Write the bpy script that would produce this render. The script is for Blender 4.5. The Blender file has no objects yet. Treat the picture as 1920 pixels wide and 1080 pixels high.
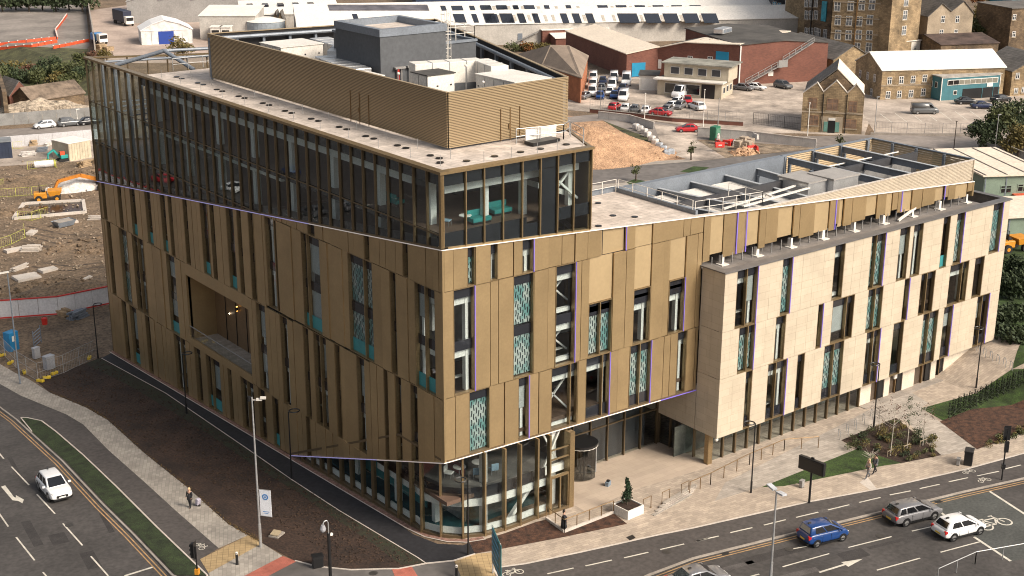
import bpy, bmesh, math, random
from mathutils import Vector, Matrix
random.seed(11)
SC = bpy.context.scene
COL = SC.collection
PI = math.pi
# ------------------------------------------------------------------ camera
YAW, PITCH, ROLL, FPX = math.radians(52.2001), math.radians(18.1984), math.radians(-0.2231), 2575.15
fw = Vector((math.cos(PITCH)*math.cos(YAW), math.cos(PITCH)*math.sin(YAW), -math.sin(PITCH)))
r0 = Vector((math.sin(YAW), -math.cos(YAW), 0)); d0 = fw.cross(r0)
rt = r0*math.cos(ROLL) + d0*math.sin(ROLL); dn = -r0*math.sin(ROLL) + d0*math.cos(ROLL)
CAM = Vector((-50.6335, -72.9792, 49.0))
cam = bpy.data.cameras.new('camera'); camo = bpy.data.objects.new('camera', cam); COL.objects.link(camo)
M = Matrix((rt, -dn, -fw)).transposed().to_4x4(); M.translation = CAM
camo.matrix_world = M
cam.sensor_width = 36; cam.lens = FPX/1920*36; cam.clip_start = .5; cam.clip_end = 6000
SC.camera = camo
# ------------------------------------------------------------------ light
SUN_EL, SUN_AZ = math.radians(38), math.radians(-72)      # azimuth measured from +x towards +y
w = bpy.data.worlds.new('World'); SC.world = w; w.use_nodes = True
nt = w.node_tree; bg = nt.nodes['Background']
sky = nt.nodes.new('ShaderNodeTexSky'); sky.sky_type = 'NISHITA'; sky.sun_disc = False
sky.sun_elevation = SUN_EL; sky.sun_rotation = PI/2 - SUN_AZ
sky.air_density = 1.0; sky.dust_density = 5.0; sky.ozone_density = 0.6
hsv = nt.nodes.new('ShaderNodeHueSaturation'); hsv.inputs['Saturation'].default_value = .35
nt.links.new(sky.outputs[0], hsv.inputs['Color']); nt.links.new(hsv.outputs[0], bg.inputs[0])
bg.inputs[1].default_value = 0.092
sl = bpy.data.lights.new('sun', 'SUN'); sl.energy = 2.6; sl.angle = math.radians(22); sl.color = (1, .87, .71)
so = bpy.data.objects.new('sun', sl); COL.objects.link(so)
sd = Vector((math.cos(SUN_EL)*math.cos(SUN_AZ), math.cos(SUN_EL)*math.sin(SUN_AZ), math.sin(SUN_EL)))
so.rotation_euler = sd.to_track_quat('Z', 'Y').to_euler(); so.location = sd*80
SC.view_settings.view_transform = 'Standard'; SC.view_settings.look = 'None'
SC.view_settings.exposure = 0.76; SC.view_settings.gamma = 1.0
SC.render.engine = 'CYCLES'
SC.cycles.pixel_filter_type = 'BLACKMAN_HARRIS'; SC.cycles.filter_width = 1.05; SC.cycles.max_bounces = 8; SC.cycles.transparent_max_bounces = 16

# ------------------------------------------------------------------ surveying helpers
def G(x, y):
    """ground level: falls away along the left front, rises beyond the far end"""
    return -0.058*min(max(y, 0), 62) + 0.34*min(max(x-56, 0), 7)
def ray(px, py): return (rt*(px-960) + dn*(py-540) + fw*FPX).normalized()
def pz(px, py, z):
    v = ray(px, py); return CAM + v*((z-CAM.z)/v.z)
def px_(px, py, x):
    v = ray(px, py); return CAM + v*((x-CAM.x)/v.x)
def py_(px, py, y):
    v = ray(px, py); return CAM + v*((y-CAM.y)/v.y)
def gp(px, py):
    z = 0
    for i in range(40):
        q = pz(px, py, z); z = .5*z + .5*G(q.x, q.y)
    return Vector((q.x, q.y, G(q.x, q.y)))
def pvert(px, py, base):
    """height of a pixel on the vertical through base (plane facing the camera)"""
    v = ray(px, py); n = Vector((fw.x, fw.y, 0)).normalized()
    t = (base-CAM).dot(n)/v.dot(n); return (CAM + v*t).z

# ------------------------------------------------------------------ materials
MATS = {}
def srgb(h):
    r = [int(h[i:i+2], 16)/255 for i in (0, 2, 4)]
    return tuple(c/12.92 if c <= .04045 else ((c+.055)/1.055)**2.4 for c in r)
def mat(name, col, rough=.7, metal=0, var=.15, scale=1.2, bump=0, bscale=None, spec=.5, fine=.08, col2=None, coat=0, orand=0):
    """principled surface whose colour wanders by var over scale metres plus a finer grain"""
    if name in MATS: return MATS[name]
    m = bpy.data.materials.new(name); m.use_nodes = True; t = m.node_tree; n = t.nodes; L = t.links
    b = n['Principled BSDF']; b.inputs['Roughness'].default_value = rough; b.inputs['Metallic'].default_value = metal
    b.inputs['Specular IOR Level'].default_value = spec
    if coat: b.inputs['Coat Weight'].default_value = coat; b.inputs['Coat Roughness'].default_value = .06
    g = n.new('ShaderNodeNewGeometry')
    n1 = n.new('ShaderNodeTexNoise'); n1.inputs['Scale'].default_value = 1/scale; n1.inputs['Detail'].default_value = 6
    n1.inputs['Roughness'].default_value = .65
    L.new(g.outputs['Position'], n1.inputs['Vector'])
    n2 = n.new('ShaderNodeTexNoise'); n2.inputs['Scale'].default_value = 14/scale; n2.inputs['Detail'].default_value = 3
    L.new(g.outputs['Position'], n2.inputs['Vector'])
    r = n.new('ShaderNodeMapRange'); r.inputs[1].default_value = .3; r.inputs[2].default_value = .7
    L.new(n1.outputs[0], r.inputs[0])
    mx = n.new('ShaderNodeMix'); mx.data_type = 'RGBA'
    c2 = col2 if col2 else tuple(c*(1-2*var) for c in col)
    c1 = col if col2 else tuple(min(1, c*(1+var)) for c in col)
    mx.inputs[6].default_value = (*c1, 1); mx.inputs[7].default_value = (*c2, 1)
    L.new(r.outputs[0], mx.inputs[0])
    m2 = n.new('ShaderNodeMix'); m2.data_type = 'RGBA'; m2.blend_type = 'MULTIPLY'; m2.inputs[0].default_value = 1
    r2 = n.new('ShaderNodeMapRange'); r2.inputs[1].default_value = .3; r2.inputs[2].default_value = .7
    r2.inputs[3].default_value = 1-fine*2; r2.inputs[4].default_value = 1+fine
    L.new(n2.outputs[0], r2.inputs[0]); L.new(mx.outputs[2], m2.inputs[6]); L.new(r2.outputs[0], m2.inputs[7])
    if orand:     # every sheet of metal comes from the mill a touch lighter or darker, and buckles slightly
        oi = n.new('ShaderNodeObjectInfo'); r3 = n.new('ShaderNodeMapRange'); r3.inputs[3].default_value = 1-orand; r3.inputs[4].default_value = 1+orand
        L.new(oi.outputs['Random'], r3.inputs[0]); m3 = n.new('ShaderNodeMix'); m3.data_type = 'RGBA'; m3.blend_type = 'MULTIPLY'; m3.inputs[0].default_value = 1
        L.new(m2.outputs[2], m3.inputs[6]); L.new(r3.outputs[0], m3.inputs[7]); L.new(m3.outputs[2], b.inputs['Base Color'])
        n4 = n.new('ShaderNodeTexNoise'); n4.inputs['Scale'].default_value = .7; n4.inputs['Detail'].default_value = 1; L.new(g.outputs['Position'], n4.inputs['Vector'])
        b4 = n.new('ShaderNodeBump'); b4.inputs['Distance'].default_value = .03; b4.inputs['Strength'].default_value = .5; L.new(n4.outputs[0], b4.inputs['Height']); L.new(b4.outputs[0], b.inputs['Normal'])
    else: L.new(m2.outputs[2], b.inputs['Base Color'])
    if bump:
        n3 = n.new('ShaderNodeTexNoise'); n3.inputs['Scale'].default_value = 1/(bscale or scale*.1); n3.inputs['Detail'].default_value = 5
        L.new(g.outputs['Position'], n3.inputs['Vector'])
        bp = n.new('ShaderNodeBump'); bp.inputs['Strength'].default_value = .8; bp.inputs['Distance'].default_value = bump
        L.new(n3.outputs[0], bp.inputs['Height']); L.new(bp.outputs[0], b.inputs['Normal'])
    MATS[name] = m; return m
def brick_mat(name, c1, c2, mortar, bw, bh, off=.5, ax='obj', rough=.85, ms=.02, bump=.01, big=.25, rot=0, bigscale=4):
    """coursed masonry / paving: colour per unit, recessed joints, large stains. Uses object coordinates."""
    if name in MATS: return MATS[name]
    m = bpy.data.materials.new(name); m.use_nodes = True; t = m.node_tree; n = t.nodes; L = t.links
    b = n['Principled BSDF']; b.inputs['Roughness'].default_value = rough
    tc = n.new('ShaderNodeTexCoord'); mp = n.new('ShaderNodeMapping')
    L.new(tc.outputs['Object'], mp.inputs[0])
    if ax == 'wall':      # x+y along the wall, z up
        s = n.new('ShaderNodeSeparateXYZ'); L.new(tc.outputs['Object'], s.inputs[0])
        a = n.new('ShaderNodeMath'); a.operation = 'ADD'; L.new(s.outputs[0], a.inputs[0]); L.new(s.outputs[1], a.inputs[1])
        c = n.new('ShaderNodeCombineXYZ'); L.new(a.outputs[0], c.inputs[0]); L.new(s.outputs[2], c.inputs[1])
        L.new(c.outputs[0], mp.inputs[0])
    mp.inputs['Rotation'].default_value = (0, 0, rot)
    br = n.new('ShaderNodeTexBrick'); br.inputs['Scale'].default_value = 1
    br.inputs['Brick Width'].default_value = bw; br.inputs['Row Height'].default_value = bh
    br.inputs['Mortar Size'].default_value = ms; br.offset = off; br.inputs['Mortar Smooth'].default_value = .3
    br.inputs['Color1'].default_value = (*c1, 1); br.inputs['Color2'].default_value = (*c2, 1); br.inputs['Mortar'].default_value = (*mortar, 1)
    L.new(mp.outputs[0], br.inputs['Vector'])
    g = n.new('ShaderNodeNewGeometry'); n1 = n.new('ShaderNodeTexNoise'); n1.inputs['Scale'].default_value = 1/bigscale; n1.inputs['Detail'].default_value = 7; n1.inputs['Roughness'].default_value = .7
    L.new(g.outputs['Position'], n1.inputs['Vector'])
    r = n.new('ShaderNodeMapRange'); r.inputs[1].default_value = .3; r.inputs[2].default_value = .7; r.inputs[3].default_value = 1-2*big; r.inputs[4].default_value = 1+big
    L.new(n1.outputs[0], r.inputs[0])
    mu = n.new('ShaderNodeMix'); mu.data_type = 'RGBA'; mu.blend_type = 'MULTIPLY'; mu.inputs[0].default_value = 1
    L.new(br.outputs['Color'], mu.inputs[6]); L.new(r.outputs[0], mu.inputs[7]); L.new(mu.outputs[2], b.inputs['Base Color'])
    bp = n.new('ShaderNodeBump'); bp.inputs['Distance'].default_value = bump; bp.inputs['Strength'].default_value = .6; bp.invert = True
    L.new(br.outputs['Fac'], bp.inputs['Height']); L.new(bp.outputs[0], b.inputs['Normal'])
    MATS[name] = m; return m
def emis(name, col, s):
    if name in MATS: return MATS[name]
    m = bpy.data.materials.new(name); m.use_nodes = True; b = m.node_tree.nodes['Principled BSDF']
    b.inputs['Base Color'].default_value = (*col, 1); b.inputs['Emission Color'].default_value = (*col, 1); b.inputs['Emission Strength'].default_value = s
    MATS[name] = m; return m
def glass(name, tint, ior=1.7, rough=.01, wob=0.0):
    """thin architectural glass: fresnel mirror over a tinted see-through pane"""
    if name in MATS: return MATS[name]
    m = bpy.data.materials.new(name); m.use_nodes = True; t = m.node_tree; n = t.nodes; L = t.links
    n.remove(n['Principled BSDF']); o = n['Material Output']
    tr = n.new('ShaderNodeBsdfTransparent'); tr.inputs[0].default_value = (*tint, 1)
    gl = n.new('ShaderNodeBsdfGlossy'); gl.inputs['Roughness'].default_value = rough; gl.inputs[0].default_value = (.95, .97, 1, 1)
    lw = n.new('ShaderNodeFresnel'); lw.inputs['IOR'].default_value = ior
    ge = n.new('ShaderNodeNewGeometry')
    bf = n.new('ShaderNodeMath'); bf.operation = 'SUBTRACT'; bf.inputs[0].default_value = 1; L.new(ge.outputs['Backfacing'], bf.inputs[1])
    mf = n.new('ShaderNodeMath'); mf.operation = 'MULTIPLY'; L.new(bf.outputs[0], mf.inputs[0]); L.new(lw.outputs[0], mf.inputs[1])
    ms = n.new('ShaderNodeMixShader'); L.new(mf.outputs[0], ms.inputs[0]); L.new(tr.outputs[0], ms.inputs[1]); L.new(gl.outputs[0], ms.inputs[2])
    if wob:
        nz = n.new('ShaderNodeTexNoise'); nz.inputs['Scale'].default_value = .5; nz.inputs['Detail'].default_value = 1
        L.new(ge.outputs['Position'], nz.inputs['Vector']); bp = n.new('ShaderNodeBump'); bp.inputs['Distance'].default_value = wob
        L.new(nz.outputs[0], bp.inputs['Height']); L.new(bp.outputs[0], gl.inputs['Normal'])
    L.new(ms.outputs[0], o.inputs[0]); MATS[name] = m; return m
def P(c, k=1): return tuple(x*k for x in srgb(c))

# ------------------------------------------------------------------ mesh helpers
class MB:
    def __init__(s): s.v = []; s.f = []
    def add(s, vs, fs):
        o = len(s.v); s.v += [tuple(v) for v in vs]; s.f += [tuple(i+o for i in f) for f in fs]; return s
    def box(s, x0, x1, y0, y1, z0, z1):
        return s.add([(x0,y0,z0),(x1,y0,z0),(x1,y1,z0),(x0,y1,z0),(x0,y0,z1),(x1,y0,z1),(x1,y1,z1),(x0,y1,z1)],
                     [(0,3,2,1),(4,5,6,7),(0,1,5,4),(1,2,6,5),(2,3,7,6),(3,0,4,7)])
    def obox(s, c, sz, rz=0, rx=0, ry=0):
        R = Matrix.Rotation(rz,3,'Z') @ Matrix.Rotation(ry,3,'Y') @ Matrix.Rotation(rx,3,'X'); c = Vector(c)
        h = [a/2 for a in sz]
        vs = [c + R @ Vector((sx*h[0], sy*h[1], sz_*h[2])) for sz_ in (-1,1) for sx, sy in ((-1,-1),(1,-1),(1,1),(-1,1))]
        return s.add(vs, [(0,3,2,1),(4,5,6,7),(0,1,5,4),(1,2,6,5),(2,3,7,6),(3,0,4,7)])
    def bar(s, a, b, w, h=None, up=(0,0,1)):
        """rectangular bar from a to b"""
        a = Vector(a); b = Vector(b); d = (b-a).normalized(); u = Vector(up)
        if abs(d.dot(u)) > .98: u = Vector((1,0,0))
        r = d.cross(u).normalized(); u = r.cross(d); h = h or w
        vs = [p + r*(x*w/2) + u*(y*h/2) for p in (a,b) for x,y in ((-1,-1),(1,-1),(1,1),(-1,1))]
        return s.add(vs, [(0,1,2,3),(4,7,6,5),(0,4,5,1),(1,5,6,2),(2,6,7,3),(3,7,4,0)])
    def tube(s, pts, r, n=8, cap=True):
        pts = [Vector(p) for p in pts]; rs = r if isinstance(r, (list, tuple)) else [r]*len(pts)
        o = len(s.v); ref = Vector((0,0,1))
        for i, p in enumerate(pts):
            d = (pts[min(i+1,len(pts)-1)] - pts[max(i-1,0)]).normalized()
            q = ref if abs(d.dot(ref)) < .95 else Vector((1,0,0))
            a = d.cross(q).normalized(); b = a.cross(d)
            for k in range(n):
                t = 2*PI*k/n; s.v.append(tuple(p + (a*math.cos(t)+b*math.sin(t))*rs[i]))
        for i in range(len(pts)-1):
            for k in range(n):
                s.f.append((o+i*n+k, o+i*n+(k+1)%n, o+(i+1)*n+(k+1)%n, o+(i+1)*n+k))
        if cap: s.f.append(tuple(o+k for k in range(n))[::-1]); s.f.append(tuple(o+(len(pts)-1)*n+k for k in range(n)))
        return s
    def cyl(s, c, r, h, n=16, r2=None):
        c = Vector(c); return s.tube([c, c+Vector((0,0,h))], [r, r2 if r2 is not None else r], n)
    def prism(s, poly, z0, z1):
        """poly: list of (x,y); z0,z1 numbers or functions of (x,y)"""
        f0 = z0 if callable(z0) else (lambda x, y: z0); f1 = z1 if callable(z1) else (lambda x, y: z1)
        n = len(poly); o = len(s.v)
        s.v += [(x, y, f0(x,y)) for x, y in poly] + [(x, y, f1(x,y)) for x, y in poly]
        s.f += [tuple(o+i for i in range(n))[::-1], tuple(o+n+i for i in range(n))]
        s.f += [(o+i, o+(i+1)%n, o+n+(i+1)%n, o+n+i) for i in range(n)]
        return s
    def extr(s, poly, a, b, fn):
        """extrude 2-d poly (u,w) between t=a and t=b; fn(u,w,t)->point"""
        n = len(poly); o = len(s.v)
        s.v += [tuple(fn(u,w_,a)) for u,w_ in poly] + [tuple(fn(u,w_,b)) for u,w_ in poly]
        s.f += [tuple(o+i for i in range(n))[::-1], tuple(o+n+i for i in range(n))]
        s.f += [(o+i, o+(i+1)%n, o+n+(i+1)%n, o+n+i) for i in range(n)]
        return s
    def ball(s, c, r, n=8, m=6, sq=(1,1,1)):
        c = Vector(c); o = len(s.v)
        for i in range(m+1):
            th = PI*i/m
            for k in range(n):
                ph = 2*PI*k/n
                s.v.append((c.x+r*sq[0]*math.sin(th)*math.cos(ph), c.y+r*sq[1]*math.sin(th)*math.sin(ph), c.z+r*sq[2]*math.cos(th)))
        for i in range(m):
            for k in range(n): s.f.append((o+i*n+k, o+(i+1)*n+k, o+(i+1)*n+(k+1)%n, o+i*n+(k+1)%n))
        return s
    def build(s, name, m, parent=None, smooth=False, bevel=0, kind=None, label=None):
        me = bpy.data.meshes.new(name); me.from_pydata(s.v, [], s.f)
        bm = bmesh.new(); bm.from_mesh(me); bmesh.ops.recalc_face_normals(bm, faces=bm.faces); bm.to_mesh(me); bm.free()
        me.materials.append(m)
        if smooth:
            for p in me.polygons: p.use_smooth = True
        o = bpy.data.objects.new(name, me); COL.objects.link(o)
        if parent: o.parent = parent
        if bevel:
            b = o.modifiers.new('bevel', 'BEVEL'); b.width = bevel; b.segments = 2; b.limit_method = 'ANGLE'
        if kind: o['kind'] = kind
        if label: o['label'] = label
        return o
def tag(o, label, cat, group=None):
    o['label'] = label; o['category'] = cat
    if group: o['group'] = group
    return o
def thing(name, label, cat, loc=(0,0,0), rz=0, group=None):
    o = bpy.data.objects.new(name, None); COL.objects.link(o); o.location = loc; o.rotation_euler = (0,0,rz)
    o.empty_display_size = .3
    return tag(o, label, cat, group)
def copy_tree(o, parent=None):
    c = o.copy(); COL.objects.link(c)
    if parent: c.parent = parent
    for ch in [x for x in KIDS(o)]: copy_tree(ch, c)
    return c
def KIDS(o): return [x for x in list(COL.objects) if x.parent == o]
LV = [0.0]
def sheet(name, pts, m, mm=4, kind='structure', parent=None, joinup=None, thick=0):
    """a thin surface laid on the ground; pts world (x,y) or Vectors"""
    bm = bmesh.new(); vs = [bm.verts.new((p[0], p[1], 0)) for p in pts]; f0 = bm.faces.new(vs); f0.normal_update(); bmesh.ops.triangulate(bm, faces=[f0], ngon_method='EAR_CLIP')
    for co, no in (((0,0,0),(0,1,0)), ((0,62,0),(0,1,0)), ((56,0,0),(1,0,0)), ((63,0,0),(1,0,0))):
        bmesh.ops.bisect_plane(bm, geom=bm.verts[:]+bm.edges[:]+bm.faces[:], plane_co=co, plane_no=no)
    bmesh.ops.triangulate(bm, faces=bm.faces)
    if thick:
        r = bmesh.ops.extrude_face_region(bm, geom=bm.faces[:]); 
        for v in [g for g in r['geom'] if isinstance(g, bmesh.types.BMVert)]: v.co.z = thick
    for v in bm.verts: v.co.z += G(v.co.x, v.co.y) + mm/1000
    bmesh.ops.recalc_face_normals(bm, faces=bm.faces)
    if not thick:
        for f in bm.faces:
            if f.normal.z < 0: f.normal_flip()
    me = bpy.data.meshes.new(name); bm.to_mesh(me); bm.free(); me.materials.append(m)
    o = bpy.data.objects.new(name, me); COL.objects.link(o)
    if kind: o['kind'] = kind
    if parent: o.parent = parent
    return o
def gpx(l): return [gp(*p) for p in l]
def strip(pts, w, off=0):
    """polygon for a ribbon of width w along world points, shifted sideways by off"""
    L_, R_ = [], []
    for i, p in enumerate(pts):
        d = (Vector(pts[min(i+1,len(pts)-1)][:2]) - Vector(pts[max(i-1,0)][:2])).normalized(); nrm = Vector((-d.y, d.x))
        q = Vector(p[:2]); L_.append(q + nrm*(off+w/2)); R_.append(q + nrm*(off-w/2))
    return L_ + R_[::-1]
# ------------------------------------------------------------------ palette
ASPH = mat('asphalt_road', (.070,.063,.059), .85, var=.2, scale=5, bump=.004, bscale=.03, fine=.15)
ASPHD = mat('asphalt_new', (.022,.021,.024), .8, var=.15, scale=5, bump=.004, bscale=.03, fine=.2)
CYC = mat('asphalt_path', (.078,.068,.063), .88, var=.12, scale=5, bump=.003, bscale=.03, fine=.15)
ASPHG = mat('asphalt_grey', (.15,.135,.125), .88, var=.2, scale=14, bump=.003, bscale=.05, fine=.12)
BOXJ = mat('asphalt_cyclebox', (.075,.078,.072), .88, var=.15, scale=3, fine=.15)
YARD = mat('yard_concrete', (.46,.385,.32), .9, var=.35, scale=5, bump=.004, bscale=.08, fine=.08)
YARDG = mat('yard_tarmac', (.26,.225,.20), .9, var=.25, scale=12, bump=.004, bscale=.08, fine=.08)
DIRT = mat('site_earth', (.245,.17,.108), .95, var=.4, scale=4, bump=.14, bscale=.6, fine=.28, col2=(.11,.078,.05))
SOIL = mat('topsoil', (.046,.025,.016), .95, var=.3, scale=2.5, bump=.05, bscale=.18, fine=.3)
MULCH = mat('bark_mulch', (.10,.045,.025), .95, var=.45, scale=.5, bump=.05, bscale=.06, fine=.5)
SAND = mat('spoil_sand', (.56,.35,.21), .95, var=.35, scale=2, bump=.35, bscale=.7, fine=.3, col2=(.30,.175,.10))
GRASS = mat('grass', (.040,.075,.012), .95, var=.35, scale=1.2, bump=.05, bscale=.06, fine=.35)
GRASSD = mat('grass_dry', (.09,.09,.035), .95, var=.4, scale=3, bump=.06, bscale=.12, fine=.3)
WHITE = mat('road_paint', (.62,.58,.5), .7, var=.15, scale=.6, fine=.12)
YELLOW = mat('yellow_paint', (.42,.26,.12), .75, var=.2, scale=.8, fine=.1)
KERB = mat('kerb_stone', (.33,.29,.25), .85, var=.15, scale=1.5)
KERBW = mat('kerb_pale', (.55,.49,.43), .8, var=.1, scale=1.5)
SETT = brick_mat('sett_paving', (.46,.38,.30), (.34,.28,.225), (.25,.205,.165), .55, .26, rot=.09, ms=.012, bump=.003, big=.12, bigscale=1.6)
SETTG = brick_mat('grey_paving', (.42,.37,.32), (.31,.275,.235), (.25,.22,.19), .6, .3, rot=.1, ms=.012, bump=.003, big=.14, bigscale=1.8)
SETTL = brick_mat('pale_paving', (.40,.36,.31), (.29,.26,.225), (.22,.195,.17), .5, .3, rot=-1.1, ms=.014, bump=.003, big=.12, bigscale=1.5)
SLAB = brick_mat('plaza_slabs', (.47,.38,.295), (.43,.345,.27), (.33,.265,.205), 1.2, .6, ms=.008, bump=.002, big=.08)
TACT = brick_mat('tactile_buff', (.46,.33,.17), (.38,.27,.14), (.24,.17,.09), .4, .4, off=0, rot=.5, ms=.02, bump=.006, big=.15)
TACR = mat('tactile_red', (.42,.13,.09), .85, var=.15, scale=.8, fine=.12)
GOLD = mat('bronze_cladding', (.44,.318,.172), .36, metal=.6, var=.07, scale=2.5, fine=.03, orand=.07)
GOLDL = mat('bronze_recess', (.50,.375,.215), .45, metal=.45, var=.06, scale=3, fine=.02, orand=.05)
GOLDD = mat('bronze_frame', (.25,.165,.085), .4, metal=.6, var=.06, scale=2)
GOLDM = mat('bronze_mullion', (.30,.215,.115), .35, metal=.6, var=.05, scale=2)
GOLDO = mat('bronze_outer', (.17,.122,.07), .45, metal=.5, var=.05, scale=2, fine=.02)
GRASSL = mat('grass_thin', (.030,.046,.014), .95, var=.35, scale=1.0, bump=.04, bscale=.06, fine=.35)
GRASSP = mat('grass_patchy', (.032,.040,.016), .95, var=.4, scale=.8, bump=.04, bscale=.06, fine=.35, col2=(.034,.022,.015))
DARK = mat('dark_void', (.012,.011,.012), .8, var=.1)
SPAN = mat('spandrel_glass', (.018,.02,.026), .06, var=.1, scale=2, spec=.8)
STONE = brick_mat('pale_stone', (.50,.428,.325), (.46,.39,.295), (.26,.21,.155), 1.2, .62, off=.35, ax='wall', ms=.006, bump=.003, big=.07, rough=.75, bigscale=2.5)
LEDW = emis('led_white', (.8,.72,.66), 0.12)
LEDP = emis('led_violet', (.17,.12,.50), .28)
LEDB = emis('led_lilac', (.4,.37,.7), .22)
GLS = glass('window_glass', (.86,.89,.89), 1.6, wob=.0)
GLR = glass('curtain_glass', (.84,.88,.88), 1.75, rough=.008, wob=.006)
DRUMG = glass('drum_glass', (.42,.44,.44), 1.9)
GLC = glass('clear_glass', (.93,.95,.94), 1.4)
CARG = mat('car_glass', (.008,.009,.011), .05, var=.05, spec=.9)
ROOFP = brick_mat('roof_pavers', (.60,.52,.455), (.52,.45,.39), (.24,.21,.18), .6, .6, off=0, ms=.012, bump=.003, big=.2, bigscale=1.2)
STEELG = mat('grey_steel', (.20,.225,.26), .5, metal=.2, var=.1, scale=2)
STEELD = mat('dark_grey_render', (.085,.09,.098), .6, var=.06, scale=4)
GALV = mat('galvanised', (.42,.42,.42), .45, metal=.5, var=.1, scale=1)
DUCT = mat('duct_silver', (.62,.62,.62), .3, metal=.6, var=.08, scale=1.2)
WHT = mat('white_panel', (.72,.68,.62), .5, var=.06, scale=2)
INTW = mat('interior_white', (.84,.82,.78), .7, var=.03)
INTF = mat('interior_floor', (.14,.09,.065), .5, var=.1)
INTD = mat('interior_dark', (.045,.045,.05), .7, var=.1)
TEAL = mat('teal_fabric', (.03,.26,.25), .8, var=.1)
TEALP = mat('teal_panel', (.045,.26,.28), .35, var=.1)
BLACK = mat('black_paint', (.012,.012,.013), .4, var=.05)
BLIND = mat('blind_fabric', (.42,.43,.42), .8, var=.05)
LOUV = mat('louvre_bronze', (.40,.30,.18), .45, metal=.4, var=.02, scale=6, fine=0)
LOUVW = mat('louvre_cream', (.40,.335,.25), .45, metal=.2, var=.05, scale=3)
BRICKR = brick_mat('red_brick', (.20,.075,.05), (.15,.055,.04), (.13,.08,.06), .45, .15, ax='wall', ms=.012, bump=.004, big=.12)
GRIT = brick_mat('gritstone', (.38,.275,.155), (.26,.185,.105), (.15,.11,.07), .7, .3, ax='wall', ms=.02, bump=.01, big=.35)
GRITD = brick_mat('gritstone_sooty', (.21,.145,.085), (.13,.09,.055), (.07,.05,.035), .7, .3, ax='wall', ms=.02, bump=.01, big=.4)
GRITP = mat('render_buff', (.36,.29,.21), .9, var=.2, scale=4)
ROOFC = mat('roof_cream', (.72,.62,.50), .6, var=.05, scale=6)
ROOFW = mat('roof_white', (.76,.72,.66), .6, var=.05, scale=6)
ROOFG = mat('roof_grey', (.085,.078,.07), .8, var=.25, scale=5)
SLATE = brick_mat('slate_roof', (.17,.155,.14), (.115,.105,.095), (.05,.045,.04), .5, .35, ax='wall', ms=.015, bump=.01, big=.25)
PV = mat('solar_cell', (.012,.014,.022), .25, var=.1)
BLUEP = mat('blue_door', (.01,.24,.42), .5, var=.08)
BLUED = mat('navy_door', (.015,.05,.28), .5, var=.08)
TEALW = mat('teal_boarding', (.045,.16,.19), .6, var=.08)
CREAMP = mat('cream_paint', (.48,.42,.32), .7, var=.1)
WFR = mat('white_frame', (.7,.68,.64), .6, var=.05)
GALVF = mat('steel_fence', (.30,.29,.28), .6, metal=.2, var=.1)
REDP = mat('red_plastic', (.55,.03,.02), .5, var=.1)
ORNG = mat('orange_barrier', (.65,.09,.03), .6, var=.15)
YELP = mat('yellow_machine', (.60,.25,.02), .5, var=.15, scale=.8)
YELS = mat('yellow_steel', (.50,.50,.10), .6, var=.15)
RUB = mat('rubber', (.015,.014,.014), .85, var=.1)
BAGW = mat('white_bag', (.62,.58,.54), .8, var=.2, scale=.5)
GREENC = mat('green_cabin', (.20,.26,.20), .6, var=.08)
def screen_mat():
    """perforated sun screen: staggered slots with a wavy profile between pale and teal fins"""
    m = bpy.data.materials.new('perforated_screen'); m.use_nodes = True; t = m.node_tree; n = t.nodes; L = t.links
    b = n['Principled BSDF']; b.inputs['Roughness'].default_value = .5
    tc = n.new('ShaderNodeTexCoord'); s = n.new('ShaderNodeSeparateXYZ'); L.new(tc.outputs['Object'], s.inputs[0])
    def mth(op, a, b_=None):
        q = n.new('ShaderNodeMath'); q.operation = op
        for i, v in enumerate((a, b_)):
            if v is None: continue
            if isinstance(v, (int, float)): q.inputs[i].default_value = v
            else: L.new(v, q.inputs[i])
        return q.outputs[0]
    u = mth('ADD', s.outputs[0], s.outputs[1]); z = s.outputs[2]
    sz = mth('MULTIPLY', mth('SINE', mth('MULTIPLY', z, 7.5)), .9)
    ph = mth('ADD', mth('MULTIPLY', u, 30), sz)
    fins = mth('SINE', ph)
    st = mth('SINE', mth('ADD', mth('MULTIPLY', z, 9.0), mth('MULTIPLY', mth('FLOOR', mth('DIVIDE', ph, 2*PI)), 2.4)))
    hole = mth('MULTIPLY', mth('GREATER_THAN', fins, .0), mth('GREATER_THAN', st, -.55))
    ns = n.new('ShaderNodeTexNoise'); ns.inputs['Scale'].default_value = .9; L.new(tc.outputs['Object'], ns.inputs['Vector'])
    mr = n.new('ShaderNodeMapRange'); mr.inputs[1].default_value = .42; mr.inputs[2].default_value = .58; L.new(ns.outputs[0], mr.inputs[0])
    mx = n.new('ShaderNodeMix'); mx.data_type = 'RGBA'; mx.inputs[6].default_value = (.16,.32,.31,1); mx.inputs[7].default_value = (.48,.51,.48,1)
    L.new(mr.outputs[0], mx.inputs[0])
    m2 = n.new('ShaderNodeMix'); m2.data_type = 'RGBA'; m2.inputs[7].default_value = (.01,.02,.025,1)
    L.new(hole, m2.inputs[0]); L.new(mx.outputs[2], m2.inputs[6]); L.new(m2.outputs[2], b.inputs['Base Color'])
    return m
SCRN = screen_mat()

# ------------------------------------------------------------------ ground
bm = bmesh.new()
xs = [-1500,-300,-60,-20,20,56,63,120,400,1800]; ys = [-1500,-300,-60,0,31,62,120,400,2000]
vv = [[bm.verts.new((x, y, G(x,y))) for y in ys] for x in xs]
for i in range(len(xs)-1):
    for j in range(len(ys)-1): bm.faces.new((vv[i][j], vv[i+1][j], vv[i+1][j+1], vv[i][j+1]))
me = bpy.data.meshes.new('ground'); bm.to_mesh(me); bm.free(); me.materials.append(DIRT)
o = bpy.data.objects.new('ground', me); COL.objects.link(o); o['kind'] = 'structure'

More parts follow.
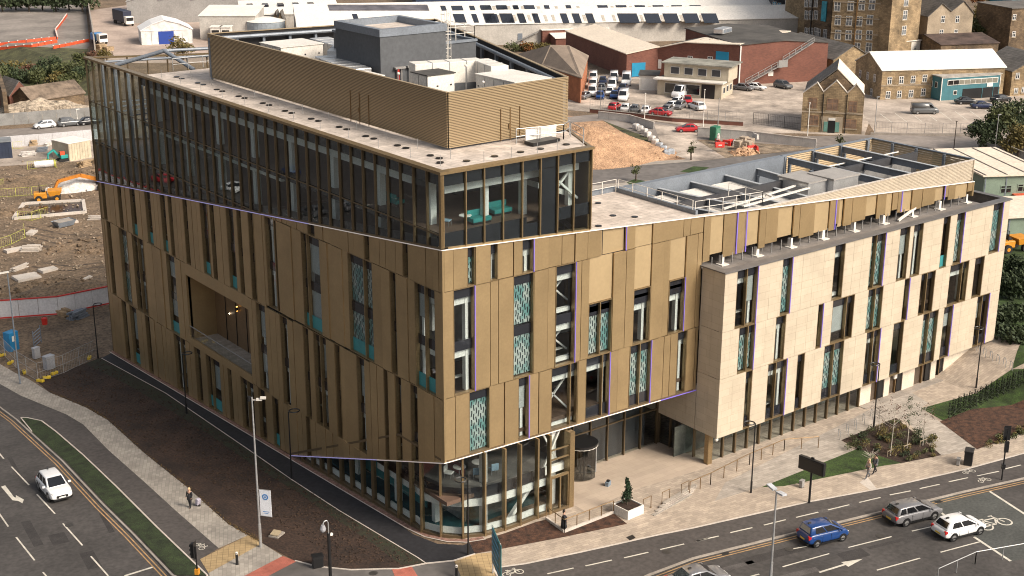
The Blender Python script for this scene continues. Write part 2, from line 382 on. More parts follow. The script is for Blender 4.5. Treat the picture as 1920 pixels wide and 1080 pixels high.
def ext(pxs, extra): return gpx(pxs) + [Vector((x, y, 0)) for x, y in extra]
# main roads
kl = [(0,777),(100,862),(200,957),(262,1019),(300,1080),(420,1200)]
KL = gpx([(0,765),(31,788),(117,866),(194,948),(249,1002),(323,1080)])
KL = [KL[0] + (KL[0]-KL[1])*12] + KL + [Vector((-13.5,-4,0)), Vector((-9.5,-12,0))]
KR = gpx([(1300,1048),(1480,1003),(1640,964),(1803,924),(1920,898)])
KR0 = [Vector((-2,-12.5,0)), gp(1215,1080)] + KR
KR = [Vector((-9.5,-12,0))] + KR0[0:] ; KR = KR + [KR[-1] + (KR[-1]-KR[-2])*6]
sheet('road', [p for p in KL] + KR[1:] + [Vector((110,-90,0)), Vector((-120,-120,0)), Vector((-120,90,0))], ASPH, 4)
# cycle path by the left road
cpl = gpx([(39,784),(50,784),(78,790),(105,810),(156,854),(218,913),(296,991),(389,1080)])
cpr = gpx([(0,720),(39,742),(124,777),(156,796),(202,843),(272,905),(331,959),(410,1028),(375,1049)])
far = [cpr[0] + (cpr[0]-cpr[1])*8, gp(0,765)+(gp(0,765)-gp(31,788))*10]
sheet('cycle_path', [far[0]] + cpr + [gp(400,1085)] + gpx([(323,1080),(249,1002),(194,948),(117,866),(31,788),(0,765)]) + [far[1]], CYC, 12)
sheet('grass_verge', cpl + gpx([(330,1080),(256,1002),(201,948),(124,866),(60,810),(39,790)]), GRASSL, 60, thick=0)
# paving along the soil bed
pl_ = [cpr[0]+(cpr[0]-cpr[1])*8] + cpr[:-1]
pr_ = gpx([(0,683),(54,711),(93,736),(163,765),(202,788),(272,851),(350,913),(428,983),(465,1004)])
sheet('pavement', pl_ + pr_[::-1] + [pr_[0]+(pr_[0]-pr_[1])*8], SETTL, 16)
# soil, grass, new path
sheet('soil_bed', gpx([(93,736),(70,716),(190,670),(311,738),(462,841),(544,898),(636,958),(799,1057),(747,1067),(658,1069),(596,1063),(553,1052),(492,1019),(465,1004),(428,983),(350,913),(272,851),(202,788),(163,765)]), SOIL, 20)
sheet('grass_strip', gpx([(160,683),(190,671),(311,738),(462,841),(544,898),(636,958),(799,1057),(752,1060),(700,1020),(636,978),(560,925),(470,870),(400,820),(300,758),(240,722)]), GRASSP, 28)
sheet('path', gpx([(190,672),(213,660),(340,737),(499,832),(545,860),(600,893),(665,927),(727,969),(775,1002),(820,1020),(868,1023),(880,1018),(891,1039),(850,1052),(799,1057),(636,958),(544,898),(462,841),(311,738)]), ASPHD, 24)
for a in ([(190,672),(311,738),(462,841),(544,898),(636,958),(799,1057)],):
    sheet('path_edging', strip(gpx(a), .09), KERBW, 45)
# plaza and right pavement
cyt = gpx([(941,1063),(986,1057),(1100,1033),(1230,1004),(1300,990),(1517,941),(1662,914),(1811,880),(1920,850)])
cyt = [Vector((-1,-10.2,0)), gp(925,1067)] + cyt + [cyt[-1] + (cyt[-1]-cyt[-2])*6]
sheet('forecourt', gpx([(850,1052),(891,1039),(880,1018)]) + [Vector((1,.3,0)), Vector((8,-.1,0)), Vector((11.6,.2,0)), Vector((11.6,5,0)), Vector((24,5,0)), Vector((24,1,0)), Vector((62,1,0)), Vector((66,-4,0)), Vector((66,-30,0))] + cyt[::-1][1:-1], SETT, 16)
sheet('plaza_slabs', [Vector((11.7,4.6,0)), Vector((25.3,4.6,0)), Vector((25.3,-2.0,0)), gp(1304,884), gp(1200,915), gp(1095,960), Vector((11.7,-1.6,0))], SLAB, 26)
sheet('paving', gpx([(1340,940),(1424,914),(1580,860),(1600,845),(1577,826),(1680,784),(1700,790),(1765,854),(1830,842),(1762,791),(1727,766),(1740,756),(1700,730),(1590,790),(1470,850),(1360,905)]), SETTG, 22)
sheet('cycle_path', cyt + [KR[-1]] + KR0[::-1][0:] , CYC, 12)
sheet('footway', gpx([(500,1082),(530,1043),(553,1052),(596,1063),(658,1069),(747,1067),(799,1057),(850,1052),(870,1085)]) + [Vector((-4,-9.5,0)), Vector((-9,-9,0)), Vector((-12,0,0))], ASPHG, 12)
sheet('footway_paving', gpx([(391,1075),(492,1019),(530,1043),(455,1082),(400,1100)]), SETTL, 20)
sheet('tactile_paving', gpx([(375,1049),(413,1030),(465,1004),(492,1019),(391,1075)]), TACT, 24)
sheet('tactile_paving', gpx([(852,1053),(891,1039),(925,1036),(928,1085),(866,1085)]), TACT, 24)
sheet('red_crossing_paving', gpx([(455,1082),(530,1043),(556,1053),(500,1082)]), TACR, 26)
sheet('red_crossing_paving', gpx([(735,1068),(771,1061),(786,1085),(742,1085)]), TACR, 26)
# kerbs
def kerb(line, m=KERB, w=.16, h=.11, off=0, name='kerb'):
    pts = strip(line, w, off); sheet(name, pts, m, 0, thick=h)
kerb(KL); kerb(KR[1:])
kerb(cpl, KERBW, .12, .08); kerb([cpl[0]]+gpx([(60,810)]), KERBW, .1, .08)
kerb(gpx([(553,1052),(596,1063),(658,1069),(747,1067),(799,1057),(850,1052),(891,1039)]), KERBW, .12, .06, name='kerb_edging')
kerb(cyt, KERBW, .16, .03, name='kerb_edging')
for off in (.35, .62):
    sheet('yellow_line', strip(KL, .1, -off if True else off), YELLOW, 10)
    sheet('yellow_line', strip(KR[1:], .1, -off), YELLOW, 10)
# beds on the right
sheet('mulch_bed', gpx([(880,1017),(891,1039),(1050,1009),(1176,983),(1150,963),(1059,1000),(1024,975),(1006,979),(973,991),(945,1001),(908,1012)]), MULCH, 36)
sheet('planted_bed', gpx([(1577,826),(1680,784),(1765,854),(1690,869),(1608,842)]), SOIL, 36)
sheet('lawn', gpx([(1428,914),(1608,842),(1690,869),(1655,874),(1470,912)]), GRASS, 36)
sheet('lawn', gpx([(1727,766),(1897,693),(1960,690),(1960,735),(1775,793)]), GRASS, 34)
sheet('mulch_bed', gpx([(1762,791),(1820,768),(1940,742),(1960,800),(1920,812),(1832,843)]), MULCH, 36)
sheet('lawn', [Vector((66,-4,0)), Vector((64.2,0,0)), Vector((64.2,20,0)), Vector((100,20,0)), Vector((100,-20,0)), gp(1897,693)], GRASS, 34)
# ------------------------------------------------------------------ road markings
def dash(a, b, w=.12, m=WHITE, name='lane_marking'): sheet(name, strip([gp(*a), gp(*b)], w), m, 12 if m is WHITE else 12)
def Z(x0, y0, s, l): return [((a/s+x0, b/s+y0), (c/s+x0, d/s+y0)) for a,b,c,d in l]
cyd = Z(1300,620,2.348,[(10,928,112,905),(163,890,260,868),(310,857,407,833),(452,823,550,800),(593,790,687,767),(730,757,824,735),(865,724,957,706),(997,696,1084,677),(1125,666,1209,648),(1250,640,1345,620),(1370,610,1442,592)])
cyd += Z(840,900,3.84,[(715,677,905,635),(990,620,1180,578),(1268,562,1442,522),(1528,502,1700,462),(1783,443,1870,420)])
for a, b in cyd: sheet('lane_marking', strip([gp(*a), gp(*b)], .13), WHITE, 20)
for a, b in Z(1300,620,2.348,[(432,962,500,950),(682,955,873,907),(962,883,1055,862),(393,1040,598,982),(808,1055,998,1002),(1088,976,1260,930),(240,1085,290,1072)]): dash(a, b)
for a, b in Z(1300,620,2.348,[(1305,708,1470,815),(1235,908,1397,1015),(1080,795,1110,815)]): dash(a, b, .22)
for a, b in Z(0,660,2.571,[(-30,455,18,515),(55,553,140,642),(178,687,265,780),(303,827,398,933),(438,985,522,1080),(-10,770,40,842),(78,893,167,1005),(207,1062,240,1100)]): dash(a, b)
for a, b in Z(0,660,2.571,[(600,1080,735,1038)]): dash(a, b, .22)
sheet('cycle_box', gpx([(1690,935),(1857,923),(1930,965),(1960,1040),(1895,1053),(1828,1006)]), BOXJ, 8)
def arrow(tail, tip, wide=.75):
    a = gp(*tail); b = gp(*tip); d = (b-a); L_ = Vector(d[:2]).length; d = Vector(d[:2]).normalized(); n = Vector((-d.y, d.x)); a2 = Vector(a[:2])
    hl = L_*.42
    p = [a2+n*.09, a2+d*(L_-hl)+n*.09, a2+d*(L_-hl)+n*wide/2, a2+d*L_, a2+d*(L_-hl)-n*wide/2, a2+d*(L_-hl)-n*.09, a2-n*.09]
    sheet('arrow_marking', p, WHITE, 13)
arrow((1536,1073.5),(1618,1048))
def px3(l, s, x0, y0): return gpx([(a/s+x0, b/s+y0) for a,b in l])
sheet('arrow_marking', px3([(5,650),(25,643),(68,700),(78,703),(76,690),(115,712),(108,730),(95,722),(85,718),(60,715)], 2.571, 0, 660), WHITE, 13)
def bike(c, s, d, m=WHITE, mm=13):
    """flat painted bicycle symbol: two wheels, frame, bars"""
    c = gp(*c); d = Vector(d).normalized(); n = Vector((-d.y, d.x)); lw = .055*s
    mb = MB(); h = lambda p: Vector((p.x, p.y, G(p.x,p.y)+mm/1000))
    Q = lambda u, v: Vector((c.x, c.y)) + d*u*s + n*v*s
    for cx in (-.62, .62):
        N = 18
        for k in range(N):
            a, b = 2*PI*k/N, 2*PI*(k+1)/N
            q = [Q(cx+math.cos(t)*r, math.sin(t)*r) for t, r in ((a,.4),(b,.4),(b,.31),(a,.31))]
            mb.add([h(p) for p in q], [(0,1,2,3)])
    for (u0,v0,u1,v1) in ((-.62,0,-.3,.55),(-.3,.55,.45,.5),(.62,0,.4,.75),(-.62,0,.05,-.02),(.05,-.02,-.3,.55),(.05,-.02,.45,.5),(.25,.78,.5,.75),(-.45,.66,-.18,.66)):
        a, b = Vector((u0,v0)), Vector((u1,v1)); e = (b-a).normalized(); f = Vector((-e.y, e.x))*.045
        mb.add([h(Q(*(p))) for p in (a+f, b+f, b-f, a-f)], [(0,1,2,3)])
    o = mb.build('cycle_symbol', m, kind='structure'); return o
rd = (gp(1660,960)-gp(1500,1000)).to_2d()
bike((1866,983), 1.5, rd, mm=16); bike((1817,885), .62, rd, mm=22); bike((1846,901), .62, rd, mm=22)
bike((962,1075), .8, rd, mm=22); bike((375,1025), .62, (gp(410,1060)-gp(380,1030)).to_2d(), mm=22)
sheet('drain_cover', gpx([(1174,1008),(1186,1003),(1192,1009),(1181,1014)]), BLACK, 30)
sheet('concrete_patch', gpx([(1612,905),(1625,893),(1645,918),(1630,918)]), KERBW, 24)

# ------------------------------------------------------------------ wear on the roads
rw_ = random.Random(12)
PATCH = [mat('asphalt_patch_dark', (.045,.04,.038), .85, var=.2, scale=1, fine=.2), mat('asphalt_patch_pale', (.10,.09,.085), .88, var=.2, scale=1, fine=.2)]
for (px,py,L_,W_0,dx,dy) in ((1450,1040,5,.9,1,-.25),(1600,1040,2.2,1.2,1,-.25),(1700,1010,7,.35,1,-.25),(1380,1062,3,.5,1,-.25),(1100,1050,2.5,.8,1,-.2),(1260,1018,3,.4,1,-.2),(1560,955,4,.5,1,-.22),(60,1000,5,.7,.55,1),(170,1050,3,1,.55,1),(30,880,6,.35,.55,1),(200,980,4,.4,.55,1),(110,1010,2,1.2,.55,1),(1860,1000,2,.8,1,-.2),(1500,1075,3,.6,1,-.25)):
    a = gp(px,py); b = gp(px+dx*20,py+dy*20); e = (b-a).to_2d().normalized()*L_/2; c = a.to_2d()
    sheet('road_patch', strip([c-e, c+e], W_0), PATCH[rw_.random()<.45], 7 if py > 960 or px < 300 else 15)
for (px,py) in ((1360,1038),(1560,988),(1760,941),(275,1022),(150,900),(60,812)):
    a = gp(px,py); t_ = math.atan2(rd.y,rd.x) if px > 900 else math.atan2((gp(249,1002)-gp(117,866)).y,(gp(249,1002)-gp(117,866)).x); e = Vector((math.cos(t_),math.sin(t_)))*.3
    sheet('gully_grate', strip([a.to_2d()-e, a.to_2d()+e], .4), BLACK, 14)
for (px,py) in ((1480,1030),(1650,1005),(130,985),(1250,1035),(700,1075),(1500,905)):
    a = gp(px,py); sheet('manhole_cover', [Vector((a.x+.32*math.cos(k*PI/6), a.y+.32*math.sin(k*PI/6), 0)) for k in range(12)], mat('cast_iron', (.05,.045,.04), .6, var=.2, scale=.3), 26)

cr = random.Random(91); q = MB()
for k in range(2600):
    u = cr.random(); a = gp(90+u*560, 722+u*335) ; b = gp(190+u*600, 672+u*385); v = cr.random(); p = a.lerp(b, v); s_ = cr.uniform(.03,.11)
    q.obox((p.x, p.y, G(p.x,p.y)+.02+s_*.2), (s_*1.5, s_, s_*.8), cr.random()*3, cr.random(), cr.random())
o = q.build('soil_clods', mat('clods', (.062,.036,.022), .95, var=.4, scale=.4, fine=.3), kind='stuff'); o['label'] = 'small clods of earth scattered over the dark soil bed'; o['category'] = 'soil'
q = MB()
for k in range(900):
    i = cr.randrange(7); ed = ((93,736),(163,765),(202,788),(272,851),(350,913),(428,983),(465,1004),(490,1018)); v = cr.random(); p = gp(ed[i][0]+(ed[i+1][0]-ed[i][0])*v, ed[i][1]+(ed[i+1][1]-ed[i][1])*v)
    x, y = p.x+cr.gauss(.1,.12), p.y+cr.gauss(.1,.12); q.obox((x,y,G(x,y)+.04),(cr.uniform(.04,.12),.03,.02),cr.random()*3,cr.random())
o = q.build('leaf_litter', mat('litter', (.16,.10,.035), .9, var=.5, scale=.3, fine=.4), kind='stuff'); o['label'] = 'brown leaf litter along the edge between paving and soil bed'; o['category'] = 'leaves'
# ================================================================== main building
BLD = thing('office_building', 'large bronze and pale stone office block with tilted glass top storeys in the middle', 'building')
TOP = 27.87
def bandR(x): return 22.5 - .0665*x if x < 13.2 else 21.62 - .0697*(x-13.2)
def bandL(y): return 22.5 - .119*y
def soffR(x): return 6.75 - .026*x
def soffL(y): return 6.75 - .348*y
def fR(u, d, z): return (u, d, z)
def fL(u, d, z): return (d, u, z)
def fS(u, d, z): return (u, -2.6+d, z)
def slabbox(mb, fn, u0, u1, d0, d1, zb0, zb1, zt0, zt1):
    vs = [fn(u0,d0,zb0), fn(u1,d0,zb1), fn(u1,d1,zb1), fn(u0,d1,zb0), fn(u0,d0,zt0), fn(u1,d0,zt1), fn(u1,d1,zt1), fn(u0,d1,zt0)]
    return mb.add(vs, [(0,3,2,1),(4,5,6,7),(0,1,5,4),(1,2,6,5),(2,3,7,6),(3,0,4,7)])
rng = random.Random(5); wrng = random.Random(17)
def panel(fn, u0, u1, bot, top, m=GOLD, d0=0, d1=.14, name='cladding_panel', gap=.026):
    u0 += gap; u1 -= gap
    if u1-u0 < .04 or min(top(u0)-bot(u0), top(u1)-bot(u1)) < .05: return
    mb = MB(); j = rng.choice((0,0,0,.05,-.03)) + rng.uniform(-.006,.006)
    slabbox(mb, fn, u0, u1, d0+j, d1, bot(u0)+gap, bot(u1)+gap, top(u0)-gap, top(u1)-gap)
    return mb.build(name, m, BLD)
def window(fn, u0, u1, bot, top, kind='g', mull=None, led=False, slabs=(), face='R', rev=.36):
    """an opening with bronze frame, glass, spandrels at each floor and what shows behind"""
    zt = min(top(u0), top(u1)); zb = max(bot(u0), bot(u1))
    fr = MB(); t = .06; g = .3
    for a, b in ((u0,u0+t),(u1-t,u1)): slabbox(fr, fn, a, b, .02, g+.08, bot(a), bot(b), top(a), top(b))
    slabbox(fr, fn, u0+t, u1-t, .02, g+.08, bot(u0), bot(u1), bot(u0)+t, bot(u1)+t)
    slabbox(fr, fn, u0+t, u1-t, .02, g+.08, top(u0)-t, top(u1)-t, top(u0), top(u1))
    f = fr.build('window_frame', GOLDM, BLD)
    ms = [u0+t] + ([mull] if mull else []) + [u1-t]
    if mull: 
        mm = MB(); slabbox(mm, fn, mull-.05, mull+.05, .04, g+.06, bot(mull), bot(mull), top(mull), top(mull)); mm.build('mullion', GOLDM, f)
    if kind == 'g' and wrng.random() < .55: kind = wrng.choice(('b','gl','gl'))
    fl = [z for z in slabs if zb+.3 < z < zt-.2]
    rows = [zb+t] + [z for z in fl] + [zt]
    for i in range(len(ms)-1):
        mb = MB(); a, b = ms[i]+(.05 if i else 0), ms[i+1]-(.05 if i < len(ms)-2 else 0)
        slabbox(mb, fn, a, b, g, g+.02, bot(a)+t, bot(b)+t, top(a)-t, top(b)-t)
        mb.build('pane', GLS, f)
        spd = MB()
        for z in fl + [zt]: slabbox(spd, fn, a, b, g-.02, g-.005, z-.75 if z != zt else z-.8, z-.75 if z != zt else z-.8, z-.0 if z != zt else zt-t, z-.0 if z != zt else zt-t)
        spd.build('spandrel', SPAN, f)
        if 's' in kind:
            sc = MB()
            for q0, q1 in zip(rows[:-1], rows[1:]):
                slabbox(sc, fn, a, b, g+.06, g+.1, q0+.1, q0+.1, q1-.8, q1-.8)
            sc.build('perforated_screen', SCRN, f)
        if 't' in kind:
            tp = MB(); slabbox(tp, fn, a, b, g-.03, g-.01, zb+t, zb+t, zb+1.1, zb+1.1); tp.build('infill_panel', TEALP, f)
    if 'd' in kind:
        dp = MB(); slabbox(dp, fn, u0+t, u1-t, g-.03, g-.01, zb+t, zb+t, zb+1.0, zb+1.0); dp.build('infill_panel', SPAN, f)
    ins = MB()
    if 'x' in kind:
        for q0, q1 in zip(rows[:-1], rows[1:]):
            h0, h1 = q0+.6, q1-1.1
            for A, B in ((fn(u0-.4,g+1.0,h0), fn(u1+.3,g+1.0,h1)), (fn(u0-.4,g+1.0,h1), fn(u1+.3,g+1.0,h0))): ins.bar(A, B, .13)
            slabbox(ins, fn, u0, u1, g+.3, g+.6, q0+.05, q0+.05, q0+.35, q0+.35)
    if 'b' in kind or 'x' in kind:
        for z in rows[1:]:
            slabbox(ins, fn, u0-.1, u1+.1, g+.25, g+.5, z-1.35, z-1.35, z-.8, z-.8)
    if 'b' in kind:
        slabbox(ins, fn, u1-.45, u1-.2, g+.2, g+.6, zb, zb, zt-.8, zt-.8)
    if wrng.random() < .6 and 's' not in kind and 'x' not in kind:      # roller blinds left at different heights
        for q0, q1 in zip(rows[:-1], rows[1:]):
            if wrng.random() < .6:
                i_ = wrng.randrange(len(ms)-1); hh = wrng.uniform(.25,.85)*(q1-q0-1.0); bl = MB(); slabbox(bl, fn, ms[i_]+.08, ms[i_+1]-.08, g+.08, g+.1, q1-.85-hh, q1-.85-hh, q1-.8, q1-.8); bl.build('blind', BLIND, f)
    if wrng.random() < .5:
        dk = MB(); zz = rows[0]; slabbox(dk, fn, u0+.1, u1-.1, g+.9, g+1.3, zz+.72, zz+.72, zz+.78, zz+.78); dk.build('desk', WHT, f)
    if ins.v: ins.build('white_lining', INTW, f)
    if led:
        l = MB(); slabbox(l, fn, u1+.0, u1+.05, -.05, .0, bot(u1), bot(u1), top(u1), top(u1)); l.build('led_strip', LEDP, BLD)
def facade(fn, u0, u1, bot, top, wins, joints=None, m=GOLD, slabs=(), seed=1, pw=(.75,1.25), pm=None, rects=()):
    """one tier: windows (a, b, kind, mull, led, zlow, zhigh) and panels between"""
    r = random.Random(seed); wins = sorted(wins, key=lambda q: q[0]); cur = u0; backs = []
    for wn in wins + [(u1, u1, None)]:
        a, b = wn[0], wn[1]
        if a - cur > .05:
            backs.append((cur, a)); n = max(1, round((a-cur)/r.uniform(*pw)))
            cuts = [cur]
            js = [j for j in (joints or []) if cur+.2 < j < a-.2]
            if js: cuts += js
            else:
                for k in range(1, n): cuts.append(cur + (a-cur)*(k + r.uniform(-.18,.18))/n)
            cuts.append(a)
            for c0, c1 in zip(cuts[:-1], cuts[1:]): panel(fn, c0, c1, bot, top, m)
        if wn[2] is not None:
            B, T = bot, top
            if len(wn) > 5 and wn[5] is not None: B = (lambda z: (lambda u: z))(wn[5]); 
            if len(wn) > 6 and wn[6] is not None:
                T = (lambda z: (lambda u: z))(wn[6]); panel(fn, a, b, T, top, GOLDL, .12, .2)
                bk = MB(); slabbox(bk, fn, a, b, .2, .42, T(a), T(b), top(a), top(b)); bk.build('backing_wall', DARK, BLD)
            if wn[2] == 'r': 
                panel(fn, a, b, bot, top, GOLDL, .14, .22); backs.append((a, b))
                if len(wn) > 4 and wn[4]:
                    l = MB(); slabbox(l, fn, b+.01, b+.07, -.05, .0, bot(b), bot(b), top(b), top(b)); l.build('led_strip', LEDP, BLD)
            elif wn[2] != 'void': window(fn, a, b, B, T, wn[2], wn[3] if len(wn) > 3 else None, wn[4] if len(wn) > 4 else False, slabs)
            if B is not bot: panel(fn, a, b, bot, B, m); backs.append((a,b,bot,B))
        cur = b
    mb = MB()
    for q in backs:
        B, T = (q[2], q[3]) if len(q) > 2 else (bot, top)
        if min(T(q[0])-B(q[0]), T(q[1])-B(q[1])) < 0.02: continue
        slabbox(mb, fn, q[0], q[1], .2 if len(q) == 2 else .2, .42, B(q[0]), B(q[1]), T(q[0]), T(q[1]))
    if mb.v: mb.build('backing_wall', DARK, BLD)
def uR(x0,y0,s): return lambda a,y: py_(a/s+x0, y/s+y0, 0).x
def uL(x0,y0,s): return lambda a,y: px_(a/s+x0, y/s+y0, 0).y
def uS(x0,y0,s): return lambda a,y: py_(a/s+x0, y/s+y0, -2.6).x
C_ = lambda z: (lambda u: z)
# ---- right bronze face
r1 = uR(820,420,4.5); r2 = uR(820,640,4.5); r3 = uR(1040,380,4.91); r4 = uR(1040,580,4.91)
SLB = (23.55, 15.55, 7.5)
facade(fR, .12, 25.0, C_(19.47), bandR, [
    (r1(255,400), r1(322,400), 's'), (r1(447,300), r1(515,300), 'b'), (r1(716,300), r1(812,300), 'b', None, True),
    (r3(445,350)-.12, r3(445,350)+.05, 'r'), (r3(450,350)+.06, r3(655,320), 'r', None, True), (r3(745,300), r3(905,280), 'r')],
    [r1(133,300), r1(645,300), r1(942,250), r1(1055,250), r3(188,400), r3(305,400), r3(1190,200), r3(1255,200), r3(1445,200)], seed=3, slabs=SLB)
facade(fR, .12, 25.0, C_(11.6), C_(19.47), [
    (r1(138,800), r1(315,800), 'bb', None, True), (r1(642,800), r1(815,800), 's'),
    (r3(15,700), r3(195,700), 'x', None, True), (r3(315,1000), r3(530,1000), 's', r3(424,1000), False, None, 15.9),
    (r3(725,1000), r3(880,1000), 'b', None, False, None, 16.1), (r3(1055,850), r3(1195,850), 'b', None, True, None, 16.1)],
    [r1(447,800), r1(517,800), r1(933,800), r3(655,700), r3(1010,600), r3(1310,600)], seed=4, slabs=(15.55,))
facade(fR, .12, 25.0, soffR, C_(11.6), [
    (r2(270,600), r2(445,600), 's'), (r2(683,600), r2(772,600), 'b', None, True), (r2(960,600), r4(215,600), 'x', r4(150,600)),
    (r4(288,600), r4(505,600), 'bd', r4(443,600), True), (r4(690,600), r4(880,600), 'sd', r4(784,600), True), (r4(1125,450), r4(1212,450), 'b')],
    [r2(152,600), r2(567,600), r2(857,500), r4(582,600), r4(1000,500), r4(1060,500), r4(1290,400)], seed=5)
# corner flashings
mb = MB(); mb.add([(-.02,-.02,6.7),(.14,-.02,6.7),(.14,.12,6.7),(-.02,.14,6.7),(-.02,-.02,22.48),(.14,-.02,22.47),(.14,.12,22.48),(-.02,.14,22.45)], [(0,3,2,1),(4,5,6,7),(0,1,5,4),(1,2,6,5),(2,3,7,6),(3,0,4,7)])
mb.build('corner_trim', GOLD, BLD)
# ---- left bronze face
l1 = uL(170,330,4.5); l2 = uL(190,530,4.5); l3 = uL(380,370,4.5); l4 = uL(330,560,3.483); l5 = uL(600,420,4.5); l6 = uL(540,620,4.155)
T2 = lambda y: min(19.4, bandL(y)) if y < 26 else bandL(y)
def W(fn, row, *q):
    """left-face opening from pixel columns: the right edge in the picture is the smaller y"""
    a, b = fn(q[1], row), fn(q[0], row); return [min(a,b), max(a,b)] + list(q[2:])
tier1 = [W(l3,260, 882,942,'g'), W(l5,200, 372,415,'b'), W(l5,300, 695,742,'b')]
facade(fL, .14, 26, C_(19.4), bandL, [tuple(x) for x in tier1], [l5(a,200) for a in (25,85,160,240,285,500,550,635,835,890,945,1000)][::-1], seed=6)
def wl(fn, row, a, b, kind='g', mull=None):
    x = W(fn, row, a, b, kind); return (x[0], x[1], kind, fn(mull,row) if mull else None)
tier2 = [wl(l1,200,98,128), wl(l1,250,234,266), wl(l1,300,338,385,'t'), wl(l1,350,468,515,'t'), wl(l1,400,598,640,'t'), wl(l1,400,663,695),
         wl(l1,500,793,830), wl(l1,450,932,990,'t'), wl(l1,500,1013,1052), wl(l3,300,204,265,'t'), wl(l3,400,298,335), wl(l3,450,395,435)]
facade(fL, 26, 61.9, C_(11.3), bandL, tier2, seed=7, slabs=(15.4,), pw=(.8,1.1))
tier2b = [wl(l3,350,528,622,'b',600), wl(l3,600,835,990,'bt',880), wl(l5,500,235,440,'st',365), wl(l5,600,590,640), wl(l5,700,795,968,'bt',882)]
facade(fL, .14, 26, C_(11.5), T2, tier2b, [l5(60,300), l5(105,500), l5(190,500), l5(515,600), l5(735,700), l5(1020,800), l3(680,500), l3(750,500), l3(1050,600)][::-1], seed=8, slabs=(15.5,), pw=(.8,1.15))
BAL = (29.4, 41.9)
tier3 = [wl(l1,700,160,192), wl(l1,700,258,318,'s'), wl(l1,700,358,450,'g',402), wl(l1,900,648,722,'t'), (BAL[0], BAL[1], 'void'),
         wl(l4,300,535,592,'b'), wl(l4,400,690,738,'b')]
facade(fL, 21.5, 61.9, C_(3.3), C_(11.3), tier3, seed=9, slabs=(7.4,), pw=(.8,1.1))
lowL = lambda y: max(soffL(y), 3.4)
tier3b = [wl(l6,300,128,170), wl(l6,400,210,308,'b',258), wl(l6,400,372,408), wl(l6,450,538,600,'b')]
facade(fL, 9.7, 21.5, lowL, C_(11.4), tier3b, [l6(60,300), l6(475,400), l6(665,500), l6(440,400)][::-1], seed=10, slabs=(7.4,))
tier3c = [wl(l6,700,752,785), wl(l6,600,838,885,'b'), wl(l6,700,955,1012,'b')]
facade(fL, .14, 9.7, soffL, C_(11.5), tier3c, [l6(1065,700), l6(1140,700), l6(1190,700)][::-1], seed=11, slabs=(7.6,))
gL = lambda y: G(-1,y)+.06
tier4 = [wl(l2,450,196,232), wl(l2,450,258,312,'t'), wl(l2,550,388,425), wl(l2,700,628,722,'b',682), wl(l4,500,130,168,'b'), wl(l4,550,205,292,'t',235),
         wl(l4,650,345,372), wl(l4,700,430,512,'b',470), wl(l4,850,548,592), wl(l4,800,632,672,'t')]
facade(fL, 23.2, 61.9, gL, C_(3.3), tier4, seed=12, pw=(.75,1.05))
facade(fL, 9.7, 23.2, lambda y: max(soffL(y), gL(y)), C_(3.45), [wl(l6,800,140,172)], seed=13)
# ---- LED bands
def ledline(name, pts, m, w=.06):
    mb = MB()
    for a, b in zip(pts[:-1], pts[1:]): mb.bar(a, b, w, .055)
    mb.build(name, m, BLD)
ledline('led_strip', [(-.06, y, bandL(y)) for y in (62, 18)], LEDB); ledline('led_strip', [(-.06,18,bandL(18)), (-.06,-.06,bandL(0)), (13.2,-.06,bandR(13.2)), (61,-.06,bandR(61))], LEDW)
ledline('led_strip', [(-.06,23.05,soffL(23.05)), (-.06,9,soffL(9))], LEDB); ledline('led_strip', [(-.06,9,soffL(9)), (-.06,-.06,6.75), (21,-.06,soffR(21))], LEDW); ledline('led_strip', [(21,-.06,soffR(21)), (25,-.06,soffR(25))], LEDP)
# ---- ledge / sill under the curtain wall and the soffit plates
mb = MB(); slabbox(mb, fL, 0, 62, .0, .5, bandL(0)-.06, bandL(62)-.06, bandL(0)+.16, bandL(62)+.16); mb.build('sill', GOLDO, BLD)
mb = MB(); slabbox(mb, fR, .02, 13.2, .0, .5, bandR(0)-.06, bandR(13.2)-.06, bandR(0)+.16, bandR(13.2)+.16); mb.build('sill', GOLD, BLD)
mb = MB()
mb.add([(0,0,6.72),(25,0,6.07),(25,6,6.07),(0,6,6.72),(0,0,6.9),(25,0,6.25),(25,6,6.25),(0,6,6.9)], [(0,3,2,1),(4,5,6,7),(0,1,5,4),(1,2,6,5),(2,3,7,6),(3,0,4,7)])
mb.add([(0,6,6.72),(6,6,6.72),(6,23.2,-1.3),(0,23.2,-1.3),(0,6,6.9),(6,6,6.9),(6,23.2,-1.1),(0,23.2,-1.1)], [(0,3,2,1),(4,5,6,7),(0,1,5,4),(1,2,6,5),(2,3,7,6),(3,0,4,7)])
mb.build('soffit', GOLDO, BLD)
# ---- curtain wall, upper glass box
def curtain(fn, us, zb, zt, rowz, name='pane', fin=.13, mm=GOLDM, glassm=GLR, both=False):
    """panes between fins; rowz: transom heights"""
    for i, u in enumerate(us):
        mb = MB(); slabbox(mb, fn, u-.04, u+.04, -fin, .08, zb(u), zb(u), zt(u), zt(u)); mb.build('mullion', mm, BLD)
    for a, b in zip(us[:-1], us[1:]):
        mid = (a+b)/2; zs = [None] + [z for z in rowz if zb(mid)+.25 < z < zt(mid)-.1] + [None]
        for z0, z1 in zip(zs[:-1], zs[1:]):
            mb = MB(); aa, bb = a+.045, b-.045
            slabbox(mb, fn, aa, bb, .03, .05, zb(aa) if z0 is None else z0+.03, zb(bb) if z0 is None else z0+.03, zt(aa) if z1 is None else z1-.03, zt(bb) if z1 is None else z1-.03)
            mb.build(name, glassm, BLD)
zt = lambda u: TOP-.12
NL = 38; usL = [62*i/NL for i in range(NL+1)]
usL[0] = .1
curtain(fL, usL, lambda u: bandL(u)+.16, zt, (23.5, 19.4), mm=GOLDO)
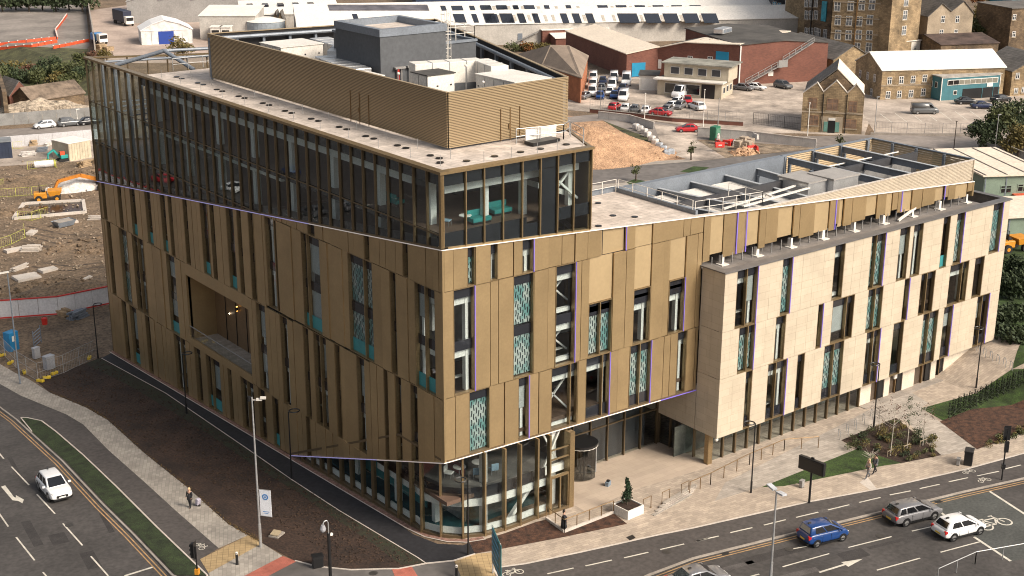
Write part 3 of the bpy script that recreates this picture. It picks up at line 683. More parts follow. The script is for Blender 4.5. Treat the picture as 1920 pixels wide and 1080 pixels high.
usR = [.1] + [px_ for px_ in [py_(p, 300+0*p, 0).x for p in (871.8,906.8,942.6,978.8,1013,1045.6,1076)]] + [13.15]
curtain(fR, usR, lambda u: bandR(u)+.16, zt, ())
mb = MB()
for k in range(4): mb.box(-.14+.07*k, -.10+.07*k, -.14, .1, 22.6, TOP-.1)
mb.box(-.1,.1,-.1,.1,22.6,TOP-.1); mb.build('corner_post', GOLDM, BLD)
mb = MB(); mb.box(-.25,.35,-.25,62.1,TOP-.14,TOP+.06); mb.build('roof_edge', GOLDM, BLD)
mb = MB(); mb.box(.36,13.25,-.25,.35,TOP-.14,TOP+.06); mb.build('roof_edge', GOLDM, BLD)
def DR(p, q, zb, zt_, m, name, th=.05):
    """vertical plate between plan points"""
    p, q = Vector(p), Vector(q); d = (q-p).normalized(); n = Vector((-d.y, d.x))*th/2
    mb = MB(); mb.prism([tuple(p+n), tuple(q+n), tuple(q-n), tuple(p-n)], zb, zt_); return mb.build(name, m, BLD)
# transoms, spandrels
for zz in (23.5, 19.4):
    ye = min(62, (22.5-zz)/.119) if zz < 22.5 else 0
    mb = MB(); mb.box(-.08, .0, max(0, ye), 62, zz-.04, zz+.04); mb.build('transom', GOLDO, BLD)
def sp(fn, u0, u1, z0, z1, name='spandrel', m=SPAN, d=.07): mb = MB(); slabbox(mb, fn, u0, u1, d, d+.03, z0(u0), z0(u1), z1(u0), z1(u1)); return mb.build(name, m, BLD)
sp(fL, .1, 49, C_(26.9), C_(TOP-.15)); sp(fR, .1, 13.1, C_(26.85), C_(TOP-.15))
sp(fR, .1, 7.3, lambda u: bandR(u)+.15, C_(23.6)); sp(fR, 7.3, 10.0, lambda u: bandR(u)+.15, C_(23.1)); sp(fR, 10, 13.1, C_(22.9), C_(23.8))
sp(fR, 8.45, 10.0, C_(23.1), C_(26.9), m=SPAN)
sp(fL, .1, 60, lambda u: bandL(u)+.15, lambda u: bandL(u)+.75)
sp(fL, 49, 61.9, C_(19.1), C_(19.5)); sp(fL, 30, 61.9, lambda u: max(bandL(u)+.15, 15.2), lambda u: max(bandL(u)+.2, 15.9))
sp(fL, 26, 49, C_(19.0), C_(19.6)); sp(fL, 6, 49, C_(23.1), C_(23.55))
mb = MB(); mb.box(.9, 1.25, 5, 48.8, 26.0, 26.8); mb.box(1.0,12.9,1.05,1.35,26.05,26.8); mb.box(.9,1.25,24,48.8,22.4,23.05)
mb.build('ceiling_edge', INTW, BLD)
mb = MB()
for y in (3.2, 9.7, 16.2, 22.7, 29.2, 35.7, 42.2, 48.4): mb.box(1.3,1.8,y,y+.5,15.5,26.6)
for x in (4.6, 8.0, 12.3): mb.box(x,x+.45,1.5,1.9,22.6,26.6)
mb.build('column', INTW, BLD)
mb = MB(); mb.bar((9.9,1.2,26.4),(12.9,1.2,23.9),.16); mb.bar((10.4,1.6,24.0),(12.9,1.6,26.4),.16)
mb.add([(9.9,2,25.3),(13,2,24.2),(13,3.4,24.2),(9.9,3.4,25.3),(9.9,2,24.9),(13,2,23.8),(13,3.4,23.8),(9.9,3.4,24.9)], [(0,3,2,1),(4,5,6,7),(0,1,5,4),(1,2,6,5),(2,3,7,6),(3,0,4,7)]); mb.build('brace', INTW, BLD)
# floors and cores
def plan(y): return 13.0 + .33*y
fl = MB()
for z, ymax in ((23.35,48.8),(19.25,61.8),(15.25,61.8)):
    y0 = max(.5, (22.5-z)/.119+.3 if z < 22.3 else .5)
    fl.prism([(.5,y0),(12.8 if z>22 else 24,y0),(12.8+.33*ymax,ymax),(.5,ymax)], z-.25, z)
fl.build('floor_slab', INTF, BLD)
fl = MB()
fl.prism([(.45,.45),(60,.45),(60,11),(30,40),(30,61),(.45,61.6)], 11.1, 11.4)
fl.prism([(.45,.45),(60,.45),(60,11),(30,40),(30,61),(.45,61.6),(.45,42.3),(3.2,42.3),(3.2,29.0),(.45,29.0)], 7.05, 7.35)
fl.prism([(.45,6.0),(11,6),(24,6),(30,40),(30,61),(.45,61.6)], 3.0, 3.3)
fl.prism([(.45,.45),(11,.45),(11,12),(.45,12)], 3.0, 3.3); fl.prism([(.5,24),(25,24),(25,61),(.5,61)], -1.2, -1.0)
fl.build('floor_slab', INTF, BLD)
core = MB(); core.box(7.5, 8, 9, 48.8, 15.5, 27.0); core.box(7.5,13,9,9.3,11.6,27.0); core.box(.5,13,48.8,49.0,15.6,27.7)
core.box(5.5,6,12,61,-1,15.2); core.box(.5,60,5.8,6.1,7.3,20.2); core.box(6,6.3,9,20,-.5,7)
core.build('inner_wall', INTD, BLD)
wl_ = MB(); wl_.box(5.4,5.5,14,60,3.3,15); wl_.box(6.9,7.5,10,48,23.4,26.9); wl_.box(1,59,5.7,5.79,11.5,19.5)
wl_.build('inner_wall', mat('interior_grey', (.22,.215,.21), .8, var=.3, scale=6), BLD)
# ---- roof
rf = MB(); rf.prism([(.3,.3),(13.0,.3),(14.9,3.9),(15.5,5.5),(27.5,40),(26,48.6),(.3,48.8)], TOP-.5, TOP-.06); rf.build('roof_deck', ROOFP, BLD)
DR((13.2,.2),(15.6,5.4),18,TOP+.02,GOLDM,'side_wall',.2); DR((15.6,5.4),(27.5,40.5),14,TOP+.02,GOLDM,'side_wall',.2)
# open terrace at the far end
T_A, T_B, T_C = (0,61.95), (10.8,57.2), (24,51.4)
for (p, q) in ((T_A, T_B), (T_B, T_C)):
    p, q = Vector(p), Vector(q); n = max(2, round((q-p).length/1.9))
    for k in range(n):
        a, b = p.lerp(q,k/n), p.lerp(q,(k+1)/n)
        DR(a, b, 19.6, 23.3, GLR, 'pane', .03); DR(a, b, 23.5, TOP-.1, GLC, 'pane', .03)
        mb = MB(); mb.box(b.x-.06,b.x+.06,b.y-.06,b.y+.06,15.2,TOP-.1); mb.build('mullion', GOLDO, BLD)
    DR(p, q, TOP-.14, TOP+.04, GOLDM, 'roof_edge', .22); DR(p, q, 23.3, 23.5, GOLDO, 'transom', .12)
    DR(p, q, -3.5, 19.5, GOLDO, 'rear_wall', .3)
mb = MB(); V = Vector
ap = px_(315,107,4.2)
mb.tube([(.6,56.0,TOP-.1),(4.5,53.2,TOP+1.3)],.2,10); mb.tube([(4.5,53.2,TOP+1.3),(5.8,49.6,TOP-.2)],.2,10); mb.tube([(4.5,53.2,TOP+1.3),(15,53,TOP+.9)],.16,8); mb.tube([(.6,60,TOP-.3),(12,56.6,TOP-.2)],.12,8)
for y in (50.5,53.5,56.5,59.5): mb.tube([(.7,y,15.3),(.7,y,TOP-.2)],.22,8)
for k in range(5): mb.bar((.6,50+k*2.6,23.4),(6+k,51+k*2,23.4),.12)
mb.build('steel_truss', STEELG, BLD)
def railing(name, pts, h=1.1, sp_=1.6, m=GALV, parent=None, r=.022, rails=(1.0,.5), post=.025):
    mb = MB()
    for a, b in zip(pts[:-1], pts[1:]):
        a, b = Vector(a), Vector(b); n = max(1, round((b-a).length/sp_))
        for k in range(n+1): p = a.lerp(b,k/n); mb.bar(p, p+Vector((0,0,h)), post*2)
        for f in rails: mb.tube([a+Vector((0,0,h*f)), b+Vector((0,0,h*f))], r, 6)
    return mb.build(name, m, parent)
railing('guard_rail', [(3.5,49.2,TOP),(16,49.5,TOP)], parent=BLD)
for x0,y0,x1,y1 in ((9.4,4.0,13.2,3.2),(13.2,3.2,14.6,4.2),(13.4,1.2,14.2,3.6)): railing('guard_rail', [(x0,y0,TOP),(x1,y1,TOP)], parent=BLD, r=.03, post=.03, sp_=2)
mb = MB(); mb.obox((11.2,3.2,TOP+.12),(2.6,1.0,.22),.05); mb.build('roof_hatch', BLACK, BLD); mb = MB(); mb.obox((11.6,3.9,TOP+.55),(3.0,.1,.9),.05); mb.build('roof_hatch_lid', WHT, BLD)
# fall arrest posts with discs round the roof edge
dm = MB(); dm.cyl((0,0,0),.26,.05,12); dproto = dm.build('fall_arrest_disc', BLACK, BLD); dproto.location = (1.6,2.4,TOP)
pr = MB(); pr.cyl((0,0,0),.018,.75,6); pproto = pr.build('fall_arrest_post', GALV, BLD); pproto.location = (1.0,1.5,TOP)
k = 0; y = 2.4
while y < 47:
    for dy in (0, 1.1):
        c = dproto.copy(); COL.objects.link(c); c.location = (2.3+.1*math.sin(y), y+dy+1.2, TOP-.03)
    c = pproto.copy(); COL.objects.link(c); c.location = (.9, y+2.6, TOP-.05)
    c = pproto.copy(); COL.objects.link(c); c.location = (2.9, y+.6, TOP-.05); y += 4.1
for x in (3.4, 5.8, 8.1, 9.9, 12.3):
    c = dproto.copy(); COL.objects.link(c); c.location = (x, 1.8, TOP-.03)
    c = pproto.copy(); COL.objects.link(c); c.location = (x+.8, .9, TOP-.05)
# ---- louvred plant screen
S0, S1, S2, S3 = Vector((4.4,5.4)), Vector((15.4,5.5)), Vector((27.0,39.6)), Vector((4.4,43.1))
ZS0, ZS1 = TOP+.12, 31.9
def louvre(p, q, z0, z1, m, name, n, th=.09, ztop=None, out=1):
    p, q = Vector(p), Vector(q); d = (q-p).normalized(); nr = Vector((-d.y, d.x))*out; mb = MB(); dz = (z1-z0)/n
    for k in range(n):
        za, zb_ = z0+k*dz, z0+(k+.62)*dz
        # blade: tilted out at the bottom
        P0, P1 = p, q
        if ztop is not None:      # sloping top or bottom: clip
            pass
        o0, o1 = nr*th, nr*.01
        o1 = nr*.05
        zb_ = z0+(k+.68)*dz
        vs = [(p.x-o0.x,p.y-o0.y,za),(q.x-o0.x,q.y-o0.y,za),(q.x-o1.x,q.y-o1.y,za+.01),(p.x-o1.x,p.y-o1.y,za+.01),
              (p.x-o0.x,p.y-o0.y,zb_),(q.x-o0.x,q.y-o0.y,zb_),(q.x-o1.x,q.y-o1.y,zb_),(p.x-o1.x,p.y-o1.y,zb_)]
        mb.add(vs, [(0,3,2,1),(4,5,6,7),(0,1,5,4),(1,2,6,5),(2,3,7,6),(3,0,4,7)])
    o = mb.build(name, m, BLD, kind='stuff')
    DR(p+nr*.03, q+nr*.03, z0, z1, DARK if name == 'louvre_blades' else m, 'screen_backing', .02); return o
louvre(S0, S1, ZS0, ZS1, LOUV, 'louvre_blades', 34); louvre(S3, S0, ZS0, ZS1, LOUV, 'louvre_blades', 34)
louvre(S2, S1, ZS0, ZS1, LOUV, 'louvre_blades', 22, out=-1); louvre(S3, S2, ZS0, ZS1, LOUV, 'louvre_blades', 22, out=-1)
for a, b in ((S0,S1),(S3,S0),(S1,S2),(S2,S3)): DR(a, b, ZS1, ZS1+.06, LOUV, 'screen_coping', .24)
# screen frame posts + rail inside
mb = MB()
for a, b, ins_ in ((S1,S2,Vector((-.5,.1))),(S2,S3,Vector((-.05,-.6)))):
    n = 9
    mb.tube([(a.x+ins_.x,a.y+ins_.y,ZS1-.35),(b.x+ins_.x,b.y+ins_.y,ZS1-.35)],.17,8)
    for k in range(n+1):
        p = a.lerp(b,k/n)+ins_*.6; mb.box(p.x-.12,p.x+.12,p.y-.12,p.y+.12,TOP,ZS1-.3)
mb.build('screen_frame', STEELG, BLD)
for (p, q, u, w_) in ((S0,S1,.42,.16),(S3,S0,.655,.07)):     # doors in the screen
    a = p.lerp(q,u); b = p.lerp(q,u+w_/2); c = p.lerp(q,u+w_); d = (q-p).normalized(); nn = Vector((d.y,-d.x))*.12
    mb = MB()
    for e in (a, b, c): mb.obox((e.x+nn.x, e.y+nn.y, TOP+1.2), (.05,.05,2.4), math.atan2(d.y,d.x))
    mb.obox(((b.x)+nn.x*1.2-.1*d.x, b.y+nn.y*1.2-.1*d.y, TOP+1.05), (.12,.08,.35), math.atan2(d.y,d.x)); mb.build('screen_door', GOLDD, BLD)
# penthouse
ph = MB(); PX0, PX1, PY0, PY1, PZ = 8.6, 15.0, 20.7, 27.6, 34.3
ph.box(PX0,PX1,PY0,PY1,TOP,PZ-.5)
ph.build('stair_tower', STEELD, BLD)
ph = MB(); ph.box(PX0-.08,PX1+.08,PY0-.08,PY0+.35,PZ-.55,PZ+.05); ph.box(PX0-.08,PX0+.4,PY0+.36,PY1+.08,PZ-.55,PZ+.05); ph.box(PX1-.4,PX1+.08,PY0+.36,PY1+.08,PZ-.55,PZ+.05); ph.box(PX0+.41,PX1-.41,PY1-.35,PY1+.08,PZ-.55,PZ+.05)
ph.build('tower_parapet', STEELG, BLD)
ph = MB(); ph.box(PX0+.4,PX1-.4,PY0+.35,PY1-.35,PZ-.7,PZ-.48); ph.build('tower_roof', ROOFP, BLD)
ph = MB(); ph.box(15.0,19.2,22.2,26.6,TOP,32.4); ph.box(10.4,12.2,27.7,31.0,TOP,32.9); ph.build('stair_tower', STEELD, BLD)
ph = MB(); ph.box(15.09,19.3,22.1,22.4,32.4,32.6); ph.box(19.0,19.3,22.41,26.7,32.4,32.6); ph.box(10.3,10.6,27.7,31.1,32.9,33.1); ph.box(10.61,12.3,30.8,31.1,32.9,33.1); ph.build('tower_parapet', STEELG, BLD)
# caged ladder
mb = MB(); lx, ly = 15.7, 21.9
for dx in (-.28,.28): mb.tube([(lx+dx,ly,TOP),(lx+dx,ly,PZ+1.0)],.03,6)
z = TOP+.3
while z < PZ+.9: mb.bar((lx-.28,ly,z),(lx+.28,ly,z),.03); z += .3
z = TOP+2.2
while z < PZ+1:
    mb.tube([(lx-.35,ly,z),(lx-.3,ly-.5,z),(lx,ly-.7,z),(lx+.3,ly-.5,z),(lx+.35,ly,z)],.025,5); z += .7
for a in (-.3,0,.3): mb.bar((lx+a,ly-.6+abs(a)*.3,TOP+2.2),(lx+a,ly-.6+abs(a)*.3,PZ+.9),.03)
mb.build('caged_ladder', WHT, BLD)
railing('guard_rail', [(15.2,22.3,32.6),(19.1,22.3,32.6),(19.1,26.5,32.6),(15.2,26.5,32.6)], parent=BLD, m=WHT)
mb = MB()
for k, x in enumerate((10.3,11.5,12.6)):
    mb.box(x-.5,x+.5,PY0-.35,PY0-.02,31.1,31.25)
    mb.tube([(x-.25,PY0-.2,TOP),(x-.25,PY0-.2,31.1)],.07,6); mb.tube([(x+.15,PY0-.2,TOP),(x+.15,PY0-.2,31.1)],.07,6)
mb.build('riser_pipes', GALVF, BLD); mb = MB(); mb.tube([(10.1,PY0-.25,29.5),(10.1,PY0-.25,31.1)],.09,6); mb.build('riser_pipes', REDP, BLD, label='red riser pipe')
# plant inside the screen
def unit(x, y, sx, sy, sz, m=WHT, label='', doors=True, z=TOP+.35, top=None):
    t = thing('air_handling_unit', label, 'rooftop unit', (x,y,TOP))
    b = MB(); b.box(-sx/2,sx/2,-sy/2,sy/2,z-TOP,z-TOP+sz); b.build('casing', m, t, bevel=.04)
    c = MB(); c.box(-sx/2-.08,sx/2+.08,-sy/2-.08,sy/2+.08,z-TOP+sz,z-TOP+sz+.07); c.build('lid', m if top is None else top, t)
    f = MB(); f.box(-sx/2+.1,-sx/2+.3,-sy/2+.1,sy/2-.1,0,z-TOP); f.box(sx/2-.3,sx/2-.1,-sy/2+.1,sy/2-.1,0,z-TOP); f.build('base_frame', GALVF, t)
    if doors:
        n = max(1, int(sy/1.1)); e = MB()
        for k in range(n):
            yy = -sy/2+(k+.5)*sy/n
            for zz in (.35,.75): e.box(-sx/2-.04,-sx/2-.005,yy-.08+.3,yy+.08+.3,z-TOP+sz*zz,z-TOP+sz*zz+.1)
            e.box(-sx/2-.02,-sx/2-.004,yy-.45,yy-.43,z-TOP+.1,z-TOP+sz-.1)
        n = max(1, int(sx/1.1))
        for k in range(n):
            xx = -sx/2+(k+.5)*sx/n
            for zz in (.35,.75): e.box(xx+.2,xx+.34,-sy/2-.04,-sy/2-.005,z-TOP+sz*zz,z-TOP+sz*zz+.1)
        e.build('hinges', BLACK, t)
    return t
unit(12.9,8.9,3.4,4.8,3.55,label='big cream air handling box nearest the right end of the louvred roof screen')
unit(9.0,13.9,2.5,2.2,3.55,label='small white plant box with a dark top behind the front corner of the roof screen', top=ROOFG)
unit(7.0,8.4,2.0,1.5,2.4,label='low grey-lidded plant box tucked in the front corner of the roof screen', top=ROOFG)
unit(9.0,36.0,4.2,3.8,3.25,label='long cream air handling box with black hinges in front of the rear roof screen')
unit(6.4,40.4,2.0,2.4,2.4,label='low white plant box farthest left inside the roof screen')
unit(6.2,19.0,1.5,2.6,3.0,label='cream plant box beside the left foot of the grey stair tower')
def ductrun(pts, sz, label, m=DUCT):
    t = thing('ventilation_duct', label, 'duct', (pts[0][0],pts[0][1],TOP)); mb = MB(); o = Vector((pts[0][0],pts[0][1],TOP))
    for a, b in zip(pts[:-1], pts[1:]): mb.bar(Vector(a)-o, Vector(b)-o, sz[0], sz[1])
    mb.build('duct_body', m, t, bevel=.05)
    l = MB()
    for a, b in zip(pts[:-1], pts[1:]):
        a, b = Vector(a)-o, Vector(b)-o; n = int((b-a).length/1.2)
        for k in range(1, n): c = a.lerp(b,k/n); e = (b-a).normalized()*.03; l.bar(c-e, c+e, sz[0]+.06, sz[1]+.06)
    if l.v: l.build('flange', GALV, t, kind='stuff')
ductrun([(9.0,16.8,31.3),(14.6,15.4,31.3),(13.7,11.6,31.3)], (1.5,1.7), 'large pale duct bending round in front of the grey stair tower', WHT)
ductrun([(7.2,21.6,30.6),(8.6,29.4,30.6)], (2.0,1.3), 'silver duct running from the grey tower to the long cream unit')
ductrun([(9.6,29.0,31.0),(12.6,33.0,30.8),(13.2,38.4,30.8)], (1.9,1.2), 'silver duct behind the long cream unit by the rear screen')
ductrun([(11.6,13.5,29.2),(11.6,9.0,29.2)], (.9,.9), 'short silver duct between the two white boxes at the front corner of the screen')
mb = MB(); mb.box(4.8,26,6,40,TOP-.04,TOP+.02); 
for (x,y,h) in ((11.9,13.6,4.2),(10.6,9.6,3.6),(8.0,17.2,3.5)):
    t = thing('flue_pole', 'thin steel pole with a sensor on top, at %s' % {11.9:'the bend of the pale duct',10.6:'the dark-topped plant box',8.0:'the foot of the grey tower'}[x], 'pole', (x,y,TOP)); q = MB(); q.cyl((0,0,0),.035,h,6); q.build('pole', GALV, t); q = MB(); q.ball((0,0,h),.12); q.build('sensor', WHT, t)
# ================================================================== wing: bronze parapet band over the stone box
# continuing tiers beyond x=25
WB = lambda u: 16.95
def jag(u0): return 16.95 + [0,.25,.0,.45,.1][int(u0*1.3)%5]
r = random.Random(21); u = 25.05
SEQ = []
while u < 60.6:
    wv = r.choice((.55,.8,1.1,1.5,1.9)); SEQ.append((u, min(u+wv,60.9))); u += wv
led_at = [uR(1400,250,3.84)(600,560), uR(1400,250,3.84)(1105,490), uR(1400,250,3.84)(1380,440), uR(1080,250,4.571)(1450,860)]
back = MB()
for i, (a, b) in enumerate(SEQ):
    rec = i % 3 == 1; bot = C_(jag(a)); lo = C_(jag(a))
    near = [x for x in led_at if a <= x < b]
    if b-a > .04:
        d0 = .12 if rec else 0
        panel(fR, a, b, bot, lambda u: bandR(u)-.04, GOLDL if rec else GOLD, d0, d0+.12)
        slabbox(back, fR, a, b, .26, .3, bot(a)+.1, bot(a)+.1, bandR(a)-.1, bandR(b)-.1)
    if near or (i in (2,)):
        l = MB(); slabbox(l, fR, b-.05, b+.03, -.06, -.0, bot(a)+.05, bot(a)+.05, bandR(b)-.05, bandR(b)-.05); l.build('led_strip', LEDP, BLD)
back.build('backing_wall', DARK, BLD)
mb = MB(); slabbox(mb, fR, 13.3, 61, -.02, .45, bandR(13.3)-.02, bandR(61)-.02, bandR(13.3)+.05, bandR(61)+.05); mb.build('parapet_coping', KERBW, BLD)
mb = MB(); mb.box(60.9,61.1,-.02,12,16.9,18.2); mb.build('end_panel', GOLD, BLD)
# legs and struts between the band and the stone parapet
mb = MB()
for k in range(9):
    x = 27.5+k*4.1; mb.box(x-.16,x+.16,.1,.4,16.3,17.1); mb.box(x-.4,x+.4,-.25,.5,16.32,16.4)
mb.bar((49.5,-.3,16.45),(52.5,.1,17.1),.18); mb.build('support_post', WHT, BLD)
mb = MB()
for k in range(30): x = 26.2+k*1.17; mb.box(x-.03,x+.03,.05,.12,16.2,17.2)
mb.build('hanger_rod', GALVF, BLD)
# ---- stone box
SX0, SX1, SZ0, SZ1 = 25.0, 63.3, 2.65, 16.7
s1 = uS(1290,480,3); s2 = uS(1500,420,3); s3 = uS(1680,340,3)
fine_j = (.9, 1.35)
def stone(fn, u, a, b, z0, z1):
    """stone field between windows split into tall panels with recessed joints"""
    n = max(1, round((b-a)/1.25)); 
    for k in range(n):
        q0, q1 = a+(b-a)*k/n, a+(b-a)*(k+1)/n; zs = [z0]; 
        z = z0+rng.choice((.62*3,.62*4)) 
        while z < z1-.8: zs.append(z); z += .62*rng.choice((3,4,5))
        zs.append(z1)
        for c0, c1 in zip(zs[:-1], zs[1:]):
            mb = MB(); j = rng.uniform(-.004,.004); slabbox(mb, fn, q0+.006, q1-.006, j, .4, c0+.006, c0+.006, c1-.006, c1-.006); mb.build('stone_panel', STONE, BLD)
def stier(fn, u0, u1, z0, z1, wins, slabs=()):
    cur = u0
    for wn in sorted(wins) + [(u1,u1,None)]:
        if wn[0]-cur > .05: stone(fn, None, cur, wn[0], z0, z1); bk = MB(); slabbox(bk, fn, cur, wn[0], .4, .5, z0, z0, z1, z1); bk.build('backing_wall', DARK, BLD)
        if wn[2] is not None: window(fn, wn[0], wn[1], C_(z0 if len(wn) < 6 else wn[5]), C_(z1), wn[2], wn[3] if len(wn) > 3 else None, wn[4] if len(wn) > 4 else False, slabs)
        cur = wn[1]
def Wq(f, row, a, b, kind='g', mull=None, led=False): return (f(a,row), f(b,row), kind, f(mull,row) if mull else None, led)
stier(fS, SX0, SX1, 11.8, SZ1, [Wq(s1,250,270,385,'b',328,True), Wq(s1,230,522,575,'s',None,True), Wq(s2,250,190,247,'x'), Wq(s2,200,395,472,'s',425,True),
    Wq(s2,150,555,610,'b'), Wq(s2,150,630,683,'b'), Wq(s3,330,258,296,'t'), Wq(s3,300,335,377,'s',None,True), Wq(s3,230,540,593,'s',None,True)])
stier(fS, SX0, SX1, 7.8, 11.78, [Wq(s1,520,283,370,'s',335,True), Wq(s1,450,490,546,'b'), Wq(s2,560,97,124,'g',None,True), Wq(s2,540,178,298,'g',258), Wq(s2,470,378,460,'s',420),
    Wq(s2,420,580,608,'g',None,True), Wq(s3,620,135,213,'g',170), Wq(s3,550,300,402,'b',370), Wq(s3,530,437,488,'g')])
stier(fS, SX0, SX1, SZ0, 7.78, [Wq(s1,800,318,355,'bd'), Wq(s1,750,443,546,'bd',490,True), Wq(s1,700,608,648,'gd'), Wq(s2,800,130,238,'sd',185), Wq(s2,750,365,440,'bd',405,True),
    Wq(s2,700,515,573,'gd'), Wq(s3,850,145,228,'sd',180), Wq(s3,830,260,308,'gd',None,True), Wq(s3,740,450,515,'gd',480,True)])
# stone side face (towards the entrance) and lower return
fSd = lambda u, d, z: (25.0+d, u, z)
for (z0, z1) in ((SZ0,7.78),(7.8,11.78),(11.8,SZ1)):
    n = 2
    for k in range(n):
        q0, q1 = -2.6+.42*0+k*1.25, -2.6+(k+1)*1.25
        mb = MB(); slabbox(mb, fSd, q0+.006, q1-.006, 0, -.0+.0+.38 if False else .38, z0+.006, z0+.006, z1-.006, z1-.006) if k else slabbox(mb, fSd, q0-.0, q1-.006, -.003, .0, z0+.006, z0+.006, z1-.006, z1-.006)
        mb.build('stone_panel', STONE, BLD)
n = 6
for k in range(n):
    q0, q1 = -.05+k*1.1, -.05+(k+1)*1.1; mb = MB(); slabbox(mb, fSd, q0+.006, q1-.006, 0, .38, SZ0+.006, SZ0+.006, 6.5, 6.5); mb.build('stone_panel', STONE, BLD)
mb = MB(); mb.box(25.4,63.2,-2.2,4.5,SZ0-.02,SZ0+.2); mb.build('soffit', GRITP, BLD)
mb = MB(); mb.box(24.85,63.45,-2.72,-1.9,SZ1,SZ1+.1); mb.box(24.85,25.7,-1.89,.0,SZ1,SZ1+.1); mb.box(62.8,63.45,-1.89,8,SZ1,SZ1+.1); mb.build('parapet_coping', mat('zinc_coping', (.15,.145,.145), .55, metal=.2, var=.1), BLD)
mb = MB(); mb.box(25.3,61.2,-1.9,6,16.15,16.32); mb.box(63.0,63.3,-2.2,14,2.6,16.68); mb.build('gutter_deck', mat('grey_membrane', (.22,.20,.185), .7, var=.2, scale=2), BLD)
mb = MB(); mb.box(61.2,63,-1.9,9,15.2,15.4); mb.build('gutter_deck', BLACK, BLD)
mb = MB(); mb.ball((25.1,-2.5,SZ0-.12),.16); mb.tube([(25.1,-2.5,SZ0-.1),(25.1,-2.5,SZ0+.1)],.05,6); mb.build('camera_dome', WHT, BLD)
# ---- wing roof
Zr = 20.35
mb = MB(); mb.prism([(13.2,.45),(24.8,.45),(24.8,9.9),(16.8,9.9)], 20.6, 20.85); mb.build('roof_deck', ROOFP, BLD)
for (x,y) in ((16.3,2.6),(19.2,4.2),(20.3,2.9),(17.6,7.6),(20.8,7.8)):
    c = dproto.copy(); COL.objects.link(c); c.location = (x,y,20.86); 
mb = MB(); mb.box(24.8,45,.5,11.8,17.4,17.6); mb.build('plant_deck', ROOFP, BLD)
mb = MB(); mb.box(45.01,60.7,.5,11.8,17.4,17.6); mb.build('plant_deck', mat('deck_painted_shade', (.05,.05,.055), .8, var=.3, scale=2), BLD)  # right half coloured dark as painted shade, so the well looks deeper
mb = MB(); mb.box(24.8,47.5,11.7,12.3,15,20.42); mb.box(16.5,24.8,9.9,10.2,20.0,21.2); mb.box(24.55,24.8,.5,9.9,17.6,21.2); mb.build('plant_wall', STEELG, BLD)
for k, x in enumerate((27.2,31.3,35.3,39.6,43.9,48.1,52.0,56.1)):
    zf, zb_ = (bandR(x)-.05, 19.75) if k < 5 else (20.25, 20.25); hh = .62
    mb = MB(); mb.bar((x,.5,zf-hh/2), (x,11.7,zb_-hh/2), .06, hh); bw_ = mb.build('roof_beam', STEELG, BLD)
    mb = MB(); mb.bar((x,.5,zf), (x,11.7,zb_), .34, .05); mb.build('top_flange', mat('flange_pale', (.42,.44,.46), .5, metal=.1, var=.05), bw_)
    for yy in (11.35, .9): mb = MB(); mb.box(x-.12,x+.12,yy,yy+.25,17.6,zb_-hh-.03 if yy > 5 else zf-hh-.03); mb.build('roof_post', STEELG, BLD)
Zr = 20.35
mb = MB()
for x in (48.3,52.2,56.3): mb.tube([(x,8,Zr-.5),(x+3.6,8,Zr-.5)],.07,6)
mb.bar((28.5,1.3,20.55),(40.5,4.2,20.1),.22,.12); mb.bar((30.5,1.0,20.5),(43.0,3.4,20.0),.22,.12); mb.bar((35,1.9,20.4),(35.3,2.9,20.4),.12)
mb.build('bracing_tube', WHT, BLD)
# louvre screens of the wing: back, end and the tapering front one
def wlouv(p, q, z0, z1, n, name='louvre_blades', m=LOUVW):
    mb = MB(); dz = (z1-z0)/n
    for k in range(n):
        za = z0+k*dz; p_, q_ = Vector(p), Vector(q)
        d = (q_-p_).normalized(); nn = Vector((-d.y,d.x))*.09
        mb.add([(p_.x-nn.x,p_.y-nn.y,za),(q_.x-nn.x,q_.y-nn.y,za),(q_.x,q_.y,za+dz*.6),(p_.x,p_.y,za+dz*.6),(p_.x-nn.x,p_.y-nn.y,za+.03),(q_.x-nn.x,q_.y-nn.y,za+.03),(q_.x,q_.y,za+dz*.6+.03),(p_.x,p_.y,za+dz*.6+.03)], [(0,3,2,1),(4,5,6,7),(0,1,5,4),(1,2,6,5),(2,3,7,6),(3,0,4,7)])
    mb.build(name, m, BLD, kind='stuff')
wlouv((47.5,12),(60.9,12),17.6,Zr+.05,13,m=LOUV); wlouv((60.9,12),(60.9,.2),17.6,Zr+.05,13,m=LOUV)
mb = MB(); mb.box(47.5,61.1,11.9,12.2,Zr,Zr+.1); mb.box(60.8,61.1,.2,11.89,Zr,Zr+.1)
for k in range(4): mb.box(47.6+k*4.1,47.9+k*4.1,11.7,11.9,17.6,Zr)
for y in (3.2,6.4,9.2): mb.box(60.6,60.8,y,y+.25,17.6,Zr)
mb.build('screen_frame', STEELG, BLD)
mb = MB(); k = 0; z = Zr
xa = lambda z: 13.2 + (21.62-z)/.0697      # where the sloping band passes height z
while z > 18.55:
    x0 = xa(z-.02); mb.add([(x0,.12,z-.11),(60.8,.12,z-.11),(60.8,.2,z),(x0-1.4,.2,z),(x0,.14,z-.13),(60.8,.14,z-.13),(60.8,.23,z-.02),(x0-1.4,.23,z-.02)], [(0,3,2,1),(4,5,6,7),(0,1,5,4),(1,2,6,5),(2,3,7,6),(3,0,4,7)]); z -= .135
mb.build('louvre_blades', LOUVW, BLD, kind='stuff')
mb = MB(); mb.prism([(31.5,.25),(60.8,.25),(60.8,.3),(31.5,.3)], lambda x,y: bandR(x)-.1, lambda x,y: Zr if x > 40 else bandR(x)); mb.box(60.78,60.9,.1,.3,18.3,Zr+.05); mb.build('screen_backing', LOUVW, BLD)
mb = MB(); mb.box(31.0,60.9,.1,.32,Zr,Zr+.06); mb.build('screen_coping', KERBW, BLD)
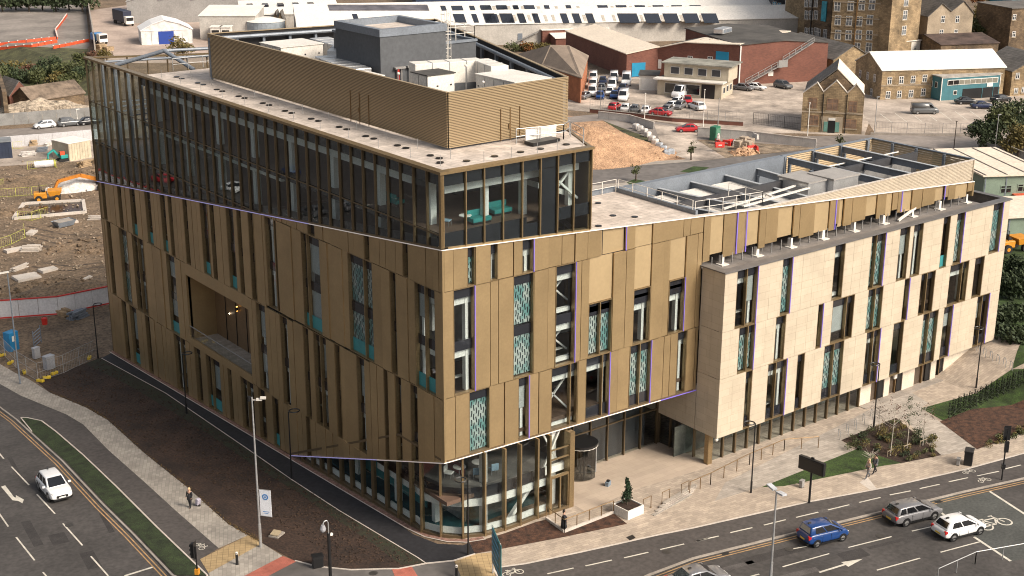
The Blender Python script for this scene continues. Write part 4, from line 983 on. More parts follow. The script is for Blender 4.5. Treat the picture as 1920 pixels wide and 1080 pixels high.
railing('guard_rail', [(24.6,.9,20.85),(24.6,9.6,20.85)], parent=BLD, m=WHT); railing('guard_rail', [(24.4,9.7,20.85),(16.8,9.7,20.85)], parent=BLD, m=WHT)
railing('guard_rail', [(25.2,1.2,20.6),(33,1.2,20.2),(33,5,20.2)], parent=BLD, m=WHT)
for i, (x,y,sx,sy,sz,lb) in enumerate(((42.2,4.6,3.0,3.4,1.6,'grey roof unit with a dished lid, left one of the pair on the wing roof'),(44.9,3.6,3.4,2.8,1.7,'grey roof unit with a flat lid, right one of the pair on the wing roof'))):
    t = thing('roof_unit', lb, 'rooftop unit', (x,y,17.6)); q = MB(); q.box(-sx/2,sx/2,-sy/2,sy/2,1.5,1.5+sz-.25); q.build('casing', DUCT, t, bevel=.05)
    q = MB(); q.box(-sx/2-.1,sx/2+.1,-sy/2-.1,sy/2+.1,1.5+sz-.24,1.5+sz-.1); q.build('lid', mat('unit_lid', (.34,.32,.30), .6, var=.1), t)
    q = MB(); [q.box(a-.08,a+.08,b-.08,b+.08,0,1.5) for a in (-sx/2+.3,sx/2-.3) for b in (-sy/2+.3,sy/2-.3)]; q.build('legs', GALVF, t)
for i, x in enumerate((30.4,34.5,38.6)):
    t = thing('ventilation_duct', ['pale round-shouldered duct in the wing roof bay nearest the glass box','pale round-shouldered duct in the middle one of three wing roof bays','pale round-shouldered duct beside the grey wing roof units'][i], 'duct', (x,5.6,17.6))
    q = MB(); q.add([(-1.7,-3,.4),(1.7,-3,.4),(1.7,5.6,.4),(-1.7,5.6,.4),(-1.5,-2.0,1.5),(1.5,-2.0,1.5),(1.5,5.6,1.75),(-1.5,5.6,1.75)], [(0,3,2,1),(4,5,6,7),(0,1,5,4),(1,2,6,5),(2,3,7,6),(3,0,4,7)]); q.build('duct_body', WHT, t, bevel=.25)
    q = MB(); q.box(-.6,.6,-3.5,-3.0,.2,1.2); q.box(-1.3,-.9,-4.2,-3.7,.0,1.6); q.build('duct_end', BLACK, t)
for k in range(6):
    t = thing('condenser', 'dark condenser unit in the %s louvred bay of the wing roof' % ['leftmost','second','third','fourth','fifth','far end'][k], 'rooftop unit', (49.2+1.9*k, 8.8-.3*(k%2), 17.6))
    q = MB(); q.box(-.7,.7,-.7,.7,.2,1.7); q.build('casing', STEELG, t); q = MB(); q.cyl((0,0,1.7),.5,.12,12); q.build('fan_guard', BLACK, t)
# ================================================================== balcony in the left face
y0, y1 = BAL
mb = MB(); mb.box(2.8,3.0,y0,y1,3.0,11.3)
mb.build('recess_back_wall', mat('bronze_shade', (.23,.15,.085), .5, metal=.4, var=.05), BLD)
mb = MB(); mb.box(.0,3,y0-.12,y0,3.3,11.3); mb.box(.0,3,y1,y1+.12,3.3,11.3); mb.box(.0,3,y0,y1,10.15,11.3); mb.box(-.02,.2,y0,y1,3.25,3.95)
mb.build('recess_lining', GOLD, BLD)
mb = MB(); mb.box(.2,2.8,y0,y1,3.3,3.7); mb.build('balcony_floor', SETTG, BLD)
for k in range(9):
    a = y0+(y1-y0)*k/9; mb = MB(); mb.box(.06,.08,a+.04,a+(y1-y0)/9-.04,4.0,5.05); mb.build('balustrade_pane', GLC, BLD)
mb = MB(); mb.box(.03,.11,y0,y1,5.05,5.1); mb.build('handrail', GALV, BLD)
mb = MB(); [mb.box(2.74,2.8,a-.03,a+.03,3.7,10.1) for a in (y1-2.2,y1-4.3,y1-6.4)]; mb.build('panel_joint', BLACK, BLD)
mb = MB(); mb.box(2.7,2.78,y0+.5,y0+3.0,3.7,8.6); mb.build('door_glass', SPAN, BLD)
mb = MB()
for a in (y0+.5,y0+1.3,y0+2.1,y0+3.0): mb.box(2.62,2.78,a-.06,a+.06,3.7,8.6)
mb.box(2.62,2.78,y0+.5,y0+3,8.5,8.65); mb.build('door_frame', INTW, BLD)
mb = MB(); mb.cyl((2.62,y1-4.9,7.4),.09,.35,10); mb.build('wall_light', BLACK, BLD)
mb = MB(); mb.cyl((2.62,y1-4.9,7.76),.07,.03,8); mb.cyl((2.62,y1-4.9,7.36),.07,.03,8); mb.build('lamp_lens', emis('lamp_amber', (1,.5,.1), 5), BLD)
mb = MB(); mb.ball((2.7,y1-3.1,6.6),.06); mb.build('lamp_lens', emis('lamp_white', (1,.9,.7), 6), BLD)
# ================================================================== ground floor glass round the corner
base = [gp(*p).to_2d() for p in [(600,888),(616,896),(638.5,910),(657,922),(679,934),(698,946),(722,961),(742,975.5),(764.5,990),(792,1001.5),(827,1010),(867.6,1012),(908,1008),(945,998),(973.5,988),(1006,975),(1033,970)]]
base = [Vector((.35,21.4)), Vector((.35,19.7))] + [Vector((max(.35, p.x+.3) if p.y > 3.2 else p.x+.2, p.y+.25)) for p in base]
base[-1].y = -.45; base += [Vector((11.25,-.55))]
def soff(p): return min(6.8-.026*max(p.x,0), 6.75-.348*(p.y) if p.y > 0 else 6.8)
for i, (a, b) in enumerate(zip(base[:-1], base[1:])):
    d = (b-a).normalized(); n_ = Vector((d.y,-d.x)) 
    mb = MB(); mb.obox((a.x, a.y, (soff(a)+G(a.x,a.y)-.3)/2), (.13,.42,soff(a)-G(a.x,a.y)+.3), math.atan2(d.y,d.x)); mb.build('mullion', GOLDM if b.y < 6 else GOLDO, BLD)
    a2, b2 = a+d*.07, b-d*.07; zg = G(0,a.y)+.25
    door = i == len(base)-2
    if not door: DR(a2, b2, zg, lambda x,y: soff(Vector((x,y)))-.02, GLS, 'pane', .03)
    DR(a, b, G(0,max(a.y,b.y))-.2, zg, GOLDO, 'plinth', .3)
    if not door:
        # first floor edge and white bulkhead behind the glass
        ins = Vector((-n_.x, -n_.y))*.45
        if soff(a) > 3.9: DR(a2+ins, b2+ins, 2.9, 3.75, SPAN, 'floor_edge', .08)
        if soff(a) > 3.0: DR(a2+ins*.8, b2+ins*.8, 2.3, 2.88, INTW, 'bulkhead', .1)
        DR(a2+ins*.6, b2+ins*.6, zg, zg+.5, INTW, 'sill_panel', .1)
mb = MB(); mb.obox((11.3,-.35,3), (.45,.7,6.6)); mb.obox((11.45,.6,3),(.3,1.6,6.6)); mb.build('pier', GOLDM, BLD)
mb = MB()
for (x,y) in ((1.6,14.5),(1.5,8.5),(1.9,4.0),(4.2,1.1),(10.6,.9)): mb.box(x-.22,x+.22,y-.22,y+.22,-.5,6.3 if y < 3 else 2.9)
mb.bar((6.0,.3,.3),(8.4,.5,2.5),.3); mb.build('column', INTW, BLD)
mb = MB(); mb.box(.9,11,.6,20,-.25,-.1); mb.build('ground_floor', mat('teal_carpet', (.02,.085,.095), .8, var=.4, scale=2), BLD)
mb = MB(); mb.prism([(1.0,6),(1.6,2.6),(3.6,.7),(11,.3),(11,9),(1,9)], 3.0, 3.6); mb.build('floor_slab', mat('first_floor', (.16,.15,.14), .6, var=.2), BLD)
mb = MB(); mb.box(3.5,3.6,2.5,20,-.2,2.9); mb.box(7.2,11,5,5.1,3.6,6.2); mb.build('inner_wall', mat('interior_mid', (.30,.30,.29), .8, var=.3, scale=3), BLD)
mb = MB(); mb.box(2.4,2.5,6,18,.0,1.6); mb.build('inner_wall', TEALP, BLD); mb = MB(); mb.box(3.4,3.49,2.5,8.5,3.7,4.6); mb.build('inner_wall', mat('maroon_panel', (.16,.02,.03), .6), BLD)
# door set at the right end of the glass
dx0, dx1, dy = base[-2].x, base[-1].x, -.5
mb = MB(); mb.box(dx0+.08,dx0+.2,dy-.12,dy+.05,0,2.9); mb.box((dx0+dx1)/2-.06,(dx0+dx1)/2+.06,dy-.12,dy+.05,0,2.9); mb.box(dx1-.28,dx1-.14,dy-.12,dy+.05,0,2.9); mb.box(dx0+.08,dx1-.14,dy-.12,dy+.05,2.9,3.1); mb.box(dx0+.08,dx1-.14,dy-.08,dy+.05,4.4,4.5)
for z in (5.2,): mb.box(dx0+.08,dx1-.14,dy-.08,dy+.05,z,z+.08)
mb.build('door_frame', GOLDM, BLD)
for (z0,z1) in ((.1,2.9),(3.1,4.4),(4.5,5.2),(5.28,6.4)): mb = MB(); mb.box(dx0+.1,dx1-.2,dy-.02,dy+.0,z0,z1); mb.build('pane', GLC, BLD)
mb = MB(); mb.bar((dx0+.2,dy+1,3.4),(dx1-.2,dy+1,6.3),.14); mb.bar((dx0+.2,dy+1.2,6.3),(dx1-.2,dy+1.2,3.4),.14); mb.box(dx0,dx1,dy+.5,dy+.9,3.05,3.6); mb.build('brace', INTW, BLD)
# white edging at the foot of the left face and kerb curve
sheet('building_edging', strip([Vector((-.42,62,0)),Vector((-.42,4.6,0)),Vector((-.2,2.4,0)),Vector((.6,.6,0)),Vector((1.6,-.35,0)),Vector((3.0,-.8,0))], .1), KERBW, 70)
sheet('building_edging', strip([Vector((-.2,62,0)),Vector((-.2,4.6,0)),Vector((0,2.6,0)),Vector((.8,.8,0)),Vector((1.8,-.1,0)),Vector((3.0,-.5,0))], .42), mat('pink_gravel', (.30,.17,.13), .9, var=.3, scale=.3, fine=.3), 50)
# ---- entrance recess
RX0, RX1, RY = 11.8, 24.9, 4.3
def bays(p, q, n, z0, zt_, trans=(), gm=GLS, w_=.09):
    p, q = Vector(p), Vector(q)
    for k in range(n+1):
        a = p.lerp(q,k/n); d = (q-p).normalized(); mb = MB(); mb.obox((a.x,a.y,(z0+zt_)/2),(w_,.28,zt_-z0),math.atan2(d.y,d.x)); mb.build('mullion', GOLDO, BLD)
        if k < n:
            b = p.lerp(q,(k+1)/n); zz = [z0]+list(trans)+[zt_]
            for i in range(len(zz)-1): DR(a+d*.06, b-d*.06, zz[i]+.04, zz[i+1]-.04, gm, 'pane', .03)
    for z in trans: DR(p, q, z-.05, z+.05, GOLDO, 'transom', .14)
bays((RX0,RY),(RX1,RY),7,-.2,6.3,(3.0,4.4)); bays((RX1+.35,RY),(RX1+.35,-1.3),4,-.2,2.64,())
mb = MB(); mb.box(RX1+.1,RX1+.6,-1.75,-1.3,-.1,2.64); mb.build('pier', GOLDM, BLD)
mb = MB(); mb.box(RX0-.1,RX0+.0,.4,RY,-.2,6.4); mb.build('recess_side_wall', GOLDO, BLD)
mb = MB(); mb.box(12.1,13.6,RY-.12,RY-.06,.1,2.9); mb.build('directory_board', BLACK, BLD)
for k, w_ in enumerate((1.0,.7,1.1,.85,1.0,.6)): mb = MB(); mb.box(12.25,12.25+w_,RY-.15,RY-.125,2.45-k*.36,2.57-k*.36); mb.build('board_lettering', WHT, BLD)
# revolving door
rdx, rdy, rr = 15.7, RY-.9, 1.35
t = thing('revolving_door', 'round glass revolving door under the overhang at the entrance', 'door', (rdx,rdy,.03))
N = 20
for k in range(N):
    a0, a1 = 2*PI*k/N, 2*PI*(k+1)/N
    if 0.68 < ((a0+.3) % PI)/PI < .92: continue
    am = (a0+a1)/2; q = MB(); q.obox((rr*math.cos(am),rr*math.sin(am),1.3),(2*rr*math.sin(PI/N)+.005,.03,2.6),am+PI/2); q.build('drum_glass', DRUMG, t)
mb = MB(); mb.cyl((0,0,2.62),rr+.03,.22,24); mb.build('canopy', BLACK, t); mb = MB()
for k in range(4): a = PI/4+k*PI/2+.3; mb.bar((0,0,.05),(rr*.93*math.cos(a),rr*.93*math.sin(a),.05),.06); mb.bar((0,0,2.55),(rr*.93*math.cos(a),rr*.93*math.sin(a),2.55),.06); mb.box(rr*.93*math.cos(a)-.04,rr*.93*math.cos(a)+.04,rr*.93*math.sin(a)-.04,rr*.93*math.sin(a)+.04,0,2.6)
mb.cyl((0,0,0),.05,2.6,8); mb.build('door_wings', GALV, t)
mb = MB(); mb.tube([(rr*math.cos(a*.3),rr*math.sin(a*.3),2.6) for a in range(22)],.045,6); mb.build('rim', WHT, t)
mb = MB(); mb.box(12.2,24,RY+.5,RY+.6,-.3,6.2); mb.build('inner_wall', INTD, BLD)
# ---- recessed glazing under the stone box
gy = -1.35
n = 13; us = [25.5+(44.6-25.5)*k/n for k in range(n+1)]
us[0] = 25.6
bays((us[0],gy),(us[-1],gy),n,-.2,2.66,(),w_=.14)
mb = MB(); mb.box(24,45,gy+2.5,gy+2.6,-.2,2.6); mb.build('inner_wall', mat('interior_sage', (.12,.13,.11), .8, var=.4, scale=1.5), BLD)
solid = [(44.7,46.3),(48.2,49.0),(50.9,52.7),(55.2,56.0),(57.2,63.1)]
for a, b in solid: mb = MB(); mb.box(a,b,gy-.05,gy+.3,-.2,2.63); mb.build('stone_pier', mat('pale_pier', (.62,.54,.44), .8, var=.06), BLD)
for a, b in ((46.3,48.2),(49.0,50.9),(52.7,55.2),(56,57.2)):
    mb = MB(); mb.box(a,b,gy+.2,gy+.25,-.2,2.6); mb.build('door_leaf', mat('door_brown', (.10,.075,.055), .4), BLD); mb = MB(); mb.box(b-.7,b,gy+.05,gy+.19,-.2,2.6); mb.build('door_recess', BLACK, BLD)
    mb = MB(); mb.box((a+b)/2-.05,(a+b)/2+.05,gy+.0,gy+.2,0,2.6); mb.build('door_frame', GOLDD, BLD)
mb = MB(); mb.box(49.6,50.0,gy-.1,gy+.1,1.5,2.1); mb.build('wall_sign', WHT, BLD)
mb = MB(); mb.box(44.7,57,-2.3,gy-.06,-.2,.06); mb.build('door_step', KERB, BLD)
# lower front stepping (sheets of furniture seen through the glass)
def chair(x, y, z, rz, m, lb):
    t = thing('lounge_chair', lb, 'chair', (x,y,z), rz); q = MB(); q.box(-.3,.3,-.3,.3,.35,.45); q.build('seat', m, t, bevel=.04)
    q = MB(); q.box(-.3,.3,.26,.34,.45,.95); q.build('backrest', m, t, bevel=.04); q = MB(); [q.cyl((a,b,0),.02,.35,6) for a in (-.25,.25) for b in (-.25,.25)]; q.build('legs', GALV, t)
GR_ = 'furniture seen through the glass'
chair(2.6,3.2,3.62,.5,INTW,'white chair on the first floor behind the curved glass, left of the round tables')
chair(4.2,1.9,3.62,2.6,mat('blue_fabric',(.25,.36,.45),.8),'pale blue chair behind the curved corner glass')
chair(5.6,1.7,3.62,2.9,MATS['blue_fabric'],'pale blue chair right of the round tables behind the corner glass')
for x, y, lb in ((3.4,3.0,'left round white table behind the curved corner glass'),(5.0,2.8,'right round white table behind the curved corner glass')):
    t = thing('round_table', lb, 'table', (x,y,3.62)); q = MB(); q.cyl((0,0,.7),.5,.04,16); q.build('tabletop', INTW, t); q = MB(); q.cyl((0,0,0),.05,.7,8); q.cyl((0,0,0),.25,.03,12); q.build('leg', GALV, t)
chair(2.0,2.3,23.36,.6,mat('blue_fabric',(.25,.36,.45),.8),'pale shell chair behind the top storey glass just right of the corner')
t = thing('round_table', 'small white table between teal seats on the top storey', 'table', (3.3,1.9,23.36)); q = MB(); q.cyl((0,0,.6),.45,.04,16); q.build('tabletop', INTW, t); q = MB(); q.cyl((0,0,0),.05,.6,8); q.build('leg', GALV, t)
for (x,y,rz,lb) in ((4.3,1.6,0,'teal sofa in the second bay of the top storey right of the corner'),(6.9,2.6,0,'teal sofa beside a white column on the top storey'),(2.4,9.5,PI/2,'teal sofa on the top storey seen through the left glass')):
    t = thing('sofa', lb, 'sofa', (x,y,23.36), rz); q = MB(); q.box(-.8,.8,-.4,.4,.15,.45); q.build('seat', TEAL, t, bevel=.05); q = MB(); q.box(-.8,.8,.3,.45,.45,.9); q.build('backrest', TEAL, t, bevel=.05); q = MB(); q.box(-.75,.75,-.35,.35,0,.15); q.build('plinth', BLACK, t)
# ================================================================== vehicles
PAINT = {}
def paint(n, c, rough=.28, metal=0): 
    if n not in PAINT: PAINT[n] = mat('car_paint_'+n, c, rough, metal, var=.04, fine=.01, coat=.6)
    return PAINT[n]
LAMPR = mat('tail_lamp', (.45,.02,.02), .3, var=.05); LAMPW = mat('head_lamp', (.6,.6,.6), .15, var=.05)
RIM = mat('wheel_rim', (.35,.35,.35), .4, metal=.6); PLY = mat('number_plate', (.75,.5,.06), .5, var=.03); PLW = mat('number_plate_front', (.7,.7,.66), .5, var=.03)
CARSPEC = {  # length, width, height, stations of lower body (x, top z, half width), greenhouse (x base r, x roof r, x roof f, x base f), wheels
 'hatch':  dict(L=4.05, W=1.74, H=1.46, belt=.95, hood=.90, gh=(-1.88,-1.45,.22,1.12), wr=.31, wx=(-1.22,1.27), front=.62),
 'mini':   dict(L=3.70, W=1.70, H=1.58, belt=1.02, hood=.98, gh=(-1.70,-1.52,.20,1.15), wr=.29, wx=(-1.12,1.18), front=.68),
 'suv':    dict(L=4.50, W=1.86, H=1.64, belt=1.05, hood=1.02, gh=(-2.05,-1.60,.30,1.10), wr=.36, wx=(-1.32,1.38), front=.80),
 'estate': dict(L=4.58, W=1.82, H=1.48, belt=.97, hood=.92, gh=(-2.12,-1.80,.30,1.22), wr=.32, wx=(-1.32,1.35), front=.64),
 'saloon': dict(L=4.50, W=1.78, H=1.44, belt=.92, hood=.88, gh=(-1.75,-.95,.30,1.10), wr=.32, wx=(-1.32,1.35), front=.62),
 'van':    dict(L=5.20, W=1.95, H=2.05, belt=1.15, hood=1.12, gh=(-2.55,-2.48,1.15,1.85), wr=.34, wx=(-1.60,1.62), front=.80),
 'bigvan': dict(L=5.80, W=2.05, H=2.55, belt=1.30, hood=1.25, gh=(-2.85,-2.80,1.35,2.10), wr=.36, wx=(-1.80,1.85), front=.90)}
def car(kind, col, pos, direction, label, cat='car', group=None, glassy=True, name=None, far=False, metal=0, lights=False):
    s = CARSPEC[kind]; L, W, H = s['L'], s['W'], s['H']; p = paint(*((col[0], col[1]) if isinstance(col, tuple) and isinstance(col[0], str) else (str(col), col)))
    d = Vector(direction[:2]).normalized(); rz = math.atan2(d.y, d.x)
    t = thing(name or {'car':'parked_car','van':'parked_van'}.get(cat,'car'), label, cat, (pos.x, pos.y, G(pos.x,pos.y)+.015), rz, group)
    # pitch with the slope
    gx = (G(pos.x+d.x*2, pos.y+d.y*2)-G(pos.x-d.x*2, pos.y-d.y*2))/4; t.rotation_euler[1] = -math.atan(gx)
    xr, xf = -L/2, L/2; belt, hood = s['belt'], s['hood']; gb0, gr0, gr1, gb1 = s['gh']; hw = W/2
    st = [(xr, belt*.72, .84, .42), (xr+.06, belt*.86, .93, .30), (xr+.22, belt*.985, .98, .24), (gb0+.35, belt, 1, .22), (0, belt-.01, 1, .20), (gb1-.25, hood+.01, 1, .21),
          ((gb1+xf)/2, hood-.04, .98, .22), (xf-.30, hood-.14, .95, .24), (xf-.08, s['front'], .88, .28), (xf, s['front']*.8, .78, .38)]
    if kind == 'saloon': st[2] = (xr+.3, belt*.97, .97, .24)
    b = MB(); n = 0
    for x, zt_, k, zb in st:
        w_ = hw*k; b.v += [(x,-w_*.93,zb),(x,-w_,zb+.18),(x,-w_,zt_*.72+.06),(x,-w_*.94,zt_-.02),(x,-w_*.84,zt_+.02),(x,w_*.84,zt_+.02),(x,w_*.94,zt_-.02),(x,w_,zt_*.72+.06),(x,w_,zb+.18),(x,w_*.93,zb)]
    for i in range(len(st)-1):
        for k in range(10): b.f.append((i*10+k, i*10+(k+1)%10, (i+1)*10+(k+1)%10, (i+1)*10+k))
    b.f += [tuple(range(10)), tuple(range((len(st)-1)*10, len(st)*10))[::-1]]
    o = b.build('body', p, t, smooth=True); m = o.modifiers.new('s','SUBSURF'); m.levels = m.render_levels = 2 if not far else 0
    # cabin shell with separate glass panels
    van = 'van' in kind; bw, rw = hw*.88, hw*(.70 if not van else .84); zr = H; zb = belt-.04; gb1 += 0 if van else .12; hz = hood-.03
    g = MB(); V8 = [(gb0,-bw,zb),(gb1,-bw,hz),(gr1,-rw,zr-.03),(gr0,-rw,zr-.02),(gb0,bw,zb),(gb1,bw,hz),(gr1,rw,zr-.03),(gr0,rw,zr-.02)]; xm = (gr0+gr1)/2
    g.add(V8+[(xm,-rw,zr+.02),(xm,rw,zr+.02),(xm,-bw,(zb+hz)/2),(xm,bw,(zb+hz)/2)], [(0,10,8,3),(10,1,2,8),(4,7,9,11),(11,9,6,5),(1,5,6,2),(0,3,7,4),(3,8,9,7),(8,2,6,9),(0,4,11,10),(10,11,5,1)])
    g.build('cabin', p, t, smooth=True, bevel=.09 if not far else 0)
    def quad(nm, P4, off):
        P4 = [Vector(v) for v in P4]; n_ = (P4[1]-P4[0]).cross(P4[3]-P4[0]).normalized(); 
        if n_.dot(Vector(off)) < 0: n_ = -n_
        q = MB(); q.add([v+n_*.014 for v in P4]+[v-n_*.03 for v in P4], [(0,1,2,3),(4,7,6,5),(0,4,5,1),(1,5,6,2),(2,6,7,3),(3,7,4,0)]); q.build(nm, CARG, t)
    def mixp(A_, B_, C_, D_, u, v): A_, B_, C_, D_ = map(Vector, (A_,B_,C_,D_)); return (A_.lerp(B_,u)).lerp(D_.lerp(C_,u),v)
    F4 = (V8[1],V8[5],V8[6],V8[2]); quad('windscreen', [mixp(*F4,u,v) for u,v in ((.07,.10),(.93,.10),(.92,.92),(.08,.92))], (1,0,.5))
    if not van: R4 = (V8[4],V8[0],V8[3],V8[7]); quad('rear_window', [mixp(*R4,u,v) for u,v in ((.1,.22 if kind!='saloon' else .1),(.9,.22 if kind!='saloon' else .1),(.9,.9),(.1,.9))], (-1,0,.5))
    for sy, S4 in ((-1,(V8[0],V8[1],V8[2],V8[3])),(1,(V8[4],V8[5],V8[6],V8[7]))):
        spans = ((.16,.50),(.54,.93)) if kind not in ('estate','suv') else ((.06,.24),(.28,.56),(.60,.94))
        if van: spans = ((.80,.95),)
        for u0,u1 in spans: quad('side_window', [mixp(*S4,u,v) for u,v in ((u0,.14 if not van else .2),(u1,.14 if not van else .2),(u1-(.03 if u1>.9 else 0),.86),(u0+(.02 if u0<.2 else 0),.86))], (0,sy,.2))
    for sx in s['wx']:
        for sy in (-1,1):
            q = MB(); a = (sx, sy*(hw-.20), s['wr']); e = (sx, sy*(hw+.0), s['wr']); q.tube([a, e], s['wr'], 16); wh = q.build('wheel', RUB, t)
            q = MB(); q.tube([(sx,sy*(hw-.02),s['wr']),(sx,sy*(hw+.012),s['wr'])], s['wr']*.62, 12); q.build('rim', RIM, wh)
            if not far: q = MB(); q.tube([(sx,sy*(hw-.03),s['wr']+.03),(sx,sy*(hw+.004),s['wr']+.03)], s['wr']*1.16, 16); q.build('wheel_arch', BLACK, t)
    if not far or lights:
        for sy in (-1,1):
            q = MB(); q.obox((xr+.13, sy*hw*.80, belt*.80), (.2,.22,.24), sy*.25); q.build('tail_light', LAMPR, t)
            q = MB(); q.obox((xf-.24, sy*hw*.66, s['front']*1.0), (.26,.34,.09), -sy*.35, 0, .25); q.build('headlight', LAMPW, t)
            q = MB(); q.obox((gb1-.35, sy*(hw+.1), belt+.05), (.12,.2,.14)); q.build('mirror', p, t)
        for sy in (-1,1):
            q = MB()
            for xx in ((gr1-.1),(gr1-.1+gb0)/2+.15): q.box(xx-.008,xx+.008,sy*hw-.03 if sy>0 else sy*hw-.006,sy*hw+.006 if sy>0 else sy*hw+.03,.34,belt*.86)
            q.build('door_seam', BLACK, t)
            for xx in ((gr1-.1)-.85,(gr1-.1+gb0)/2-.55): q = MB(); q.obox((xx,sy*(hw-.005),belt*.80),(.2,.05,.04)); q.build('door_handle', p if kind != 'suv' else BLACK, t)
            q = MB(); q.box(-L*.36,L*.36,sy*hw-.05 if sy > 0 else sy*hw-.012,sy*hw+.012 if sy > 0 else sy*hw+.05,.2,.30); q.build('sill_trim', BLACK, t)
        q = MB(); q.box(xf-.1,xf+.01,-hw*.72,hw*.72,.24,.36); q.build('bumper_trim', BLACK, t)
        q = MB(); q.box(gr0+.1,gr0+.35,-.05,.05,zr+.02,zr+.12); q.build('roof_aerial', BLACK, t)
        q = MB(); q.box(xr-.02,xr+.03,-.26,.26,belt*.5,belt*.5+.12); q.build('number_plate', PLY, t)
        q = MB(); q.box(xf-.05,xf+.02,-.45,.45,.42,s['front']*.78); q.build('grille', BLACK, t)
        q = MB(); q.box(xf-.02,xf+.035,-.26,.26,.42,.53); q.build('number_plate', PLW, t)
        q = MB(); q.box(xr-.01,xr+.1,-hw*.8,hw*.8,.26,.4); q.build('bumper_trim', BLACK, t)
    return t
def between(a, b): A, B = gp(*a), gp(*b); return (A+B)/2, (B-A)
rdir = gp(1800,927)-gp(1480,1005)
ldir = gp(249,1002)-gp(117,866)
W_ = ('white',(.72,.72,.72)); SV = ('silver',(.15,.148,.155)); BK = ('black',(.012,.013,.016)); NV = ('navy',(.012,.02,.06)); RD = ('red',(.42,.015,.02)); GY = ('grey',(.10,.105,.11)); BL = ('blue',(.006,.042,.17)); CR = ('cream',(.62,.58,.50))
car('suv', W_, gp(103,925), ldir, 'white SUV driving down the left hand road past the grass verge', name='moving_car')
car('mini', BL, gp(1542,1012), rdir, 'small bright blue hatchback on the right hand road', name='moving_car')
car('estate', SV, gp(1710,972), rdir, 'silver estate car on the right road behind the white hatchback', name='moving_car')
car('hatch', W_, gp(1797,1000), rdir, 'white hatchback waiting at the stop line by the cycle symbol', name='moving_car')
car('saloon', SV, gp(1308,1098), rdir, 'silver car cut off by the bottom edge of the photo', name='moving_car')
# ================================================================== street furniture
def hoop_lamp(px, py, ang, lb):
    b = gp(px, py); t = thing('street_lamp', lb, 'street lamp', b, ang, 'hoop headed lamps round the building')
    q = MB(); q.tube([(0,0,0),(0,0,1.0)], .085, 8); q.tube([(0,0,1.0),(0,0,5.95)], [.06,.05], 8); q.build('pole', BLACK, t)
    q = MB(); q.tube([(.48+.42*math.cos(PI+a*PI/8),.42*math.sin(a*PI/8)*.9,6.0) for a in range(17)], .05, 6, cap=False); q.build('lamp_hoop', BLACK, t)
    q = MB(); q.bar((0,0,5.9),(.12,0,6.0),.08); q.build('bracket', BLACK, t)
hoop_lamp(184,672,-.3,'hoop headed lamp post at the far left end of the new path'); hoop_lamp(350,776,-.3,'hoop headed lamp post below the balcony on the left side')
hoop_lamp(547,898,-.3,'hoop headed lamp post where the violet light line meets the path'); hoop_lamp(878,1041,2.6,'hoop headed lamp post in front of the curved corner glass')
hoop_lamp(1408,924,2.6,'hoop headed lamp post nearest the black message sign'); hoop_lamp(1638,801,2.9,'hoop headed lamp post above the planted triangle bed'); hoop_lamp(1830,727,2.9,'hoop headed lamp post on the lawn edge at the far right')
# banner pole
b = gp(489,1026); zt = pvert(470,745,b)-b.z
t = thing('banner_pole', 'tall grey lighting column carrying a white banner and twin cameras', 'lamp post', b, -.9)
q = MB(); q.tube([(0,0,0),(0,0,1.9)],.12,8); q.tube([(0,0,1.9),(0,0,zt)],[.09,.055],8); q.build('pole', GALV, t)
q = MB(); q.box(.15,1.02,-.02,.02,2.6,4.7); q.build('banner', mat('banner_cloth',(.66,.68,.72),.8,var=.05), t)
q = MB()
for k in range(12):
    a = k*PI/6; q.box(.58+.19*math.cos(a)-.05,.58+.19*math.cos(a)+.05,-.03,.03,4.15+.19*math.sin(a)-.05,4.15+.19*math.sin(a)+.05)
q.box(.52,.64,-.03,.03,4.09,4.21); q.box(.35,.85,-.028,.028,2.95,3.0); q.box(.45,.75,-.028,.028,2.83,2.87); q.build('banner_emblem', mat('banner_blue',(.06,.22,.50),.8), t)
q = MB(); q.bar((0,0,2.62),(1.05,0,2.6),.04); q.bar((0,0,4.7),(1.05,0,4.72),.04); q.build('banner_arm', GALV, t)
for k,(dx,dz) in enumerate(((.45,-.1),(.75,.05))): q = MB(); q.bar((0,0,zt-.2),(dx,0,zt+dz-.1),.05); q.obox((dx+.1,0,zt+dz),(.4,.16,.16),.2); q.build('camera', WHT, t)
q = MB(); q.cyl((-.22,0,zt-.3),.13,.35,8); q.build('lantern', BLACK, t)
# cctv mast
b = gp(620,1092); zt = pvert(614,975,b)-b.z
t = thing('camera_mast', 'black mast with a domed camera at the bottom left of centre', 'camera pole', b)
q = MB(); q.tube([(0,0,0),(0,0,zt-1.0)],.12,8); q.build('pole', BLACK, t); q = MB(); q.tube([(0,0,zt-1.0),(0,0,zt-.2),(-.1,0,zt),(-.3,0,zt),(-.42,0,zt-.2)],.04,6); q.build('swan_neck', GALV, t)
q = MB(); q.cyl((-.42,0,zt-.55),.22,.3,12,.12); q.ball((-.42,0,zt-.6),.2); q.build('camera_dome', mat('dome_grey',(.3,.3,.32),.3), t); q = MB(); q.obox((.15,0,zt-1.15),(.3,.14,.16)); q.build('camera', WHT, t)
# big twin head lighting column
b = gp(1444,1092); zt = pvert(1450,922,b)-b.z
t = thing('street_lamp', 'tall galvanised column with two flat lantern heads beside the right road', 'street lamp', b, math.atan2(rdir.y,rdir.x)-PI/2)
q = MB(); q.tube([(0,0,0),(0,0,1.6)],.12,8); q.tube([(0,0,1.6),(0,0,zt)],[.09,.06],8); q.build('pole', GALV, t)
for sx in (-1,1): q = MB(); q.obox((sx*.55,0,zt+.12),(.75,.38,.12),0,0,-sx*.12); q.build('lantern', mat('lantern_grey',(.5,.52,.55),.4), t); q = MB(); q.bar((0,0,zt),(sx*.3,0,zt+.06),.06); q.build('arm', GALV, t)
